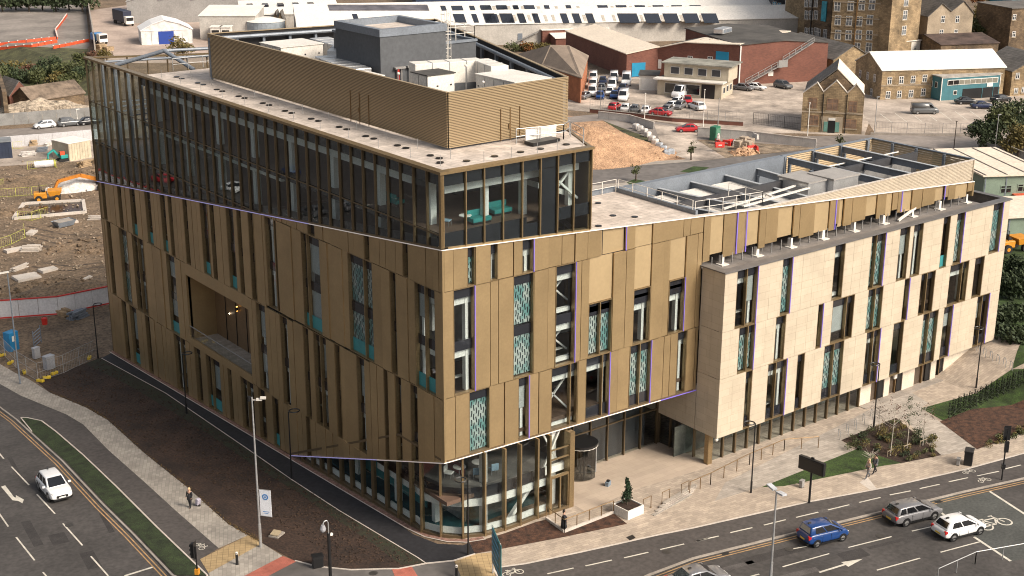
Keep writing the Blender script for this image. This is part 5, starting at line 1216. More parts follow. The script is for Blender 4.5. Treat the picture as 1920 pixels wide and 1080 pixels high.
# message sign
b = gp(1517,943); zt = pvert(1497,855,b)-b.z
t = thing('message_sign', 'black electronic message sign on a post by the cycle path', 'sign', b, math.atan2(rdir.y,rdir.x)-1.25)
q = MB(); q.tube([(0,0,0),(0,0,zt-.4)],.09,8); q.build('pole', BLACK, t); q = MB(); q.box(-1.15,1.15,-.16,.16,zt-1.35,zt-.25); q.build('cabinet', BLACK, t, bevel=.04); q = MB(); q.box(-1.05,1.05,-.19,-.165,zt-1.25,zt-.35); q.build('screen', mat('sign_screen',(.006,.006,.007),.3), t); q = MB(); q.box(-.1,.15,-.05,.05,zt-.25,zt-.1); q.build('sensor', BLACK, t)
# traffic lights
def signal(px, py, ptop, lb, rz, two=False):
    b = gp(px, py); zt = pvert(px, ptop, b)-b.z; t = thing('traffic_light', lb, 'traffic light', b, rz)
    q = MB(); q.tube([(0,0,0),(0,0,zt-.3)],.06,8); q.build('pole', BLACK, t)
    q = MB(); q.box(-.16,.16,-.32,-.08,zt-1.1,zt-.05); q.box(-.26,.26,-.08,-.05,zt-1.2,zt+.05)
    if two: q.box(-.16,.16,.1,.32,zt-2.1,zt-1.2); q.box(.08,.3,-.14,.14,zt-.8,zt-.1)
    q.build('signal_head', BLACK, t); q = MB(); [q.tube([(0,-.32,zt-.25-k*.32),(0,-.42,zt-.25-k*.32)],.1,8) for k in range(3)]; q.build('lens', mat('dark_lens',(.02,.02,.02),.2), t)
    q = MB(); q.box(-.14,.14,-.14,.14,1.0,1.4); q.build('push_button_box', YELP if not two else BLACK, t); return t
signal(1878,900,800,'black traffic light on the cycle path at the far right',2.4,True); signal(372,1100,1018,'black traffic light at the bottom left beside the yellow tactile paving',-2.4)
def bin_(px, py, w_, h, lb, m=BLACK, rz=0, nm='litter_bin', cat='bin'):
    t = thing(nm, lb, cat, gp(px,py), rz); q = MB(); q.box(-w_/2,w_/2,-w_*.35,w_*.35,.05,h-.12); q.build('body', m, t, bevel=.03); q = MB(); q.box(-w_/2-.03,w_/2+.03,-w_*.38,w_*.38,h-.12,h); q.build('lid', m, t); q = MB(); q.box(-w_/2+.05,w_/2-.05,-w_*.3,w_*.3,0,.05); q.build('base', RUB, t)
bin_(1815,870,.95,1.3,'large black bin at the corner of the paved path',rz=.5); bin_(596,1063,.75,.95,'black bin on the soil edge beside the camera mast',rz=-.3)
bin_(1796,872,.4,.65,'small grey cabinet beside the large black bin',GALVF,.5,'cabinet','cabinet'); bin_(1503,914,.4,.65,'small grey post box on the lawn edge under the message sign',GALVF,.2,'cabinet','cabinet')
def bollard(px, py, lb):
    t = thing('bollard', lb, 'bollard', gp(px,py)); q = MB(); q.tube([(0,0,0),(0,0,1.0)],.1,10); q.build('post', BLACK, t); q = MB(); q.tube([(0,0,.88),(0,0,.95)],.105,10); q.cyl((0,0,1.0),.1,.03,10,.06); q.build('cap_band', WHT, t)
bollard(445,1059,'black bollard with pale cap on the buff tactile paving at lower left'); bollard(856,1084,'black bollard at the bottom edge left of the teal direction sign')
# teal direction sign
b = gp(931,1092); zt = pvert(930,1003,b)-b.z
t = thing('direction_sign', 'tall teal road sign seen almost edge on at the bottom centre', 'sign', b, math.atan2(fw.y,fw.x)+.22+PI)
q = MB(); q.box(-1.3,-1.2,-.04,.04,0,zt); q.box(1.2,1.3,-.04,.04,0,zt); q.build('posts', GALV, t)
q = MB(); q.box(-1.5,1.5,-.03,.03,.9,zt-.05); q.build('panel', mat('sign_teal',(.02,.14,.15),.5), t)
q = MB()
for i in range(6): q.box(-1.3,1.1-.3*(i%3),-.05,.05,1.15+i*.45,1.27+i*.45)
q.build('sign_lines', mat('sign_blue',(.12,.35,.55),.5), t)
# planter with conifer
def blob_foliage(name, parent, m, pts, n, sz, r, smooth=False):
    mb = MB()
    for i in range(n):
        c, rad = pts[r.randrange(len(pts))]
        while True:
            v = Vector((r.uniform(-1,1), r.uniform(-1,1), r.uniform(-1,1)))
            if v.length < 1: break
        v = v*(.55+.45*r.random()); p = Vector(c)+Vector((v.x*rad[0], v.y*rad[1], v.z*rad[2]))
        a = Vector((r.gauss(0,1), r.gauss(0,1), r.gauss(0,1))).normalized(); b_ = a.orthogonal().normalized(); c_ = a.cross(b_); s = sz*r.uniform(.6,1.4)
        mb.add([p-b_*s, p+c_*s*.6, p+b_*s, p-c_*s*.6], [(0,1,2,3)])
    return mb.build(name, m, parent)
def leafmat(name, c, c2):
    m = mat(name, c, .75, var=.3, scale=.8, col2=c2, fine=.4); return m
LFD = leafmat('leaf_dark', (.06,.085,.028), (.022,.038,.014)); LFM = leafmat('leaf_mid', (.12,.13,.04), (.045,.06,.02)); LFO = leafmat('leaf_orange', (.34,.11,.02), (.15,.07,.02)); LFY = leafmat('leaf_autumn', (.22,.16,.04), (.10,.09,.03)); LFC = leafmat('leaf_conifer', (.02,.05,.015), (.008,.022,.008)); LFB = leafmat('leaf_russet', (.15,.06,.03),(.07,.04,.02))
BARK = mat('bark', (.09,.065,.045), .9, var=.3, scale=.3); BARKW = mat('bark_pale', (.45,.40,.34), .8, var=.2, scale=.3)
rr_ = random.Random(8)
b = gp(1177,962); t = thing('planter_box', 'square white planter box on the entrance paving', 'planter', b, .05)
q = MB(); [q.box(*a) for a in ((-.85,.85,-.85,-.77,0,.75),(-.85,.85,.77,.85,0,.75),(-.85,-.77,-.77,.77,0,.75),(.77,.85,-.77,.77,0,.75))]; q.build('box_sides', WHT, t); q = MB(); q.box(-.77,.77,-.77,.77,.1,.66); q.build('compost', SOIL, t)
t = thing('conifer', 'small dark conifer growing in the white planter box', 'tree', b+Vector((.05,.15,.62))); q = MB(); q.tube([(0,0,0),(0,0,1.6)],.05,6); q.build('trunk', BARK, t)
blob_foliage('crown', t, LFC, [((rr_.uniform(-.08,.08),rr_.uniform(-.08,.08),.5+.26*k), (.58-.07*k,.5-.06*k,.3)) for k in range(7)], 1300, .075, rr_)
# railings and hoops at the entrance
def gr(l, dz=0): return [gp(*p)+Vector((0,0,dz)) for p in l]
def rail_thing(lb, pts, sp_=1.3, h=1.05, m=GOLDD, nm='handrail', rails=(1.0,), wall=False):
    t = thing(nm, lb, 'railing', pts[0]); off = pts[0]; P_ = [p-off for p in pts]
    for a, b in zip(P_[:-1], P_[1:]):
        n = max(1, round((b-a).length/sp_))
        for k in range(n+1):
            p = a.lerp(b,k/n); q = MB(); q.bar(p, p+Vector((0,0,h)), .05); q.build('post', m, t)
    for f in rails:
        q = MB(); [q.tube([a+Vector((0,0,h*f)), b+Vector((0,0,h*f))], .035, 6) for a, b in zip(P_[:-1], P_[1:])]; q.build('rail', m, t)
    if wall:
        q = MB(); [q.bar(a+Vector((0,0,.08)), b+Vector((0,0,.08)), .16, .3) for a, b in zip(P_[:-1], P_[1:])]; q.build('kerb_upstand', KERBW, t)
rail_thing('bronze handrail with a white upstand along the entrance ramp beside the mulch bed', gr([(1024,974),(1058,999),(1150,963)]), wall=True, h=1.1)
rail_thing('long bronze handrail rising towards the far end of the stone building', gr([(1293,926),(1332,909),(1405,872),(1470,845),(1534,845+4)][:4]+[(1534,832+8)]), 1.5, 1.05, wall=False)
for i,(px,py) in enumerate(((1213,955),(1248,942),(1284,926))):
    t = thing('handrail', ['bronze step handrail nearest the white planter','middle bronze step handrail on the entrance steps','bronze step handrail at the foot of the long ramp rail'][i], 'railing', gp(px,py), 0.1)
    q = MB(); q.tube([(-.45,0,0),(-.45,0,1.0),(.45,.0,1.0),(.45,0,0)],.035,6); q.build('hoop', GOLDD, t); q = MB(); q.box(-.55,-.35,-.06,.06,0,.03); q.box(.35,.55,-.06,.06,0,.03); q.build('foot_plate', GOLDD, t)
for k in range(3):
    a, b_ = gp(1200+0,962-k*4), gp(1310,930-k*4-6)
for k in range(4):
    sheet('entrance_step', strip([gp(1224+k*7,967-k*6.5), gp(1295+k*3,927-k*5)], .34), SETTG if k else SETTL, 0, thick=.06+.05*k)
for k in range(5):
    a = gp(1573+k*15.3, 822-k*9.6); t = thing('cycle_stand', ['nearest','second','third','fourth','farthest'][k]+' of the five steel cycle stands beside the stone wall', 'cycle stand', a, .9, 'cycle stands by the stone wall')
    q = MB(); q.tube([(-.35,0,0),(-.35,0,.7),(-.25,0,.8),(.25,0,.8),(.35,0,.7),(.35,0,0)],.028,6); q.build('hoop', GALV, t); q = MB(); q.cyl((-.35,0,0),.07,.02,8); q.cyl((.35,0,0),.07,.02,8); q.build('foot_plate', GALV, t)
for k in range(6):
    a = gp(1833+k*12.5, 662+k*6.2); t = thing('cycle_stand', ['nearest to the stone wall','second from the stone wall','third from the stone wall','fourth from the stone wall','fifth from the stone wall','farthest from the stone wall'][k]+' in the row of cycle stands by the right lawn', 'cycle stand', a, .9, 'cycle stands by the right lawn')
    q = MB(); q.tube([(-.35,0,0),(-.35,0,.7),(-.25,0,.8),(.25,0,.8),(.35,0,.7),(.35,0,0)],.035,6); q.build('hoop', GALV, t)
rail_thing('grey steel guard rail at the bottom right corner', gr([(1757,1090),(1828,1058),(1930,1040)]), 2.0, 1.0, GALV, 'guard_rail', (1.0,))
t = thing('vent_fixture', 'small blue grey object lying on the entrance paving', 'box', gp(1140,911), .4); q = MB(); q.obox((0,0,.2),(.5,.3,.4)); q.build('body', mat('blue_grey',(.2,.25,.3),.5), t); q = MB(); q.obox((0,0,.45),(.25,.2,.12)); q.build('top', BLACK, t)
t = thing('inspection_chamber', 'square concrete chamber with a tilted lid lying on the brown soil', 'chamber', gp(519,1004), .5); q = MB(); q.box(-.5,.5,-.4,.4,0,.14); q.build('frame', KERB, t); q = MB(); q.obox((-.05,.05,.24),(.75,.6,.08),.2,.1); q.build('lid', mat('lid_buff',(.36,.29,.19),.8), t)
# ================================================================== planting
def young_tree(px, py, h, lb, leaf=LFB, n=260, dark=False):
    b = gp(px,py); r = random.Random(int(px)); t = thing('young_tree', lb, 'tree', b); q = MB(); lean = r.uniform(-.25,.25)
    q.tube([(0,0,0),(lean*.4,0,h*.55),(lean,0,h)], [.05,.035,.012], 6); q.build('trunk', BARKW, t); q = MB(); pts = []
    for k in range(26):
        z = h*r.uniform(.5,1); a = r.uniform(0,2*PI); l = r.uniform(.5,1.15)*(1.25-z/h*.6); e = (lean*z/h+l*math.cos(a), l*math.sin(a), z+l*.6); q.tube([(lean*z/h,0,z),e],[.014,.005],4); pts.append((e,(.28,.28,.28)))
    q.build('branches', BARKW if not dark else BARK, t); blob_foliage('crown', t, leaf, pts, n, .05, r)
    q = MB(); q.box(-.4,.4,-.03,.03,.5,.55)
    for sx in (-.4,.4): q.tube([(sx,0,0),(sx,0,.6)],.03,6)
    q.build('tree_stake', mat('stake_timber',(.32,.26,.18),.8), t)
young_tree(1669,855,4.7,'young pale-stemmed tree at the left of the planted triangle bed'); young_tree(1700,845,4.4,'young staked tree with a dark bushy centre in the planted bed',LFD,500); young_tree(1730,836,3.6,'thin young tree nearest the right edge of the planted bed',LFB,120); young_tree(1648,806,2.2,'small bare shrub beside the lamp at the top of the planted bed',LFB,60,True); young_tree(1632,870,.9,'tree stake frame standing in the lawn wedge',LFD,5)
rs = random.Random(3); poly = gpx([(1590,826),(1680,792),(1752,852),(1690,862),(1610,842)])
for i in range(64):
    while True:
        px, py = rs.uniform(1585,1755), rs.uniform(790,865)
        if (px-1680)*.42+790 < py and 826-(px-1577)*.40+6 < py < 842+(px-1600)*.2+8 and py < 866: break
    h = rs.uniform(.35,.95); t = thing('shrub', rs.choice(['low %s shrub in the planted triangle bed']) % ['olive green','dark green','yellowing'][i%3], 'shrub', gp(px,py), 0, 'low shrubs in the planted bed, %s' % ['olive','dark','yellowing'][i%3])
    blob_foliage('leaves', t, [LFM,LFD,LFY][i%3], [((0,0,h*.5),(h*.7,h*.7,h*.5))], 110, .06, rs); q = MB(); q.tube([(0,0,0),(0,0,h*.6)],.02,4); q.build('stem', BARK, t)
# hedge whips
proto = None
for row in range(2):
    for k in range(15):
        a = gp(1778+k*10.2+row*6, 790-k*4.6-row*9+ (3 if row else 0)); t = thing('hedge_plant', 'dark upright hedge plant in the %s row between the lawn and the mulch' % ('front','back')[row], 'hedge plant', a, k*1.3, 'young hedge between lawn and mulch, %s row' % ('front','back')[row])
        if proto is None: proto = blob_foliage('leaves', t, leafmat('leaf_hedge',(.028,.042,.018),(.012,.018,.009)), [((0,0,.35+.28*j),(.2-.02*j,.2-.02*j,.25)) for j in range(6)], 260, .05, rs); proto.location = (0,0,0)
        else: c = proto.copy(); COL.objects.link(c); c.parent = t
for i in range(22):
    px = rs.uniform(1850,1925); py = 835-(px-1850)*.3+rs.uniform(-14,6); h = rs.uniform(.3,.6); t = thing('shrub', 'yellow green shrub at the front edge of the right mulch bed', 'shrub', gp(px,py), 0, 'shrubs at the front of the right mulch bed')
    blob_foliage('leaves', t, LFY if i%2 else LFM, [((0,0,h*.5),(h*.7,h*.7,h*.5))], 90, .06, rs)
# ================================================================== people
SKIN = mat('skin', (.45,.27,.19), .6, var=.05); HAIRB = mat('hair_blonde', (.50,.36,.2), .6); HAIRD = mat('hair_dark', (.02,.014,.01), .6); CLB = mat('cloth_black', (.012,.012,.016), .85, var=.1); CLP = mat('cloth_pale', (.45,.40,.36), .85); CLG = mat('cloth_grey', (.12,.12,.13), .85); CLT = mat('cloth_tan', (.30,.22,.15), .85)
def skin(name, verts, edges, radii, m, parent, root=0, sub=1):
    me = bpy.data.meshes.new(name); me.from_pydata(verts, edges, []); o = bpy.data.objects.new(name, me); COL.objects.link(o); o.parent = parent; me.materials.append(m)
    md = o.modifiers.new('skin','SKIN'); 
    if not me.skin_vertices: 
        bm_ = bmesh.new(); bm_.from_mesh(me); bm_.verts.layers.skin.verify(); bm_.to_mesh(me); bm_.free()
    for i, r_ in enumerate(radii):
        sv = me.skin_vertices[0].data[i]; sv.radius = (r_, r_*.85); sv.use_root = (i == root)
    md.use_smooth_shade = True; s = o.modifiers.new('sub','SUBSURF'); s.levels = s.render_levels = sub; return o
def person(px, py, rz, lb, top=CLB, legs=CLB, hair=HAIRB, h=1.68, stride=.25, skirt=False, coat=.78, group=None, armfwd=(.1,.1), hood=None):
    t = thing('person', lb, 'person', gp(px,py)+Vector((0,0,.03)), rz); k = h/1.7
    V_ = [(0,0,.95),(0,0,1.15),(.0,0,1.38),(.02,0,1.47),(.03,0,1.60),(.03,0,1.68),      # pelvis, waist, chest, neck, head, crown
          (0,.10,.90),(stride*.5,.11,.50),(stride,.11,.09),(stride+.16,.12,.04),        # left leg
          (0,-.10,.90),(-stride*.3,-.11,.50),(-stride,-.11,.11),(-stride+.15,-.12,.05),
          (0,.19,1.38),(armfwd[0]*.4-.03,.25,1.12),(armfwd[0]+.05,.24,.92),(armfwd[0]+.09,.24,.83),
          (0,-.19,1.38),(armfwd[1]*.4-.03,-.25,1.12),(armfwd[1]+.05,-.24,.92),(armfwd[1]+.09,-.24,.83)]
    E_ = [(0,1),(1,2),(2,3),(3,4),(4,5),(0,6),(6,7),(7,8),(8,9),(0,10),(10,11),(11,12),(12,13),(2,14),(14,15),(15,16),(16,17),(2,18),(18,19),(19,20),(20,21)]
    R_ = [.13,.12,.14,.055,.092,.07,.095,.065,.045,.04,.095,.065,.045,.04,.06,.045,.033,.03,.06,.045,.033,.03]
    skin('body', [tuple(c*k for c in v) for v in V_], E_, R_, SKIN, t)
    LG = [(0,0,.93)]+[V_[i] for i in (6,7,8,9,10,11,12,13)]; skin('trousers', [tuple(c*k for c in v) for v in LG], [(0,1),(1,2),(2,3),(3,4),(0,5),(5,6),(6,7),(7,8)], [.14,.105,.078,.058,.055,.105,.078,.058,.055], legs, t)
    CT = [(0,0,1.0),(0,0,1.18),(0,0,1.39),V_[14],V_[15],V_[16],V_[18],V_[19],V_[20],(0,0,1.0-.001)]; skin('coat', [tuple(c*k for c in v) for v in CT[:9]], [(0,1),(1,2),(2,3),(3,4),(4,5),(2,6),(6,7),(7,8)], [.155,.14,.155,.075,.06,.05,.075,.06,.05], top, t)
    if coat < .95 or skirt:
        q = MB(); q.tube([(0,0,1.2*k),(0,0,1.0*k),(0,0,coat*k),(0,0,(coat-.22 if skirt else coat-.02)*k)], [.13,.19,.21,.25 if skirt else .21], 12); q.build('coat_skirt', top, t, smooth=True)
    q = MB(); q.ball((.0,0,1.64*k),.115,10,8,(1,1,1)); q.ball((-.04,0,1.55*k),.1,8,6,(.8,1,1.1)); q.build('hair', hair, t, smooth=True)
    q = MB(); q.ball((.085*k,0,1.60*k),.075,8,6,(.6,.9,1.2)); q.ball((.135*k,0,1.595*k),.018); f = q.build('face', SKIN, t, smooth=True)
    return t
person(357,952,-2.6,'person with pale hair in a long dark coat on the left pavement', hair=HAIRB, coat=.72, stride=.12)
b = gp(372,949); t = thing('shopping_trolley', 'pale two-wheeled shopping trolley behind the person on the left pavement', 'trolley bag', b, .3); q = MB(); q.obox((0,0,.4),(.36,.3,.55),0,.25); q.build('bag', mat('trolley_lilac',(.45,.42,.5),.8), t, bevel=.06); q = MB(); q.tube([(-.15,0,.65),(-.4,.05,1.0)],.015,5); q.build('handle', GALV, t); q = MB(); q.tube([(0,-.17,.1),(0,-.13,.1)],.1,10); q.tube([(0,.13,.1),(0,.17,.1)],.1,10); q.build('wheels', RUB, t)
person(1057,995,-.7,'person in a long black dress standing on the entrance ramp', hair=HAIRD, coat=.5, skirt=True, stride=.05, armfwd=(.2,.15))
person(1640,888,2.9,'person in a grey coat with a tan bag walking behind the other pedestrian', top=CLG, legs=CLB, hair=HAIRD, stride=.25, coat=.8)
person(1627,897,2.9,'person in pale clothes walking in front by the lawn wedge', top=CLP, legs=CLG, hair=HAIRB, stride=.28, coat=.95)
t = thing('shoulder_bag', 'pale striped bag held by the pedestrian in front near the lawn wedge', 'bag', gp(1630,896)+Vector((0,0,.75)), .4); q = MB(); q.obox((0,0,.15),(.34,.14,.32)); q.build('bag_body', CLP, t, bevel=.03); q = MB(); q.tube([(-.12,0,.3),(0,0,.6),(.12,0,.3)],.015,5); q.build('strap', CLG, t)
# ================================================================== the surroundings
# ground surfaces beyond the building
def fsheet(name, l, m, mm=6, **k): return sheet(name, gpx(l), m, mm, **k)
fsheet('yard', [(165,20),(250,8),(420,20),(470,60),(430,118),(200,118),(172,70)], mat('yard_pink', (.42,.33,.275), .9, var=.2, scale=9), 6)
fsheet('car_park', [(-60,14),(160,4),(168,85),(150,108),(-60,120)], mat('waste_ground', (.25,.22,.195), .9, var=.25, scale=14), 6)
fsheet('rough_grass', [(-60,100),(165,92),(170,178),(-60,195)], GRASSD, 10)
fsheet('road', [(-80,246),(0,243),(170,232),(260,224),(260,240),(170,250),(0,262),(-80,270)], YARDG, 12)
fsheet('site_compound', [(-80,270),(0,263),(170,250),(180,300),(0,312),(-80,315)], mat('compound_grey', (.36,.30,.25), .9, var=.3, scale=5), 10)
fsheet('works_yard', [(1060,150),(1200,130),(1560,130),(1640,200),(1620,256),(1500,250),(1380,250),(1130,212),(1050,205)], YARD, 8)
fsheet('parking_area', [(1500,150),(1660,170),(1960,160),(1980,250),(1640,249),(1610,200)], mat('parking_tarmac', (.44,.37,.31), .9, var=.25, scale=7), 12)
fsheet('road', [(1040,222),(1130,213),(1380,251),(1500,256),(1640,253),(1980,250),(1980,292),(1850,288),(1640,262),(1530,276),(1320,262),(1225,262),(1130,226),(1040,232)], YARDG, 16)
fsheet('side_road', [(1226,232),(1310,244),(1306,262),(1360,296),(1300,303),(1262,290),(1236,262)], YARD, 20)
fsheet('road', [(1060,322),(1300,303),(1500,282),(1660,270),(1900,262),(1900,280),(1660,290),(1500,302),(1300,330),(1060,352)], ASPHG, 14)
fsheet('kerb_edging', [(1060,312),(1300,298),(1500,276),(1500,280),(1300,303),(1060,321)], KERB, 18)
fsheet('grass_bank', [(1130,226),(1225,262),(1236,290),(1190,262),(1150,238)], GRASSD, 22)
fsheet('sandy_ground', [(1050,215),(1130,224),(1190,262),(1262,292),(1300,298),(1060,314)], SAND, 14)
fsheet('compound_ground', [(1310,264),(1530,276),(1640,270),(1500,281),(1360,296)], mat('stony_ground', (.30,.23,.16), .95, var=.4, scale=1.5, fine=.3), 20)
fsheet('pavement', [(1060,352),(1300,331),(1400,318),(1400,350),(1060,390)], SETTG, 20)
# bay lines in the parking area
for i in range(9):
    a = (1650+i*28, 214-i*1.0); fsheet('parking_line', [(a[0],a[1]),(a[0]+22,a[1]+16),(a[0]+23.2,a[1]+15.8),(a[0]+1.2,a[1]-.2)], WHITE, 22)
WSH = {}
def house(name, label, cat, A, B, depth, wall, roofm, prof=None, sprof=None, wins=(), swins=(), trim=WFR, over=.25, thick=.18, win_size=(1.0,1.4), group=None, cross=True, base=-1.5, eave=None, pane=None):
    """A,B: pixels of the front foot (left, right). prof: roofline along the front [(u fraction, z)], sprof: roofline along the depth [(v fraction, z)]"""
    a, b = gp(*A), gp(*B); d = (b-a).to_2d(); Wd = d.length; rz = math.atan2(d.y, d.x); z0 = min(a.z, b.z)
    t = thing(name, label, cat, (a.x, a.y, z0), rz, group); t['_w'] = Wd; del t['_w']
    q = MB()
    if prof:
        pr = [(u*Wd, z) for u, z in prof]; poly = [(0,base)]+[(Wd,base)]+pr[::-1]; q.extr(poly, 0, depth, lambda u,w_,t_: (u,t_,w_))
    else:
        pr = [(v*depth, z) for v, z in sprof]; poly = [(0,base),(depth,base)]+pr[::-1]; q.extr(poly, 0, Wd, lambda u,w_,t_: (t_,u,w_))
    q.build('wall', wall, t)
    for (p0, z0_), (p1, z1_) in zip(pr[:-1], pr[1:]):
        if abs(p1-p0) < .05: continue
        ln = math.hypot(p1-p0, z1_-z0_); e = ((p1-p0)/ln, (z1_-z0_)/ln); first = (p0, z0_) == pr[0]; last = (p1, z1_) == pr[-1]
        x0, y0_ = (p0-e[0]*over, z0_-e[1]*over) if first else (p0, z0_); x1, y1_ = (p1+e[0]*over, z1_+e[1]*over) if last else (p1, z1_)
        q = MB(); poly = [(x0,y0_+.01),(x1,y1_+.01),(x1,y1_+thick),(x0,y0_+thick)]
        if prof: q.extr(poly, -over, depth+over, lambda u,w_,t_: (u,t_,w_))
        else: q.extr(poly, -over, Wd+over, lambda u,w_,t_: (t_,u,w_))
        q.build('roof_slope', roofm, t)
    inv = Matrix.Rotation(-rz, 3, 'Z'); org = Vector((a.x, a.y, z0))
    def onface(px, py, face='front'):
        n = Vector((-d.y, d.x, 0)).normalized() if face == 'front' else Vector((d.x, d.y, 0)).normalized()
        pt = org if face != 'right' else Vector((b.x,b.y,z0)); v = ray(px, py); k = (pt-CAM).dot(n)/v.dot(n); return inv @ (CAM+v*k-org)
    pm = pane or mat('far_glass', (.05,.06,.07), .1, var=.3, scale=2)
    def win(x, y, z, w_, h_, face):
        f = MB(); sx = (lambda u0,u1,o0,o1,z0,z1: f.box(u0,u1,o0,o1,z0,z1)) if face == 'front' else (lambda u0,u1,o0,o1,z0,z1: f.box(x+(o0 if face=='left' else -o1), x+(o1 if face=='left' else -o0), u0,u1,z0,z1))
        c = x if face == 'front' else y; t_ = .1
        sx(c-w_/2,c+w_/2,-.05,.0,z-h_/2,z-h_/2+t_); sx(c-w_/2,c+w_/2,-.05,.0,z+h_/2-t_,z+h_/2); sx(c-w_/2,c-w_/2+t_,-.05,.0,z-h_/2+t_,z+h_/2-t_); sx(c+w_/2-t_,c+w_/2,-.05,.0,z-h_/2+t_,z+h_/2-t_)
        if cross: sx(c-.05,c+.05,-.045,.0,z-h_/2+t_,z+h_/2-t_); sx(c-w_/2+t_,c-.05,-.04,.0,z+.12,z+.22); sx(c+.05,c+w_/2-t_,-.04,.0,z+.12,z+.22)
        fo = f.build('window', trim, t); p = MB()
        if face == 'front': p.box(c-w_/2+.02,c+w_/2-.02,-.03,-.005,z-h_/2+.02,z+h_/2-.02)
        else: p.box(x-.03 if face=='left' else x+.005, x-.005 if face=='left' else x+.03, c-w_/2+.02, c+w_/2-.02, z-h_/2+.02, z+h_/2-.02)
        p.build('pane', pm, fo)
        if wall in (GRIT, GRITD): s = MB(); (s.box(c-w_/2-.15,c+w_/2+.15,-.12,-.06,z-h_/2-.25,z-h_/2-.05) if face=='front' else s.box(x-.12,x-.06,c-w_/2-.15,c+w_/2+.15,z-h_/2-.25,z-h_/2-.05)); s.build('sill', GRITP, fo)
    for wv in wins:
        q = onface(*wv[:2]); ws = wv[2:4] if len(wv) > 2 else win_size; win(q.x, 0, q.z, ws[0], ws[1], 'front')
    for wv in swins:
        q = onface(wv[0], wv[1], 'left'); ws = wv[2:4] if len(wv) > 2 else win_size; win(0, q.y, q.z, ws[0], ws[1], 'left')
    return t, onface, Wd
def hgt(A, top): b = gp(*A); return pvert(A[0], top, b)-b.z
def dpt(A, B, C, z):
    a, b = gp(*A), gp(*B); n = Vector((-(b-a).y, (b-a).x)).normalized(); c = pz(C[0], C[1], min(a.z,b.z)+z); return (c.to_2d()-a.to_2d()).dot(n)
def part_box(t, name, x0,x1,y0,y1,z0,z1, m, bevel=0): q = MB(); q.box(x0,x1,y0,y1,z0,z1); return q.build(name, m, t, bevel=bevel)
# --- red brick warehouse with cream roof
A, B = (1174,146),(1232,143); t, of, Wd = house('brick_warehouse', 'red brick wing with a blue roller door, left part of the cream roofed warehouse', 'warehouse', A, B, dpt(A,B,(1129,55),5.3), BRICKR, ROOFC, prof=[(0,5.2),(1,6.4)])
p = of(1197,134); part_box(t,'roller_door',p.x-1.6,p.x+1.6,-.08,0,.2,3.2,BLUEP)
A, B = (1232,143),(1382,159.5); t, of, Wd = house('brick_warehouse', 'wide red brick warehouse with a shallow cream gable roof and blue door', 'warehouse', A, B, 26, BRICKR, ROOFC, prof=[(0,6.2),(.34,7.9),(1,8.5)], wins=[(1294,111,1.2,1.4),(1331.5,112,1.2,1.4)])
p = of(1354,110); part_box(t,'roller_door',p.x-1.5,p.x+1.5,-.08,0,p.z-1.6,p.z+1.5,BLUEP); p = of(1237,120); part_box(t,'door',p.x-.4,p.x+.4,-.06,0,p.z-1,p.z+1,WFR)
for k in range(5):
    q = MB(); zc = 6.2+(7.9-6.2)*(k+1.2)/6.5; q.bar((Wd*.34*(k+1.2)/6.5,4+k*.4,zc+.24),(Wd*.34*(k+1.2)/6.5+.3,17,zc+.24),.3,.05); q.build('roof_light', ROOFG, t)
    q = MB(); u = .40+k*.11; zc = 7.9+(8.5-7.9)*(u-.34)/.66; q.bar((Wd*u,5,zc+.24),(Wd*u,19,zc+.24),.3,.05); q.build('roof_light', mat('rooflight_pale',(.5,.45,.38),.6), t)
A, B = (1383,159.5),(1548,151); t, of, Wd = house('brick_warehouse', 'red brick warehouse with a flat grey roof and outside steel staircase', 'warehouse', A, B, dpt(A,B,(1440,46),8.6), BRICKR, ROOFG, prof=[(0,8.4),(.5,9.0),(1,8.2)])
q = MB(); a_, b_ = of(1392,157), of(1452,122); q.bar((a_.x,-.9,.2),(b_.x,-.9,b_.z-.3),1.0,.15); q.build('stair_flight', GALVF, t); q = MB(); c_ = of(1462,112); e_ = of(1520,78); q.bar((c_.x,-.9,c_.z-.4),(e_.x,-.9,e_.z),1.0,.15); q.build('stair_flight', GALVF, t)
part_box(t,'stair_landing',b_.x,c_.x,-1.4,-.1,b_.z-.4,b_.z-.25,GALVF); part_box(t,'landing_screen',b_.x+.2,c_.x+1.2,-1.45,-1.4,b_.z-.3,b_.z+1.2,GALVF)
railing('stair_rail', [(a_.x,-1.4,.3),(b_.x,-1.4,b_.z-.2)], parent=t, m=GALVF, r=.05, post=.05); railing('stair_rail', [(c_.x,-1.4,c_.z-.3),(e_.x,-1.4,e_.z)], parent=t, m=GALVF, r=.05, post=.05)
part_box(t,'wall_sign',of(1445,138).x-.6,of(1445,138).x+.6,-.06,0,of(1445,138).z-.5,of(1445,138).z+.5,WFR); part_box(t,'downpipe',.1,.35,-.2,0,0,8.3,WFR)
t = thing('extractor_unit', 'silver rooftop extractor on the flat grey warehouse roof', 'rooftop unit', pz(1355,62,G(150,150)+8.9), .3); q = MB(); q.obox((0,0,.6),(4.6,2.4,1.2)); q.build('casing', DUCT, t, bevel=.2)
for k in range(3): part_box(t,'louvre',-1.9+k*1.35,-.8+k*1.35,-1.25,-1.2,.3,1.0,STEELG)
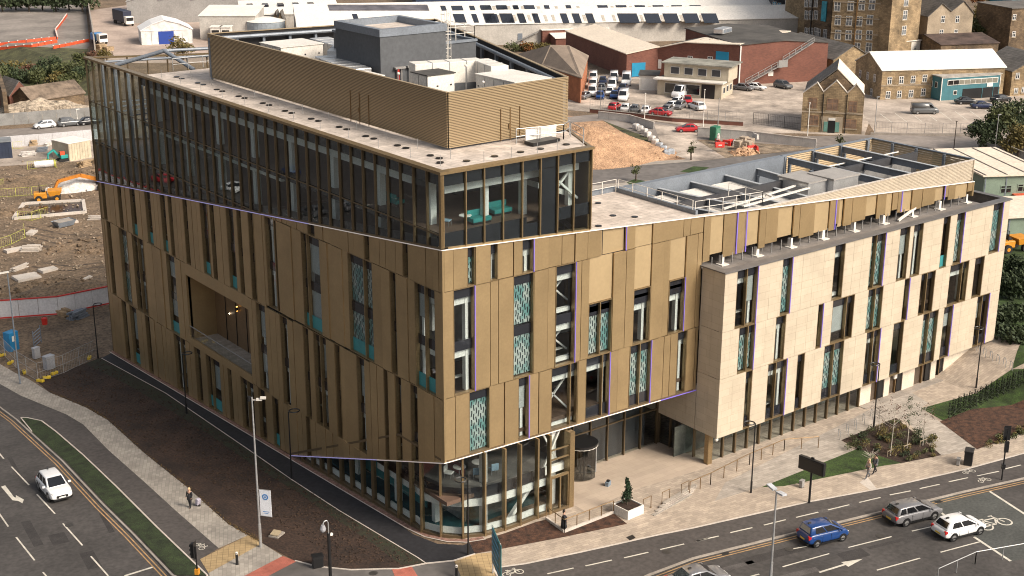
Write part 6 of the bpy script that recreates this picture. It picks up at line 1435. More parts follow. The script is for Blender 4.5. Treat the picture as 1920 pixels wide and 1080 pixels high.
# --- office
A, B = (1232,177),(1352,187); t, of, Wd = house('office_block', 'two storey cream office with a canopy in front of the brick warehouse', 'building', A, B, 8, CREAMP, ROOFG, prof=[(0,3.2),(1,3.2)])
part_box(t,'canopy',-.6,Wd+.6,-1.2,1.5,3.25,3.5,WHT); part_box(t,'upper_storey',.8,Wd+.8,1.6,8,3.3,6.3,CREAMP); part_box(t,'roof',.3,Wd+1.6,.9,8.6,6.35,6.6,mat('felt_roof',(.28,.27,.23),.8,var=.3,scale=3))
for k in range(4): f = part_box(t,'window',2.2+k*2.9,4.1+k*2.9,1.5,1.58,4.2,5.7,WFR); part_box(f,'pane',2.3+k*2.9,4.0+k*2.9,1.46,1.49,4.3,5.6,INTD)
for k in range(2): f = part_box(t,'shop_window',1.6+k*3.9,5.2+k*3.9,-.06,0,.5,2.6,WFR); part_box(f,'pane',1.7+k*3.9,5.1+k*3.9,-.09,-.07,.6,2.5,CARG)
part_box(t,'entrance',Wd-4.2,Wd-1.4,-.06,0,0,2.8,BLACK)
for k in range(3): f = part_box(t,'window',Wd+.01,Wd+.07,1+k*2.3,2.3+k*2.3,1,2.3,WFR); part_box(f,'pane',Wd+.08,Wd+.1,1.1+k*2.3,2.2+k*2.3,1.1,2.2,INTD)
t, of, Wd = house('garage', 'small white garage left of the cream office', 'garage', (1198,169),(1233,170), 6, WHT, ROOFG, prof=[(0,3.1),(1,3.1)]); part_box(t,'garage_door',.5,Wd-.5,-.06,0,0,2.4,WFR)
# --- gabled stone house
A, B = (1501,246),(1615,252); prof = [(0,6.9),(.22,8.8),(.33,7.2),(.53,9.3),(.72,7.2),(.86,8.8),(1,7.0)]
t, of, Wd = house('stone_house', 'sooty stone house front with three small gables beside the gates', 'house', A, B, 1.2, GRIT, KERBW, prof=prof, over=.05, thick=.14, wins=[(1524,193,1.5,1.9),(1561,196,2.0,2.1),(1599,200,1.5,2.0),(1525,225,1.8,1.8),(1594,232,2.2,1.6)], trim=mat('frame_brown',(.28,.16,.09),.7), pane=mat('board_brown',(.20,.13,.09),.6,var=.3))
q = MB(); q.extr([(.4,-1.5),(Wd-.4,-1.5),(Wd-.4,6.6),(Wd*.53,11.0),(.4,6.6)], 1.25, 13, lambda u,w_,t_: (u,t_,w_)); q.build('rear_wall', GRITD, t)
for (u0,z0_,u1,z1_,m_) in ((.1,6.5,Wd*.53,11.15,SLATE),(Wd*.53,11.15,Wd-.1,6.5,ROOFC)):
    q = MB(); q.extr([(u0,z0_+.02),(u1,z1_+.02),(u1,z1_+.2),(u0,z0_+.2)], 1.3, 13.3, lambda u,w_,t_: (u,t_,w_)); q.build('roof_slope', m_, t)
p = of(1559,236); part_box(t,'arch_surround',p.x-1.9,p.x+1.9,-.12,0,0,2.9,GRITP); part_box(t,'door',p.x-.6,p.x+.6,-.2,-.13,0,2.2,BLACK)
for s_ in (-1,1): part_box(t,'door_panel',p.x+s_*1.0-.35,p.x+s_*1.0+.35,-.18,-.13,.2,2.0,mat('green_panel',(.12,.26,.22),.7))
part_box(t,'door_light',p.x-.6,p.x+.6,-.18,-.13,2.25,2.7,WFR); part_box(t,'downpipe',Wd*.335,Wd*.345,-.15,0,0,7,BLACK); part_box(t,'downpipe',Wd*.72,Wd*.73,-.15,0,0,7,BLACK); part_box(t,'string_course',.0,Wd,-.08,0,3.5,3.75,GRITP)
# --- long white roofed building
A, B = (1650,187),(1879,180); z_e = 5.9
t, of, Wd = house('stone_mill', 'long low stone building with a white pitched roof beside the parking area', 'building', A, B, dpt(A,B,(1601,114),5.9), GRIT, ROOFW, sprof=[(0,5.9),(.5,8.6),(1,5.9)], wins=[(1668,151),(1690,150),(1712,149),(1734,147),(1665,178),(1686,177),(1708,175.5),(1731,173)], win_size=(1.0,1.5), swins=[(1613,138),(1627,142),(1640,146),(1616,168),(1634,173)], trim=WFR)
part_box(t,'string_course',0,Wd*.4,-.08,0,2.7,2.95,GRITP)
# --- teal boarded annexe
A, B = (1762,189),(1872,181.5); t, of, Wd = house('teal_annexe', 'teal boarded two storey annexe with a long window strip and white trim', 'building', A, B, dpt(A,B,(1744,140),4.8), TEALW, mat('felt_pale',(.4,.37,.33),.8,var=.2), prof=[(0,4.7),(1,4.7)], wins=[], trim=WFR)
part_box(t,'void',Wd*.37,Wd-.2,-.04,0,0,2.1,BLACK); part_box(t,'trim_band',0,Wd,-.1,0,4.5,4.75,WFR); part_box(t,'corner_trim',-.02,.15,-.12,-.0,0,4.49,WFR); part_box(t,'corner_trim',Wd-.15,Wd,-.12,0,2.1,4.49,WFR)  # the void is a flat black sheet, shade painted in under the overhang
f = part_box(t,'window_strip',1.4,Wd-.6,-.08,0,3.0,4.1,WFR)
for k in range(9): a_ = 1.55+k*(Wd-2.2)/9; part_box(f,'pane',a_,a_+(Wd-2.2)/9-.12,-.12,-.085,3.12,3.98, CARG if k < 2 else mat('blind_glass',(.22,.21,.17),.3))
part_box(t,'wall_sign',Wd-3.2,Wd-1.8,-.1,0,2.25,3.0,WFR); f = part_box(t,'window',3.0,3.9,-.06,0,1.0,1.9,WFR); part_box(f,'pane',3.1,3.8,-.09,-.07,1.1,1.8,CARG)
for k in range(2): part_box(t,'post',Wd*.7+k*2.6,Wd*.7+.1+k*2.6,-.1,-.05,0,2.1,TEALW)
for k in range(2): f = part_box(t,'side_window',-.07,-.01,1.2+k*1.6,2.0+k*1.6,2.4,3.6,WFR); part_box(f,'pane',-.09,-.075,1.3+k*1.6,1.9+k*1.6,2.5,3.5,CARG)
A, B = (1893,180),(1990,176); t, of, Wd = house('stone_cottage', 'pale stone house with a dark slate roof at the right edge', 'house', A, B, 12, GRIT, SLATE, prof=[(0,5.0),(.5,8.2),(1,5.0)], wins=[(1908,142,.9,1.2),(1905,170,.9,1.1),(1919,168,.9,1.1)])
# --- building with grey roof behind the gabled house
A, B = (1560,150),(1625,146); t, of, Wd = house('stone_shed', 'stone shed with patched grey roof behind the three gabled house', 'building', A, B, 22, GRIT, SLATE, prof=[(0,4.4),(.55,7.2),(1,4.9)])
# --- mills
def grid(x0, x1, n, ys, dx=0): return [(x0+(x1-x0)*i/(n-1)+dx*j, y) for j, y in enumerate(ys) for i in range(n)]
GP = mat('mill_pane', (.16,.17,.18), .2, var=.4, scale=1.5)
house('mill_building', 'dark steel clad stair tower with blue panels at the left of the mills', 'building', (1448,60),(1469,60), 10, mat('sooty_steel',(.03,.035,.045),.6,var=.3), ROOFG, prof=[(0,26),(1,26)], wins=[(1452,30),(1461,33),(1452,8),(1461,10)], pane=BLUEP)
house('mill_building', 'plain buff stone end wall between the dark stair tower and the sooty mill', 'building', (1469,66),(1506,74), 16, GRIT, SLATE, prof=[(0,27),(1,27)])
t, of, Wd = house('mill_building', 'sooty stone mill block with a torn blue sheet hanging on its wall', 'building', (1506,78),(1555,86), 18, GRITD, SLATE, prof=[(0,27),(1,27)], wins=grid(1512,1530,3,(5,28,60))+[(1535,62),(1547,63)], win_size=(1.3,2.2), pane=GP)
p = of(1547,22); part_box(t,'blue_sheet',p.x-1.0,p.x+.6,-.3,-.02,p.z-2.4,p.z+2.6,mat('blue_tarp',(.05,.38,.50),.6,var=.2,scale=.8)); p = of(1522,30); part_box(t,'downpipe',p.x-.1,p.x+.15,-.25,0,-1,27,BLACK)
t, of, Wd = house('mill_building', 'tall gritstone mill with rows of white framed windows, widest of the mills', 'building', (1555,96),(1650,102), 20, GRIT, SLATE, prof=[(0,28),(1,28)], wins=[(1570,12),(1595,11),(1616,10),(1635,9),(1571,38),(1592,39),(1611,40),(1631,37),(1571,65),(1591,66),(1610,65),(1630,66),(1607,89),(1629,89)], win_size=(1.5,2.3), pane=GP)
for z in (4.5,8.3,12.0,15.8,19.6): part_box(t,'string_course',0,Wd,-.12,0,z,z+.25,GRITP)
p = of(1604,50); part_box(t,'downpipe',p.x-.1,p.x+.15,-.25,0,-1,28,mat('rust_pipe',(.22,.12,.04),.7))
house('mill_building', 'narrow dark bay set back between the widest mill and the square tower', 'building', (1650,100),(1668,101), 14, GRITD, SLATE, prof=[(0,26),(1,26)], wins=[(1655,20,1,1.6),(1655,51,1,1.6)], pane=GP)  # set-back bay in the darker gritstone
house('mill_tower', 'square buff stone tower with three stacked white windows', 'tower', (1664,105),(1719,98), 7.5, GRIT, SLATE, prof=[(0,27),(1,27)], wins=[(1699,3),(1697,28),(1695,57)], win_size=(1.6,2.2), pane=GP)
t, of, Wd = house('double_gable_mill', 'plain rendered building with a double gable right of the square tower', 'building', (1734,97),(1818,93), 16, GRITP, SLATE, prof=[(0,8.6),(.28,11.6),(.5,9.6),(.76,12.0),(1,9.0)], wins=[(1768,36),(1795,36),(1765,62),(1792,62)], win_size=(1.1,1.7))
t, of, Wd = house('white_hut', 'low white site hut at the foot of the square stone tower', 'hut', (1679,102),(1724,98), 4, WHT, ROOFW, prof=[(0,2.9),(1,2.9)], wins=[(1687,93,.7,1.2),(1716,90,.8,1.0)], swins=[])
part_box(t,'door',3.0,3.9,-.06,0,0,2.1,mat('door_tan',(.35,.22,.15),.7))
house('stone_mill', 'brown stone mill corner at the top right edge', 'building', (1889,97),(1990,92), 14, GRITD, SLATE, prof=[(0,10.5),(1,10.5)], wins=[(1901,64),(1902,32)])
t, of, Wd = house('teal_block', 'bright teal clad block in the top right corner', 'building', (1891,60),(1990,56), 10, mat('teal_clad',(.02,.22,.28),.5,var=.1), ROOFG, prof=[(0,9),(1,9)])
house('low_shed', 'low dark roofed sheds behind the long white roof', 'shed', (1762,108),(1870,104), 16, GRITD, mat('dark_roof',(.09,.06,.05),.8,var=.4,scale=3), sprof=[(0,3.0),(.5,4.4),(1,3.0)])
# --- white warehouse with solar panels
A, B = (560,93),(1730,66)
t, of, Wd = house('solar_warehouse', 'very long white roofed warehouse covered with dark solar panels across the top', 'warehouse', A, B, 30, mat('grey_cladding',(.46,.43,.39),.7,var=.12,scale=5), ROOFW, sprof=[(0,5.2),(.36,7.4),(.40,6.2),(.76,8.2),(.80,6.4),(1,7.5)], thick=.12)
org = t.matrix_world.copy(); rzw = t.rotation_euler[2]; loc0 = Vector(t.location); inv = Matrix.Rotation(-rzw,3,'Z')
def onroof(px, py, y0, z0, y1, z1):
    n = Matrix.Rotation(rzw,3,'Z') @ Vector((0, -(z1-z0), (y1-y0))).normalized(); pt = loc0 + Matrix.Rotation(rzw,3,'Z') @ Vector((0,y0,z0)); v = ray(px,py); k = (pt-CAM).dot(n)/v.dot(n); return inv @ (CAM+v*k-loc0)
def roofpatch(px0, px1, py0, py1, sl, m, nm, lift=.2):
    y0,z0,y1,z1 = sl; pts = [onroof(a,b,*sl) for a,b in ((px0,py1),(px1,py1),(px1-(py1-py0)*.35,py0),(px0-(py1-py0)*.35,py0))]; q = MB(); v = [tuple(p+Vector((0,0,lift))) for p in pts]+[tuple(p+Vector((0,0,lift-.1))) for p in pts]; q.add(v, [(0,1,2,3),(4,7,6,5),(0,4,5,1),(1,5,6,2),(2,6,7,3),(3,7,4,0)]); return q.build(nm, m, t)
S1_ = (0,5.2,30*.36,7.4); S2_ = (30*.40,6.2,30*.76,8.2)
low = [(75,36),(185,38),(278,20),(372,18),(555,20),(633,22),(720,22),(965,60),(1120,46),(1240,44),(1368,46),(1490,46)]
up = [(47,36),(150,38),(240,18),(327,38),(440,18),(580,18),(800,36),(920,38),(1040,36),(1158,38),(1278,38),(1397,40)]
for c, w_ in low: roofpatch(900+(c-w_*1.05)/3.43, 900+(c+w_*1.05)/3.43, 26.5, 44, S1_, PV, 'solar_panel')
for c, w_ in up: roofpatch(900+(c-w_*.9)/3.43, 900+(c+w_*.9)/3.43, 11, 23, S2_, PV, 'solar_panel')
for c, w_ in ((650,22),(712,10),(778,26),(838,24),(900,12),(957,10),(235,10)): roofpatch(560+(c-w_)/2.133, 560+(c+w_)/2.133, 27.5, 43.5, S1_, PV, 'solar_panel')
for c, w_ in ((585,10),(640,22),(700,10),(755,22),(818,22),(875,11)): roofpatch(560+(c-w_)/2.133, 560+(c+w_)/2.133, 12, 24, S2_, PV, 'solar_panel')
roofpatch(618, 805, 10, 21, S2_, mat('solar_pale',(.13,.12,.13),.4,var=.3,scale=3), 'solar_panel')
RL = mat('rooflight_pale',(.5,.45,.38),.6)
for c in (130,232,325,430,480,680,800,870,1048,1180,1305,1430): roofpatch(900+(c-9)/3.43, 900+(c+9)/3.43, 29, 41, S1_, RL, 'roof_light', .17)
for c in (97,195,282,385,500,640,860,980,1100,1218,1338): roofpatch(900+(c-9)/3.43, 900+(c+9)/3.43, 12.5, 22, S2_, RL, 'roof_light', .17)
p = of(975,70); part_box(t,'doorway',p.x-.6,p.x+.6,-.08,0,p.z-1,p.z+1,STEELG)
q = MB(); a_, b_ = of(962,80), of(1008,58); q.bar((a_.x,-.8,a_.z),(b_.x,-.8,b_.z),.8,.15); q.build('stair_flight', GALVF, t)
A, B = (1017,84),(1140,80); house('brick_wall_building', 'low dark red brick range under the eaves of the white warehouse', 'building', A, B, 5, BRICKR, ROOFW, prof=[(0,3.6),(1,3.6)])
house('cream_roof_shed', 'long low shed with a clean white roof and red brick wall', 'shed', (1042,89),(1130,86), 7, BRICKR, ROOFW, sprof=[(0,2.2),(1,3.0)])
# sawtooth sheds behind
t, of, Wd = house('sawtooth_shed', 'row of pale sawtooth roofs along the top edge', 'warehouse', (780,15),(1330,9), 20, mat('navy_wall',(.02,.04,.10),.6), ROOFW, prof=[(0,7.0)]+[((k+.5*(j))/8, 10.0 if j else 7.0) for k in range(8) for j in (0,1)][1:]+[(1,7)], thick=.1)
house('mill_building', 'long dark red brick mill behind the solar roof at the top', 'building', (1335,14),(1470,12), 14, mat('brick_dark',(.10,.04,.035),.8,var=.2), SLATE, prof=[(0,11),(1,11)], wins=grid(1250,1360,14,(-3,5)), win_size=(1.0,1.4))
t, of, Wd = house('grey_warehouse', 'grey saw-tooth warehouse roof at the top left centre', 'warehouse', (240,44),(600,38), 34, mat('grey_cladding2',(.30,.285,.27),.7,var=.12,scale=5), mat('roof_putty',(.40,.375,.35),.7,var=.1,scale=5), prof=[(0,6)]+[((k+(.85 if j else 0))/6, 8.2 if j else 6.2) for k in range(6) for j in (0,1)][1:]+[(1,6.2)], thick=.1)
house('white_warehouse', 'white roofed loading bay building right of the marquee', 'warehouse', (376,74),(480,74), 16, mat('grey_cladding',(.36,.34,.31),.7), ROOFW, sprof=[(0,6.0),(1,6.8)])
t, of, Wd = house('white_warehouse', 'low white roofed range behind the round tank with solar panels', 'warehouse', (455,57),(640,52), 16, mat('grey_cladding',(.36,.34,.31),.7), ROOFW, sprof=[(0,4.0),(1,6.0)])
for k in range(5): part_box(t,'solar_panel',2+k*4.2,3.6+k*4.2,8,13,5.05,5.75,PV)
t = thing('storage_tank', 'round white topped tank by the loading bays', 'tank', gp(500,72)); q = MB(); q.cyl((0,0,0),5,4.6,28); q.build('shell', mat('tank_blue',(.30,.34,.38),.6), t); q = MB(); q.cyl((0,0,4.6),5.1,.9,28,1.5); q.build('roof', ROOFW, t)
for (px,lb) in ((405,'left dark loading bay box beside the marquee'),(424,'right dark loading bay box beside the marquee')):
    t, of, Wd = house('loading_bay', lb, 'loading bay', (px-9,78),(px+9,78), 3, WHT, ROOFW, prof=[(0,3.6),(1,3.6)]); part_box(t,'shutter',.3,Wd-.3,-.06,0,0,2.9,BLACK)
for (px,py,w_,m_,lb) in ((518,60,6,GRITD,'small dark slate gable peeping over the screen, left of two'),(527,60,5,GRIT,'small buff stone gable peeping over the screen, right of two')): house('stone_gable', lb, 'house', (px-w_,py),(px+w_,py), 5, m_, SLATE, prof=[(0,3),(.5,5.4),(1,3)])
# --- marquee
A, B = (266,84.5),(362,80.5); t, of, Wd = house('marquee', 'white marquee tent with a blue roller door in the far left yard', 'tent', A, B, 9, mat('tent_wall',(.66,.64,.62),.7), mat('tent_white',(.78,.77,.76),.6,var=.05), prof=[(0,3.5),(.22,5.0),(.47,6.0),(.76,5.0),(1,3.5)])
p = of(312,72); part_box(t,'roller_door',p.x-1.9,p.x+1.9,-.08,0,0,3.2,BLUED); part_box(t,'gutter_band',-.1,Wd+.1,-.12,0,3.4,3.6,WFR); part_box(t,'door',p.x-5,p.x-4.2,-.06,0,0,2.1,WHT)
for k in range(6): part_box(t,'frame_rib',Wd*k/5-.05,Wd*k/5+.05,-.07,0,0,3.4,GALV)
# lorries and pallets in that yard
def lorry(px, py, d, lb, boxm, cabm, L=7, h=3.4):
    t = thing('lorry', lb, 'lorry', gp(px,py), d); q = MB(); q.box(-L/2,L/2-1.8,-1.2,1.2,1.0,h); q.build('box_body', boxm, t, bevel=.05); q = MB(); q.box(L/2-1.7,L/2,-1.15,1.15,.6,2.7); q.build('cab', cabm, t, bevel=.15); q = MB(); q.box(L/2-.02,L/2+.03,-1.0,1.0,1.5,2.4); q.build('windscreen', CARG, t); q = MB(); q.box(-L/2,L/2-.2,-.4,.4,.6,.95); q.build('chassis', BLACK, t)
    for x in (-L/2+1,-L/2+2.1,L/2-1):
        for y in (-1,1): q = MB(); q.tube([(x,y*.9,.5),(x,y*1.2,.5)],.5,12); q.build('wheel', RUB, t)
lorry(232,46,-1.6,'dark blue curtain sided lorry trailer parked against the fence at top left', mat('curtain_navy',(.015,.02,.045),.5), WHT, 10, 4.0); lorry(187,82,-1.5,'small blue and white truck by the wall in the far left yard', mat('truck_blue',(.05,.22,.5),.5), WHT, 5, 2.6)
def stack(px, py, n, lb, m, s=(1.2,1.0,.16), g=None, nm='pallet_stack'):
    t = thing(nm, lb, nm.replace('_',' '), gp(px,py), .3, g); r = random.Random(int(px*7+py))
    for k in range(n): q = MB(); q.obox((r.uniform(-.05,.05),0,s[2]*(k+.5)),(s[0],s[1],s[2]*.85),r.uniform(-.06,.06)); q.build('pallet', m, t)
TIMB = mat('timber', (.38,.27,.16), .8, var=.25, scale=.6)
stack(190,92,5,'pallets stacked nearest the blue and white truck',TIMB,(2.2,1.8,.25)); stack(203,95,4,'second pallet stack right of the blue and white truck',TIMB,(2.2,1.8,.25)); stack(196,103,3,'low pallet stack closest to the glass corner in the far left yard',TIMB,(2.4,1.8,.22))
# walls and fences
def wallthing(name, lb, pts, h, th, m, coping=None, base=-.3, panel=None, cat='wall', posts=None, red=None):
    t = thing(name, lb, cat, pts[0]); o = pts[0]
    for a, b in zip(pts[:-1], pts[1:]):
        ln = (b-a).length; n = max(1, round(ln/(panel or 1e9)))
        for k in range(n):
            p, q_ = (a-o).lerp(b-o,k/n), (a-o).lerp(b-o,(k+1)/n); e = (q_-p).normalized()*.02 if panel else Vector((0,0,0))
            q = MB(); q.bar(p+e+Vector((0,0,(h+base)/2)), q_-e+Vector((0,0,(h+base)/2)), th, h-base); q.build('panel' if panel else 'wall_run', m, t)
            if coping: q = MB(); q.bar(p+Vector((0,0,h+.06)), q_+Vector((0,0,h+.06)), th+.12, .12); q.build('coping', coping, t)
            if red: q = MB(); q.bar(p+Vector((0,0,.12)), q_+Vector((0,0,.12)), th+.06, .16); q.build('base_rail', red, t)
            if posts: q = MB(); q.bar(p, p+Vector((0,0,h+.1)), .1); q.build('post', posts, t)
    return t
def meshfence(lb, pts, h, m=GALVF, sp_=2.4, nm='mesh_fence', rails=(1,.5,.05), wires=5):
    t = thing(nm, lb, 'fence', pts[0]); o = pts[0]
    for a, b in zip(pts[:-1], pts[1:]):
        n = max(1, round((b-a).length/sp_))
        for k in range(n):
            p, r_ = (a-o).lerp(b-o,k/n), (a-o).lerp(b-o,(k+1)/n); q = MB(); q.bar(p, p+Vector((0,0,h)), .06); q.build('post', m, t)
            q = MB()
            for f in rails: q.bar(p+Vector((0,0,h*f)), r_+Vector((0,0,h*f)), .035)
            for j in range(1, wires): s_ = p.lerp(r_,j/wires); q.bar(s_+Vector((0,0,.05)), s_+Vector((0,0,h)), .014)
            q.build('mesh_panel', m, t, kind='stuff')
    return t
HW = mat('hoarding_white', (.62,.60,.60), .6, var=.06, scale=3)
wallthing('hoarding', 'long white site hoarding with red top and foot rails at the left edge', gpx([(-40,606),(0,598),(110,590),(206,570)]), 2.15, .08, HW, REDP, 0, 2.4, 'hoarding', red=REDP)
wallthing('wall', 'pale boundary hoarding below the parked cars at upper left', gpx([(-40,283),(20,276),(100,270),(185,262)]), 2.0, .1, mat('pale_hoarding',(.50,.49,.50),.7,var=.1,scale=2), None, 0, 2.4, 'hoarding')
wallthing('boundary_wall', 'grey palisade behind the two parked cars at upper left', gpx([(-40,240),(0,236),(185,222)]), 2.3, .08, mat('palisade_grey',(.24,.235,.225),.7,var=.15,scale=2), None, 0, 2.7, 'fence')
wallthing('boundary_wall', 'tall concrete wall running up beside the far left yard', gpx([(179,100),(174,62),(168,28),(166,8)]), 2.6, .35, KERB, None, -.3, 8)
wallthing('boundary_wall', 'low brick wall with fence along the front of the works yard', gpx([(1106,211),(1180,218),(1260,228),(1393,236)]), .7, .3, BRICKR, KERB)
meshfence('tall mesh fence along the works yard wall', [p+Vector((0,0,.7)) for p in gpx([(1106,211),(1180,218),(1260,228),(1393,236)])], 1.8, sp_=3.2)
wallthing('boundary_wall', 'pale panel wall left of the side road junction', gpx([(1122,222),(1180,229),(1226,243)]), 1.3, .12, mat('pale_panel',(.50,.47,.44),.7,var=.1), KERBW, 0, 2.6, 'wall', GALVF)
wallthing('boundary_wall', 'pale panel wall right of the side road junction', gpx([(1308,255),(1400,262),(1530,278)]), 1.5, .12, MATS['pale_panel'], KERBW, 0, 2.8, 'wall', GALVF)
meshfence('chain link fence in front of the parking area', gpx([(1642,249),(1700,251),(1800,252),(1850,253)]), 2.0, sp_=3.0)
wallthing('boundary_wall', 'low kerb wall under the parking area fence', gpx([(1632,252),(1720,254),(1850,256)]), .35, .3, KERB)
meshfence('black steel gates and railings left of the three gabled house', gpx([(1412,233),(1440,236),(1470,240),(1498,243)]), 2.2, BLACK, sp_=2.8, wires=9)
meshfence('temporary mesh fence round the works at the left edge', gpx([(-10,650),(30,690),(72,716),(120,700),(178,672)]), 2.0, GALVF, sp_=3.3, wires=10)
wallthing('boundary_wall', 'grey steel fence in front of the dark trees at the right edge', gpx([(1832,292),(1880,297),(1960,304)]), 2.2, .08, mat('palisade_grey',(.24,.235,.225),.7), None, 0, 2.7, 'fence')
# hipped roof shed
ez = G(150,80)+5.2; cs = [pz(*p, ez) for p in ((1015.5,122),(1091,146),(1104,104),(971,101))]; ap1 = pz(1032,84,ez+3.6); ap2 = ap1+(cs[2]-cs[3])*.25
t = thing('hip_roof_shed', 'brick shed with a wide brown hipped roof just behind the louvred plant screen', 'shed', (cs[0].x,cs[0].y,G(150,80))); o0 = Vector(t.location); L4 = [c-o0 for c in cs]; A1, A2 = ap1-o0, ap2-o0
for f_ in ((L4[0],L4[1],A2,A1),(L4[1],L4[2],A2),(L4[2],L4[3],A1,A2),(L4[3],L4[0],A1)):
    q = MB(); n = len(f_); q.add(list(f_)+[v-Vector((0,0,.2)) for v in f_], [tuple(range(n)), tuple(range(n,2*n))[::-1]]+[(i,(i+1)%n,n+(i+1)%n,n+i) for i in range(n)]); q.build('roof_slope', mat('brown_roof',(.25,.195,.15),.8,var=.15,scale=4), t)
ct = sum(L4, Vector())/4; q = MB(); q.prism([tuple((ct+(v-ct)*.96).to_2d()) for v in L4], -1, 5.0); q.build('wall', mat('orange_brick',(.40,.15,.07),.85,var=.15,scale=1), t)
# spoil heap
def heap(name, lb, px, py, rx, ry, h, m, seed, cat='heap', n=26, kind=None):
    r = random.Random(seed); q = MB(); t = thing(name, lb, cat, gp(px,py)); N = n
    g = [[0]*(N+1) for _ in range(N+1)]; bumps = [(r.uniform(-.6,.6), r.uniform(-.6,.6), r.uniform(.1,.3), r.uniform(.2,.6)) for _ in range(16)]
    for i in range(N+1):
        for j in range(N+1):
            u, v = -1+2*i/N, -1+2*j/N; d = math.sqrt(u*u+v*v); z = max(0, 1-d**1.6)*.75
            for bx, by, bs, bh in bumps: z += bh*.35*math.exp(-((u-bx)**2+(v-by)**2)/bs**2)*max(0,1-d)
            q.v.append((u*rx, v*ry, z*h - .15 + r.uniform(-.07,.07)*h*max(0,1.1-d) + .25*math.sin(u*9+v*5)*math.sin(v*11-u*3)*max(0,1-d)))
    for i in range(N):
        for j in range(N): a = i*(N+1)+j; q.f.append((a, a+N+1, a+N+2, a+1))
    o = q.build('mound', m, t, smooth=True)
    q = MB()
    for k in range(40):
        a = r.uniform(0,2*PI); d = r.uniform(.3,1.05); q.obox((math.cos(a)*rx*d, math.sin(a)*ry*d, max(0,(1-d)*h*.8)), (r.uniform(.15,.5),)*3, r.random()*3, r.random()*3)
    q.build('rubble', m, t, kind='stuff'); return t
heap('spoil_heap', 'big sandy spoil heap behind the top storey glass corner', 1098, 285, 14, 13, 4.6, SAND, 4, n=56)
heap('spoil_heap', 'lower sandy mound nearest the road, right of the big heap', 1195, 290, 8, 6, 1.8, SAND, 5)
heap('sand_heap', 'small brown sand mound by the red barriers', 1395, 287, 3, 2.2, 1.2, SAND, 6)
heap('rubble_heap', 'white rubble pile behind the orange excavator arm', 152, 352, 6, 3, 2.0, BAGW, 7); heap('rubble_heap', 'pale rubble pile in the ruin at the left edge', 70, 212, 12, 6, 3.0, mat('rubble_buff',(.50,.41,.31),.9,var=.45,scale=.7,fine=.4), 8)
heap('soil_heap', 'brown soil mound with stones left of the glass corner', 120, 545, 8, 4, 1.3, DIRT, 9); heap('soil_heap', 'grey brown soil ridge at mid left by the dark pit', 60, 340, 12, 4, 1.2, DIRT, 10)
rb = random.Random(77)
q = MB()
for k in range(900):
    a, b_ = rb.uniform(0,205), rb.uniform(300,560)
    p = gp(a,b_); s_ = abs(rb.gauss(0,.09))+.04; q.obox((p.x,p.y,p.z+s_*.2),(s_*2,s_*1.3,s_),rb.random()*3,rb.random(),rb.random())
o = q.build('stones', mat('stones',(.30,.235,.17),.9,var=.4,scale=.5), kind='stuff'); o['label'] = 'loose stones scattered over the brown building site'; o['category'] = 'stones'
for i,(px,py,w_,d_) in enumerate(((50,522,3.0,2),(90,508,2.2,1.2),(135,418,1.6,.9),(30,470,3,1),(60,438,2,1))):
    t = thing('concrete_slab', ['broken concrete slab by the white hoarding','pale concrete strip above the white hoarding','pale slab near the grey skip','long pale slab at the left edge of the site','pale rubble slab by the yellow barrier'][i], 'slab', gp(px,py), rb.random()); q = MB(); q.obox((0,0,.15),(w_,d_,.35),0,.05,.04); q.build('slab_body', KERBW, t); q = MB(); q.obox((w_*.4,d_*.5,.1),(w_*.4,.5,.2),.5); q.build('fragment', KERB, t)
# dark pit
t = thing('excavation', 'dark water filled pit with pale concrete edges on the left site', 'pit', gp(95,398), 0)
pp = [p-gp(95,398) for p in gpx([(26,412),(160,400),(156,378),(45,384)])]; q = MB(); q.add([p+Vector((0,0,.05)) for p in pp], [(0,1,2,3)]); q.build('pit_floor', mat('pit_dark',(.025,.015,.01),.25,var=.4,scale=3), t)
for a, b_ in zip(pp, pp[1:]+pp[:1]): q = MB(); q.bar(a+Vector((0,0,.2)), b_+Vector((0,0,.2)), .5, .35); q.build('concrete_edge', KERBW, t)
# site barriers (yellow edge protection)
def barrier(pts, lb, h=1.3, m=YELS, nm='site_barrier'): meshfence(lb, gpx(pts), h, m, 2.2, nm, (1,.05), 6)
barrier([(0,465),(22,458),(47,446),(46,436)], 'yellow mesh barrier at the left edge halfway down the site'); barrier([(34,412),(60,414),(92,404)], 'yellow mesh barrier along the near edge of the dark pit'); barrier([(52,318),(100,312),(108,316)], 'yellow mesh barrier round the white pipe on the left site'); barrier([(0,370),(60,366),(90,362)], 'low yellow barrier run behind the orange dumper'); barrier([(0,352),(9,350)], 'small yellow barrier at the far left edge of the site'); barrier([(24,280),(45,278)],'yellow barrier beside the dark blue container')
t = thing('pipe', 'short white concrete pipe inside the yellow barriers', 'pipe', gp(84,314)); d_ = (gp(96,312)-gp(70,314)).to_2d().normalized(); t.rotation_euler[2] = math.atan2(d_.y,d_.x); q = MB(); q.tube([(-1.6,0,.6),(1.6,0,.6)],.6,16); q.build('pipe_barrel', HW, t); q = MB(); q.tube([(1.5,0,.6),(1.75,0,.6)],.68,16); q.build('collar', YELS, t)
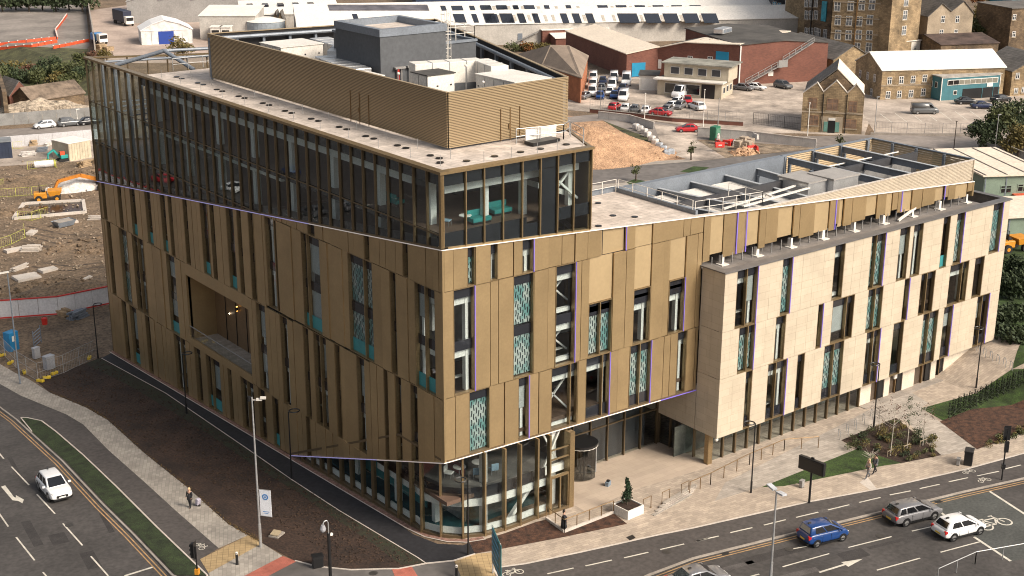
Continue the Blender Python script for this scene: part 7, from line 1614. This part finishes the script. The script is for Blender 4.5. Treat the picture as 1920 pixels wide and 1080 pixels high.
# clutter on the site
CL = random.Random(40)
def pile(px, py, lb, m, n, ln, g=None, cat='timber pile', w_=.12):
    t = thing('material_pile', lb, cat, gp(px,py), CL.uniform(0,3), g)
    for k in range(n): q = MB(); q.obox((CL.uniform(-.3,.3), (k%4)*w_*1.3-.3, .08+(k//4)*w_), (ln*CL.uniform(.7,1), w_, w_*.8), CL.uniform(-.12,.12)); q.build('plank', m, t)
for i,(px,py,m_,lb) in enumerate(((66,272,TIMB,'timber lengths behind the barrier beside the blue container'),(92,272,BAGW,'pale sheeting pile in front of the teal excavator'),(52,292,BAGW,'white bagged heap right of the blue container'),(80,284,STEELG,'dark steel pile above the yellow barriers'),(160,312,TIMB,'timber baulks on the site in front of the cream cabin'),(186,305,TIMB,'timber baulks against the glass corner'),(36,505,KERBW,'broken concrete beams above the white hoarding, left'),(160,528,KERBW,'broken concrete beams above the white hoarding, right'),(120,590,TIMB,'loose planks on the ground below the white hoarding'),(150,596,STEELG,'small dark scrap pile near the first lamp post'),(60,470,KERBW,'pale rubble beams by the yellow barrier end'),(183,412,KERBW,'pale kerb units by the glass corner'))):
    pile(px,py,lb,m_,14,CL.uniform(1.6,3.2),None,'material pile',CL.choice((.14,.2,.28)))
for i,(px,py,rx,ry,h_) in enumerate(((30,545,5,2,.9),(75,535,4,1.6,.8),(175,560,3,1.5,.8),(20,400,5,2.5,.8),(140,460,6,3,.5),(60,560,3,1.5,.7),(190,470,4,2,.6),(110,330,7,2,.8),(160,325,5,2,1.0))):
    heap('rubble_heap', 'brown rubble mound on the left site, '+['above the hoarding at the edge','above the hoarding, second','beside the bronze corner near the hoarding','left of the dark pit','low one in the middle of the bare ground','just behind the hoarding rail','by the bronze corner halfway up','behind the yellow barriers','below the cream cabin'][i], px, py, rx, ry, h_, DIRT, 50+i, n=18)
for i,(a_,b_) in enumerate((((30,430),(180,448)),((20,445),(170,470)),((60,500),(190,500)),((10,330),(120,345)))):
    sheet('wheel_rut', strip([gp(*a_), gp((a_[0]+b_[0])/2,(a_[1]+b_[1])/2+8), gp(*b_)], .5), mat('rut_dark', (.13,.092,.062), .9, var=.4, scale=1.2, fine=.3), 8)
    sheet('wheel_rut', strip([gp(*a_), gp((a_[0]+b_[0])/2,(a_[1]+b_[1])/2+8), gp(*b_)], .5, 1.9), MATS['rut_dark'], 8)
for i,(px,py) in enumerate(((1020,22),(1500,36))): pass
# site cabins
def cabin(A, B, dep, h, lb, m, rm, doors=1, nm='site_cabin', ribs=True):
    t, of, Wd = house(nm, lb, 'cabin', A, B, dep, m, rm, prof=[(0,h),(1,h)], over=.08, thick=.1)
    if ribs:
        for k in range(int(Wd/.5)): part_box(t,'rib',k*.5+.1,k*.5+.2,-.05,0,.1,h-.1,m)
    for k in range(doors): part_box(t,'door',Wd*.3+k*3,Wd*.3+.9+k*3,-.08,0,.1,2.1,STEELG)
    return t
cabin((131,303),(172,295), 5, 3.0, 'cream ribbed site cabin against the glass corner on the left site', mat('cabin_cream',(.52,.45,.33),.7), ROOFW, 0)
cabin((-30,300),(24,296), 4, 2.8, 'dark blue container cabin at the left edge of the site', mat('cabin_navy',(.02,.03,.06),.6), mat('roof_slategrey',(.2,.21,.22),.7), 1)
# machines
def dumper(px, py, rz, lb):
    t = thing('site_dumper', lb, 'dumper', gp(px,py), rz); q = MB(); q.add([(.2,-.95,.9),(1.6,-.95,1.0),(2.0,-1.1,1.75),(-.1,-1.1,1.75),(.2,.95,.9),(1.6,.95,1.0),(2.0,1.1,1.75),(-.1,1.1,1.75)], [(0,1,2,3),(4,7,6,5),(0,4,5,1),(1,5,6,2),(2,6,7,3),(3,7,4,0)]); q.build('skip', YELP, t, bevel=.05)
    q = MB(); q.box(-2.1,-.2,-.8,.8,.6,1.5); q.build('engine_cover', YELP, t, bevel=.12); q = MB(); q.box(-.9,-.4,-.35,.35,1.5,1.7); q.box(-1.0,-.9,-.35,.35,1.7,2.2); q.build('seat', BLACK, t)
    q = MB(); q.tube([(-1.2,-.6,1.5),(-1.2,-.6,2.7),(-1.2,.6,2.7),(-1.2,.6,1.5)],.05,6); q.build('roll_bar', BLACK, t)
    for x in (-1.4,1.2):
        for y in (-1,1): q = MB(); q.tube([(x,y*.75,.55),(x,y*1.15,.55)],.55,14); w__ = q.build('wheel', RUB, t); q = MB(); q.tube([(x,y*1.1,.55),(x,y*1.17,.55)],.25,10); q.build('rim', YELP, w__)
def excavator(px, py, rz, lb, m, s=1.0, reach=((1.2,1.6),(3.2,3.6),(6.0,2.6),(6.6,1.2)), cabm=None):
    t = thing('excavator', lb, 'excavator', gp(px,py), rz); t.scale = (s,s,s); cm = cabm or m
    for y in (-1,1): q = MB(); q.extr([(-1.5,.1),(1.5,.1),(1.8,.45),(1.5,.8),(-1.5,.8),(-1.8,.45)], y*.7, y*1.2, lambda u,w_,v: (u,v,w_)); q.build('track', RUB, t, bevel=.05)
    q = MB(); q.box(-1.7,1.1,-1.1,1.1,.9,1.9); q.build('house', m, t, bevel=.12); q = MB(); q.box(-.1,1.3,.1,1.05,1.9,2.9); q.build('cab', cm, t, bevel=.1); q = MB(); q.box(1.3,1.33,.2,.95,2.0,2.8); q.box(0,1.2,.04,.09,2.0,2.75); q.build('cab_glass', CARG, t)
    for (a, b_), w_ in zip(zip(reach[:-1], reach[1:]), (.45,.35,.3)): q = MB(); q.bar((a[0],-.3,a[1]),(b_[0],-.3,b_[1]),w_,w_*1.2); q.build('boom' if w_ > .4 else 'dipper_arm', m, t)
    e = reach[-1]; q = MB(); q.extr([(e[0]-.5,e[1]),(e[0]+.3,e[1]+.1),(e[0]+.5,e[1]-.7),(e[0]-.2,e[1]-1.0),(e[0]-.7,e[1]-.6)], -.75, .15, lambda u,w_,v: (u,v,w_)); q.build('bucket', BLACK, t)
dumper(92,377,(gp(110,377)-gp(80,378)).to_2d().angle_signed(Vector((1,0))) if False else math.atan2((gp(110,376)-gp(80,378)).y,(gp(110,376)-gp(80,378)).x),'orange site dumper standing left of the excavator bucket')
dv = gp(150,362)-gp(215,352); excavator(200,352,math.atan2(dv.y,dv.x),'orange excavator reaching out from behind the glass corner', mat('machine_orange', (.48,.17,.015), .5, var=.15, scale=.8), 1.1, ((1.2,1.4),(3.6,2.3),(6.8,1.9),(7.3,.95)))
dv = gp(100,305)-gp(135,300); excavator(120,302,math.atan2(dv.y,dv.x),'small teal excavator beside the cream cabin', mat('machine_teal',(.02,.30,.27),.5), .62, ((1.2,1.6),(2.6,3.4),(4.2,2.4),(4.2,1.0)), ORNG)
dv = gp(1915,466)-gp(1885,470); dumper(1897,470,math.atan2(dv.y,dv.x),'yellow dumper beyond the far right end of the stone wall')
t = thing('skip', 'small grey metal skip on the site below the dark pit', 'skip', gp(120,424), .2); q = MB(); q.add([(-1.1,-.7,.1),(1.1,-.7,.1),(1.1,.7,.1),(-1.1,.7,.1),(-1.5,-.9,.85),(1.5,-.9,.85),(1.5,.9,.85),(-1.5,.9,.85)], [(0,3,2,1),(0,1,5,4),(1,2,6,5),(2,3,7,6),(3,0,4,7)]); q.build('skip_body', STEELG, t); q = MB(); q.obox((0,0,.7),(2.4,1.4,.3)); q.build('contents', KERB, t)
# near left corner
t = thing('portable_toilet', 'bright blue portable toilet cabin at the left edge below the hoarding', 'cabin', gp(23,656), .4); q = MB(); q.box(-.6,.6,-.5,.5,0,2.1); q.build('body', mat('loo_blue',(.02,.20,.42),.5), t, bevel=.04); q = MB(); q.box(-.3,.2,-.53,-.5,1.1,1.7); q.build('notice', WFR, t)
bin_(69,672,.7,1.25,'small pale roadside cabinet beside the fence on the left',mat('cab_pale',(.42,.42,.44),.6),.3,'cabinet','cabinet'); bin_(93,692,1.0,1.5,'larger grey roadside cabinet beside the fence on the left',mat('cab_grey',(.36,.37,.40),.6),.3,'cabinet','cabinet')
t = thing('road_barrier', 'leaning lattice barrier behind the roadside cabinets', 'barrier', gp(72,648), .8); q = MB()
for k in range(5): q.bar((-1,0,.3+k*.35),(1,.1,.3+k*.35),.12,.05)
q.bar((-1,0,0),(-1,0,2),.08); q.bar((1,.1,0),(1,.1,2),.08); q.build('lattice', STEELG, t)
for i,(px,py) in enumerate(((4,668),(20,682),(46,700),(76,716),(88,710),(102,702),(168,673))):
    t = thing('fence_foot', 'yellow fence foot block, %s along the mesh fence at lower left' % ['first','second','third','fourth','fifth','sixth','last'][i], 'fence block', gp(px,py), i*.7); q = MB(); q.obox((0,0,.15),(.8,.35,.28)); q.build('block', mat('yellow_rubber',(.6,.42,.03),.6), t, bevel=.05); q = MB(); q.cyl((0,0,.28),.05,.1,8); q.build('socket', BLACK, t)
t = thing('bucket', 'red plastic bucket on the site below the white hoarding', 'bucket', gp(84,608)); q = MB(); q.cyl((0,0,0),.3,.75,12,.36); q.build('body', REDP, t); q = MB(); q.tube([(-.34,0,.7),(0,0,1.0),(.34,0,.7)],.02,5); q.build('handle', BLACK, t)
b = gp(38,720); t = thing('street_lamp', 'slim grey lamp column at the left edge behind the mesh fence', 'street lamp', b); zt = pvert(16,510,b)-b.z; q = MB(); q.tube([(0,0,0),(0,0,zt)],[.09,.06],8); q.build('pole', STEELG, t); q = MB(); q.obox((-.3,0,zt),(.9,.25,.12)); q.build('lantern', WHT, t)
# orange plastic barriers
def obar(pts, lb):
    P_ = gpx(pts); t = thing('barrier_line', lb, 'barrier', P_[0]); o = P_[0]
    for a, b_ in zip(P_[:-1], P_[1:]):
        n = max(1, round((b_-a).length/2.2))
        for k in range(n):
            p, r_ = (a-o).lerp(b_-o,k/n), (a-o).lerp(b_-o,(k+.93)/n); q = MB(); q.bar(p+Vector((0,0,.4)), r_+Vector((0,0,.4)), .2, .7); q.build('barrier_unit', ORNG, t); q = MB(); q.obox(tuple(p+Vector((0,0,.85))),(.35,.35,.2)); q.build('barrier_cap', BAGW, t)
obar([(0,94),(60,89),(108,80)], 'near run of orange plastic barriers at upper left'); obar([(0,86),(50,80),(106,74)], 'far run of orange plastic barriers at upper left'); obar([(108,74),(104,60),(116,44),(126,30)], 'orange plastic barriers zigzagging up the waste ground'); obar([(100,92),(168,78)], 'orange plastic barriers reaching the concrete wall')
# red and white water barriers, bags, green box at the right compound
rc = random.Random(31)
for i in range(12):
    px, py = (rc.uniform(1345,1378), rc.uniform(268,290)) if i < 8 else (rc.uniform(1405,1418), rc.uniform(264,286)); t = thing('water_barrier', 'red and white water barrier piled %s on the right compound' % ('left of the pallets' if i < 8 else 'right of the pallets'), 'barrier', gp(px,py), rc.random()*3, 'red and white water barriers, %s pile' % ('left' if i < 8 else 'right'))
    z = rc.choice((0,.8)) if i%2 else 0; q = MB(); q.extr([(-.25,z),(.25,z),(.12,z+.9),(-.12,z+.9)], -.8, .8, lambda u,w_,v: (v,u,w_)); q.build('shell', [REDP,BAGW][i%4==3], t, bevel=.04); q = MB(); q.box(-.3,.3,-.26,.26,z+.3,z+.5); q.build('band', BAGW, t)
for i in range(9): stack(1382+i*6-(i//5)*28, 272+(i//5)*8, 3+i%3, 'pallets of paving blocks between the red barrier piles', mat('block_buff',(.42,.34,.26),.8,var=.2), (1.3,1.1,.3), 'block pallets on the right compound')
for i,(px,py) in enumerate(((1192,242),(1200,246),(1208,251),(1214,257),(1222,265),(1228,271),(1236,278),(1244,284),(1250,292),(1258,290))):
    t = thing('aggregate_bag', 'bulk bag in the line along the side road, white', 'bag', gp(px,py), rc.random(), 'bulk bags along the side road'); q = MB(); q.box(-.55,.55,-.55,.55,0,1.0); q.build('bag_body', BAGW if i < 6 else mat('bag_bluegrey',(.40,.43,.47),.8,var=.2), t, bevel=.22); q = MB(); q.tube([(-.4,-.4,.95),(0,0,1.2),(.4,.4,.95)],.03,5); q.build('loops', KERB, t)
t = thing('equipment_cabinet', 'green steel cabinet by the junction wall', 'cabinet', gp(1340,262), .3); q = MB(); q.box(-.9,.9,-.6,.6,0,2.4); q.build('body', mat('cab_green',(.03,.16,.09),.6), t, bevel=.05); q = MB(); q.box(-.7,.7,-.64,-.6,.3,2.1); q.build('door', mat('cab_green2',(.10,.24,.16),.6), t)
# cabins beyond the stone end
for i,(A,B,dp_,h_,lb) in enumerate((((1838,404),(1960,396),16,5.4,'green and white two storey site cabins at the right edge'),((1886,452),(1990,444),9,3.0,'lower green site cabin with pale roof at the right edge'))):
    t, of, Wd = house('site_cabin', lb, 'cabin', A, B, dp_, GREENC, ROOFC, prof=[(0,h_),(1,h_)], over=.4, thick=.2, wins=[(1886,355,1.6,1.1),(1918,352,1.6,1.1)] if i == 0 else [], pane=CARG, trim=GREENC)
    for k in range(int(Wd/3)): part_box(t,'panel_joint',k*3+.1,k*3+.25,-.06,0,0,h_,STEELG)
    if i == 0:
        part_box(t,'canopy',Wd*.45,Wd,-1.5,0,2.7,2.9,ORNG)
        for k in range(5): part_box(t,'roof_seam',k*3,k*3+.12,-.3,dp_,h_+.2,h_+.3,KERB)
# entrance pod at the stone end
t = thing('glass_pod', 'pale blue glass porch with white roof at the far right stone end', 'porch', (64.2,2.0,G(64,2)), 0); q = MB(); q.box(0,3.2,0,5,.5,4.6); q.build('glass_wall', mat('pod_glass',(.12,.17,.20),.15), t); q = MB(); q.box(-.2,4.2,-.6,5.4,4.6,4.8); q.build('roof', WHT, t); q = MB(); q.box(-.2,4.4,-1.2,5.4,0,.5); q.build('plinth', KERBW, t)
# ================================================================== cars in the distance
def pc(kind, col, px, py, dxy, lb, cat='car'): 
    a = gp(px,py); b_ = gp(px+dxy[0], py+dxy[1]); return car(kind, col, a, b_-a, lb, cat, far=True, lights=False)
pc('hatch',W_,84,240,(-10,1),'white car parked on the road at the upper left'); pc('suv',GY,131,236,(10,-1),'dark grey SUV parked right of the white car at upper left'); pc('saloon',BK,168,233,(10,-1),'dark car half hidden by the glass corner at upper left')
pc('van',W_,1112,152,(-1,10),'white van farthest back in the left column of vans','van'); pc('van',W_,1111,165,(-1,10),'white van in the middle of the left column','van'); pc('van',W_,1110,178,(-1,10),'white van at the front of the left column','van')
pc('hatch',NV,1130,157,(-1,10),'dark blue car at the back of the second yard column'); pc('hatch',GY,1128,170,(-1,10),'grey car in the middle of the second yard column'); pc('saloon',BL,1125,184,(-1,10),'blue car at the front of the second yard column'); pc('saloon',SV,1097,184,(8,-3),'silver car by the brick shed at the left of the works yard')
pc('van',W_,1151,152,(-1,10),'white van at the back of the third yard column','van'); pc('van',W_,1147,165,(-1,10),'white van in the middle of the third yard column','van'); pc('hatch',W_,1143,177,(-2,10),'white car at the front of the third yard column'); pc('saloon',BL,1152,183,(-4,10),'blue car beside the front of the third column')
pc('bigvan',W_,1174,158,(-2,10),'white box van at the back by the garage','van'); pc('saloon',NV,1168,170,(-8,8),'dark blue pickup between the white vans'); pc('van',W_,1169,187,(-6,10),'white van alone in the middle of the works yard','van')
pc('hatch',RD,1152,205,(10,-6),'red car by the wall at the left of the works yard'); pc('hatch',W_,1174,207,(6,-6),'white car by the wall right of the red car'); pc('hatch',GY,1191,209,(4,-8),'dark car by the wall in the works yard'); pc('hatch',W_,1211,211,(4,-8),'white car by the wall under the pole'); pc('saloon',RD,1239,216,(10,1),'red car at the wall nearest the silver row')
pc('bigvan',W_,1278,181,(-10,3),'large white van parked in front of the cream office','van'); pc('saloon',RD,1289,193,(3,8),'red car behind the white cars in front of the office')
pc('hatch',W_,1268,196,(-8,4),'white car farthest in the diagonal row before the office'); pc('hatch',SV,1274,203,(-8,4),'silver car second in the diagonal row before the office'); pc('hatch',W_,1258,204,(-8,4),'white car in the middle of the diagonal row'); pc('hatch',SV,1250,211,(-8,4),'silver car nearest the wall in the diagonal row')
pc('suv',W_,1306,205,(-9,-3),'white SUV with dark windows right of the diagonal row'); pc('saloon',RD,1290,247,(-9,0),'red car driving on the side road'); pc('saloon',SV,1394,169,(9,1),'silver car by the foot of the outside staircase'); pc('saloon',W_,1417,168,(9,1),'white car right of the silver car by the staircase')
pc('suv',GY,1468,165,(9,2),'dark grey car at the right under the red brick wall'); pc('van',GY,1733,213,(10,0),'dark grey van alone in the parking area','van'); pc('saloon',BK,1811,195,(10,0),'black car left of the blue one by the teal annexe'); pc('saloon',NV,1841,203,(10,0),'blue car in front of the black one by the teal annexe'); pc('saloon',BK,1876,190,(10,-1),'dark car at the right in front of the teal annexe'); pc('saloon',GY,1886,212,(9,1),'dark car half behind the right trees'); pc('saloon',BK,1836,243,(9,-1),'dark car by the chain link fence left of the trees')
# poles
def pole(px, py, ptop, lb, m=WHT, r=.09, head=None):
    b = gp(px,py); zt = pvert(px,ptop,b)-b.z; t = thing('lamp_post' if head else 'pole', lb, 'pole', b); q = MB(); q.tube([(0,0,0),(0,0,zt)],[r,r*.7],6); q.build('shaft', m, t); q = MB(); q.obox((.2 if head else 0,0,zt),(.7 if head else .2,.25,.12)); q.build('lantern' if head else 'cap', m, t)
pole(1318,243,168,'white pole in front of the works yard, right of two'); pole(1208,236,175,'white pole in front of the works yard, left of two'); pole(1346,235,185,'grey pole by the works yard wall below the office',GALVF); pole(1514,255,193,'white pole in front of the three gabled house'); pole(1639,252,182,'grey lamp post right of the three gabled house',GALV,.08,True); pole(1788,282,228,'dark timber post on the road by the parking area',mat('timber_dark',(.08,.06,.045),.9)); pole(1863,300,215,'grey lamp post in front of the right trees',GALV,.08,True); pole(1853,82,40,'grey lamp post before the green trees at top right',GALV,.08,True); pole(1126,209,160,'grey floodlight post at the left of the yard wall',GALVF); pole(146,232,205,'slim white lamp post beside the parked SUV at upper left',WHT,.06,True)
# ================================================================== trees far off
def tree(px, py, h, rad, lb, leaf=LFD, n=900, sz=.3, cat='tree', trunk=True, seed=None):
    b = gp(px,py); r = random.Random(seed or int(px*3+py)); t = thing('broadleaf_tree' if cat == 'tree' else 'bush', lb, cat, b, r.random()*3)
    pts = []
    for k in range(11):
        a, d = r.uniform(0,2*PI), r.uniform(0,.65)*rad; zz = r.uniform(.4,.85)*h; s_ = rad*r.uniform(.3,.55); pts.append(((d*math.cos(a),d*math.sin(a),zz),(s_,s_,s_*.8)))
    if cat == 'bush': pts = [((p[0][0],p[0][1],h*r.uniform(.25,.6)),(p[1][0],p[1][1],h*.4)) for p in pts]
    q = MB(); q.tube([(0,0,-.3),(.1,0,h*.35),(0,.1,h*.6)],[.05*h*.6+.05,.035*h,.015*h],7)
    for p, s_ in pts[:6]: q.tube([(0,0,h*.3),(p[0]*.6,p[1]*.6,p[2]*.9)],[.02*h,.006*h],5)
    q.build('trunk', BARK, t); blob_foliage('crown', t, leaf, pts, n, sz, r); return t
tree(1838,22,9,5,'orange autumn tree at the top right behind the double gable',LFO,1100,.35)
for i,(px,py,h_,r_,m_,lb) in enumerate(((1835,84,7,5,LFM,'green tree just right of the double gable building'),(1858,80,8,5,LFD,'dark green tree behind the lamp post at top right'),(1880,84,6.5,4.5,LFM,'mid green tree left of the brown stone mill corner'),(1868,50,9,6,LFM,'tall green tree below the teal block'),(1845,60,8,5,LFY,'yellowing tree below the orange one'))): tree(px,py,h_,r_,lb,m_,1500,.32)
for i,(px,py,h_,r_,m_) in enumerate(((1846,290,6,4,LFD),(1870,284,8,4.5,LFM),(1895,280,8.5,5,LFD),(1918,275,9,5,LFM),(1908,300,6,4,LFY))): tree(px,py,h_,r_,['dark','taller green','dark spreading','tall green','yellow green'][i]+' tree in the clump at the right edge, %s' % ['leftmost','behind the grey lamp post','in the middle','against the frame edge','lowest in front'][i],m_,2200,.24)
tree(344,112,5.5,4,'small yellow green tree behind the glass parapet at upper left',LFY,900,.28)
for i in range(13):
    tree(2+i*13.5, 158-((i*37)%5)*5, rb.uniform(3,5), 4, 'bush in the scrubby hedge at upper left, '+['at the frame edge','beside the ruin','above the ruin gable','above the brick shed','with reddish leaves','over the shed ridge','over the grey roof','dark and round','pale and loose','low and dark','tall and green','near the concrete wall','beside the glass corner'][i], [LFM,LFD,LFY,LFD,LFB,LFM,LFD,LFD,LFY,LFM,LFM,LFD,LFM][i], 700, .3, 'bush')
for i in range(7): tree(5+i*25, 22-i%2*3, 6, 7, 'dark tree in the row along the top left edge, '+['first','second','third','fourth','fifth','sixth','last'][i]+' from the left', LFD, 700, .5)
for i in range(3): tree(150+i*22, 116-i*3, 2.6, 3, 'scrub bush beside the far left yard wall, '+['left','middle','right'][i], [LFM,LFB,LFY][i], 500, .24, 'bush')
for i in range(4): tree(968+i*15, 96, 2.6, 4, ['green bush left of the autumn shrubs behind the screen','orange shrub behind the roof screen','yellow shrub behind the roof screen','brown green shrub nearest the cream shed'][i], [LFM,LFO,LFY,LFY][i], 500, .25, 'bush')
for i,(px,py) in enumerate(((1296,300),(1192,340),(1575,282))): tree(px,py,[3.4,3.0,3.2][i],1.2,['young sapling beside the junction road above the wing roof','tiny sapling on the grass circle behind the wing','small round tree behind the louvred wing roof'][i],LFM,220,.14)
fsheet('grass_circle', [(1175,342),(1190,336),(1210,340),(1205,347),(1185,350)], GRASS, 30); fsheet('grass_patch', [(1560,160),(1500,164)][:0] or [(1275,322),(1300,312),(1330,314),(1310,326)], GRASS, 30)
for i,(px,py) in enumerate(((1905,520),(1890,560),(1912,600),(1900,640),(1918,560),(1885,610))): tree(px,py,[3,3.2,2.6,2.0,3.6,2.2][i],2.2,'dark bush in the shade beyond the stone end, '+['topmost','left of centre','right and low','lowest','against the edge','nearest the porch'][i],LFD,1100,.2,'bush')
# --- ruin at upper left
t, of, Wd = house('ruined_house', 'roofless brick house end with bare rafters at the left edge', 'ruin', (20,205),(62,200), 8, BRICKR, SLATE, prof=[(0,2.6),(.5,5.4),(1,2.6)], over=.1)
t, of, Wd = house('stone_barn', 'low barn with a patched brown stone slate roof at the left', 'barn', (62,212),(160,196), 7, GRITD, mat('stone_slate',(.20,.15,.11),.9,var=.35,scale=2), sprof=[(0,2.4),(.5,4.6),(1,2.4)])
t = thing('ruined_wall', 'crumbling pale arched stone wall below the ruined house', 'ruin', gp(25,226)); a_ = gp(25,226); rw = random.Random(9)
dd = gp(130,218)-a_; L_ = dd.length; dn_ = dd.normalized(); t.rotation_euler[2] = math.atan2(dn_.y,dn_.x)
for k in range(60):
    x = rw.uniform(0,L_); h_ = rw.uniform(.6,2.6)*(1 if int(x/2)%3 else .5); q = MB(); q.obox((x,rw.uniform(-.3,.3),h_/2),(rw.uniform(.5,1.4),.6,h_),rw.uniform(-.1,.1)); q.build('stone_block', mat('rubble_buff',(.40,.33,.25),.9), t)
wallthing('ruined_wall', 'tall curved dark ruin wall at the far left edge', gpx([(-20,160),(4,190),(14,225)]), 5.5, .8, GRITD)
# context beyond the frame that the left glass reflects: a car park deck and sheds across the road
for i,(x,y,w_,d_,h_,m_) in enumerate(((-120,30,30,40,7,mat('shed_white',(.5,.48,.45),.7)),(-110,95,36,24,6,BRICKR),(-95,-25,20,30,8,GRITP))):
    t = thing('warehouse', ['plain white warehouse across the left road, outside the photo','red brick shed across the left road, outside the photo','buff building across the junction, outside the photo'][i], 'warehouse', (x,y,G(x,y))); q = MB(); q.box(-w_/2,w_/2,-d_/2,d_/2,-1,h_); q.build('wall', m_, t); q = MB(); q.box(-w_/2-.3,w_/2+.3,-d_/2-.3,d_/2+.3,h_,h_+.3); q.build('roof', ROOFG, t)
sheet('car_park', [Vector((-150,60,0)), Vector((-150,230,0)), Vector((-6,230,0)), Vector((-14,150,0)), Vector((-19,100,0)), Vector((-22,62,0))], ASPH, 14)
for k in range(12): sheet('parking_line', strip([Vector((-34-k*2.6,95,0)), Vector((-34-k*2.6,101,0))], .12), WHITE, 20)
wallthing('hoarding', 'red and white hoarding across the left ground, outside the photo', [Vector((-24,66,G(0,66))), Vector((-30,110,-3.6)), Vector((-26,150,-3.6))], 2.2, .1, HW, REDP, 0, 2.4, 'hoarding', red=REDP)
for k,(x,y,c_) in enumerate(((-37,98,W_),(-45,98,GY),(-50,98,SV),(-42,118,W_),(-55,122,BL),(-36,130,RD))): car('hatch', c_, Vector((x,y,0)), Vector((.2,1,0)), ['white','grey','silver','lone white','blue','red'][k]+' car in the car park outside the left edge of the photo', far=True)

# parts that are several loose pieces become one object each
def split_islands(o):
    me = o.data; n = len(me.vertices); par = list(range(n))
    def find(a):
        while par[a] != a: par[a] = par[par[a]]; a = par[a]
        return a
    for e in me.edges:
        a, b = find(e.vertices[0]), find(e.vertices[1])
        if a != b: par[a] = b
    groups = {}
    for p in me.polygons: groups.setdefault(find(p.vertices[0]), []).append(p)
    if len(groups) < 2 or len(groups) > 60: return
    for k, ps in enumerate(groups.values()):
        idx = sorted({v for p in ps for v in p.vertices}); mp = {v: i for i, v in enumerate(idx)}
        m2 = bpy.data.meshes.new(o.name); m2.from_pydata([tuple(me.vertices[v].co) for v in idx], [], [[mp[v] for v in p.vertices] for p in ps]); m2.materials.append(me.materials[0])
        if k == 0: first = m2
        else:
            c = bpy.data.objects.new(o.name.split('.')[0], m2); COL.objects.link(c); c.parent = o.parent; c.matrix_parent_inverse = o.matrix_parent_inverse.copy(); c.location = o.location; c.rotation_euler = o.rotation_euler
            for key in ('kind', 'label'):
                if key in o: c[key] = o[key]
    o.data = first
SPLIT = {'spandrel','stair_tower','door_frame','hanger_rod','support_post','column','floor_slab','inner_wall','soffit','brace','bracing_tube','tower_parapet','roof_deck','parapet_coping','gutter_deck','steel_truss','plant_wall','riser_pipes','pier','screen_frame','recess_lining','ceiling_edge','lamp_lens','panel_joint','posts','screen_door','window_frame_'}
for o in list(COL.objects):
    if o.type == 'MESH' and o.name.split('.')[0] in SPLIT and 'kind' not in o: split_islands(o)
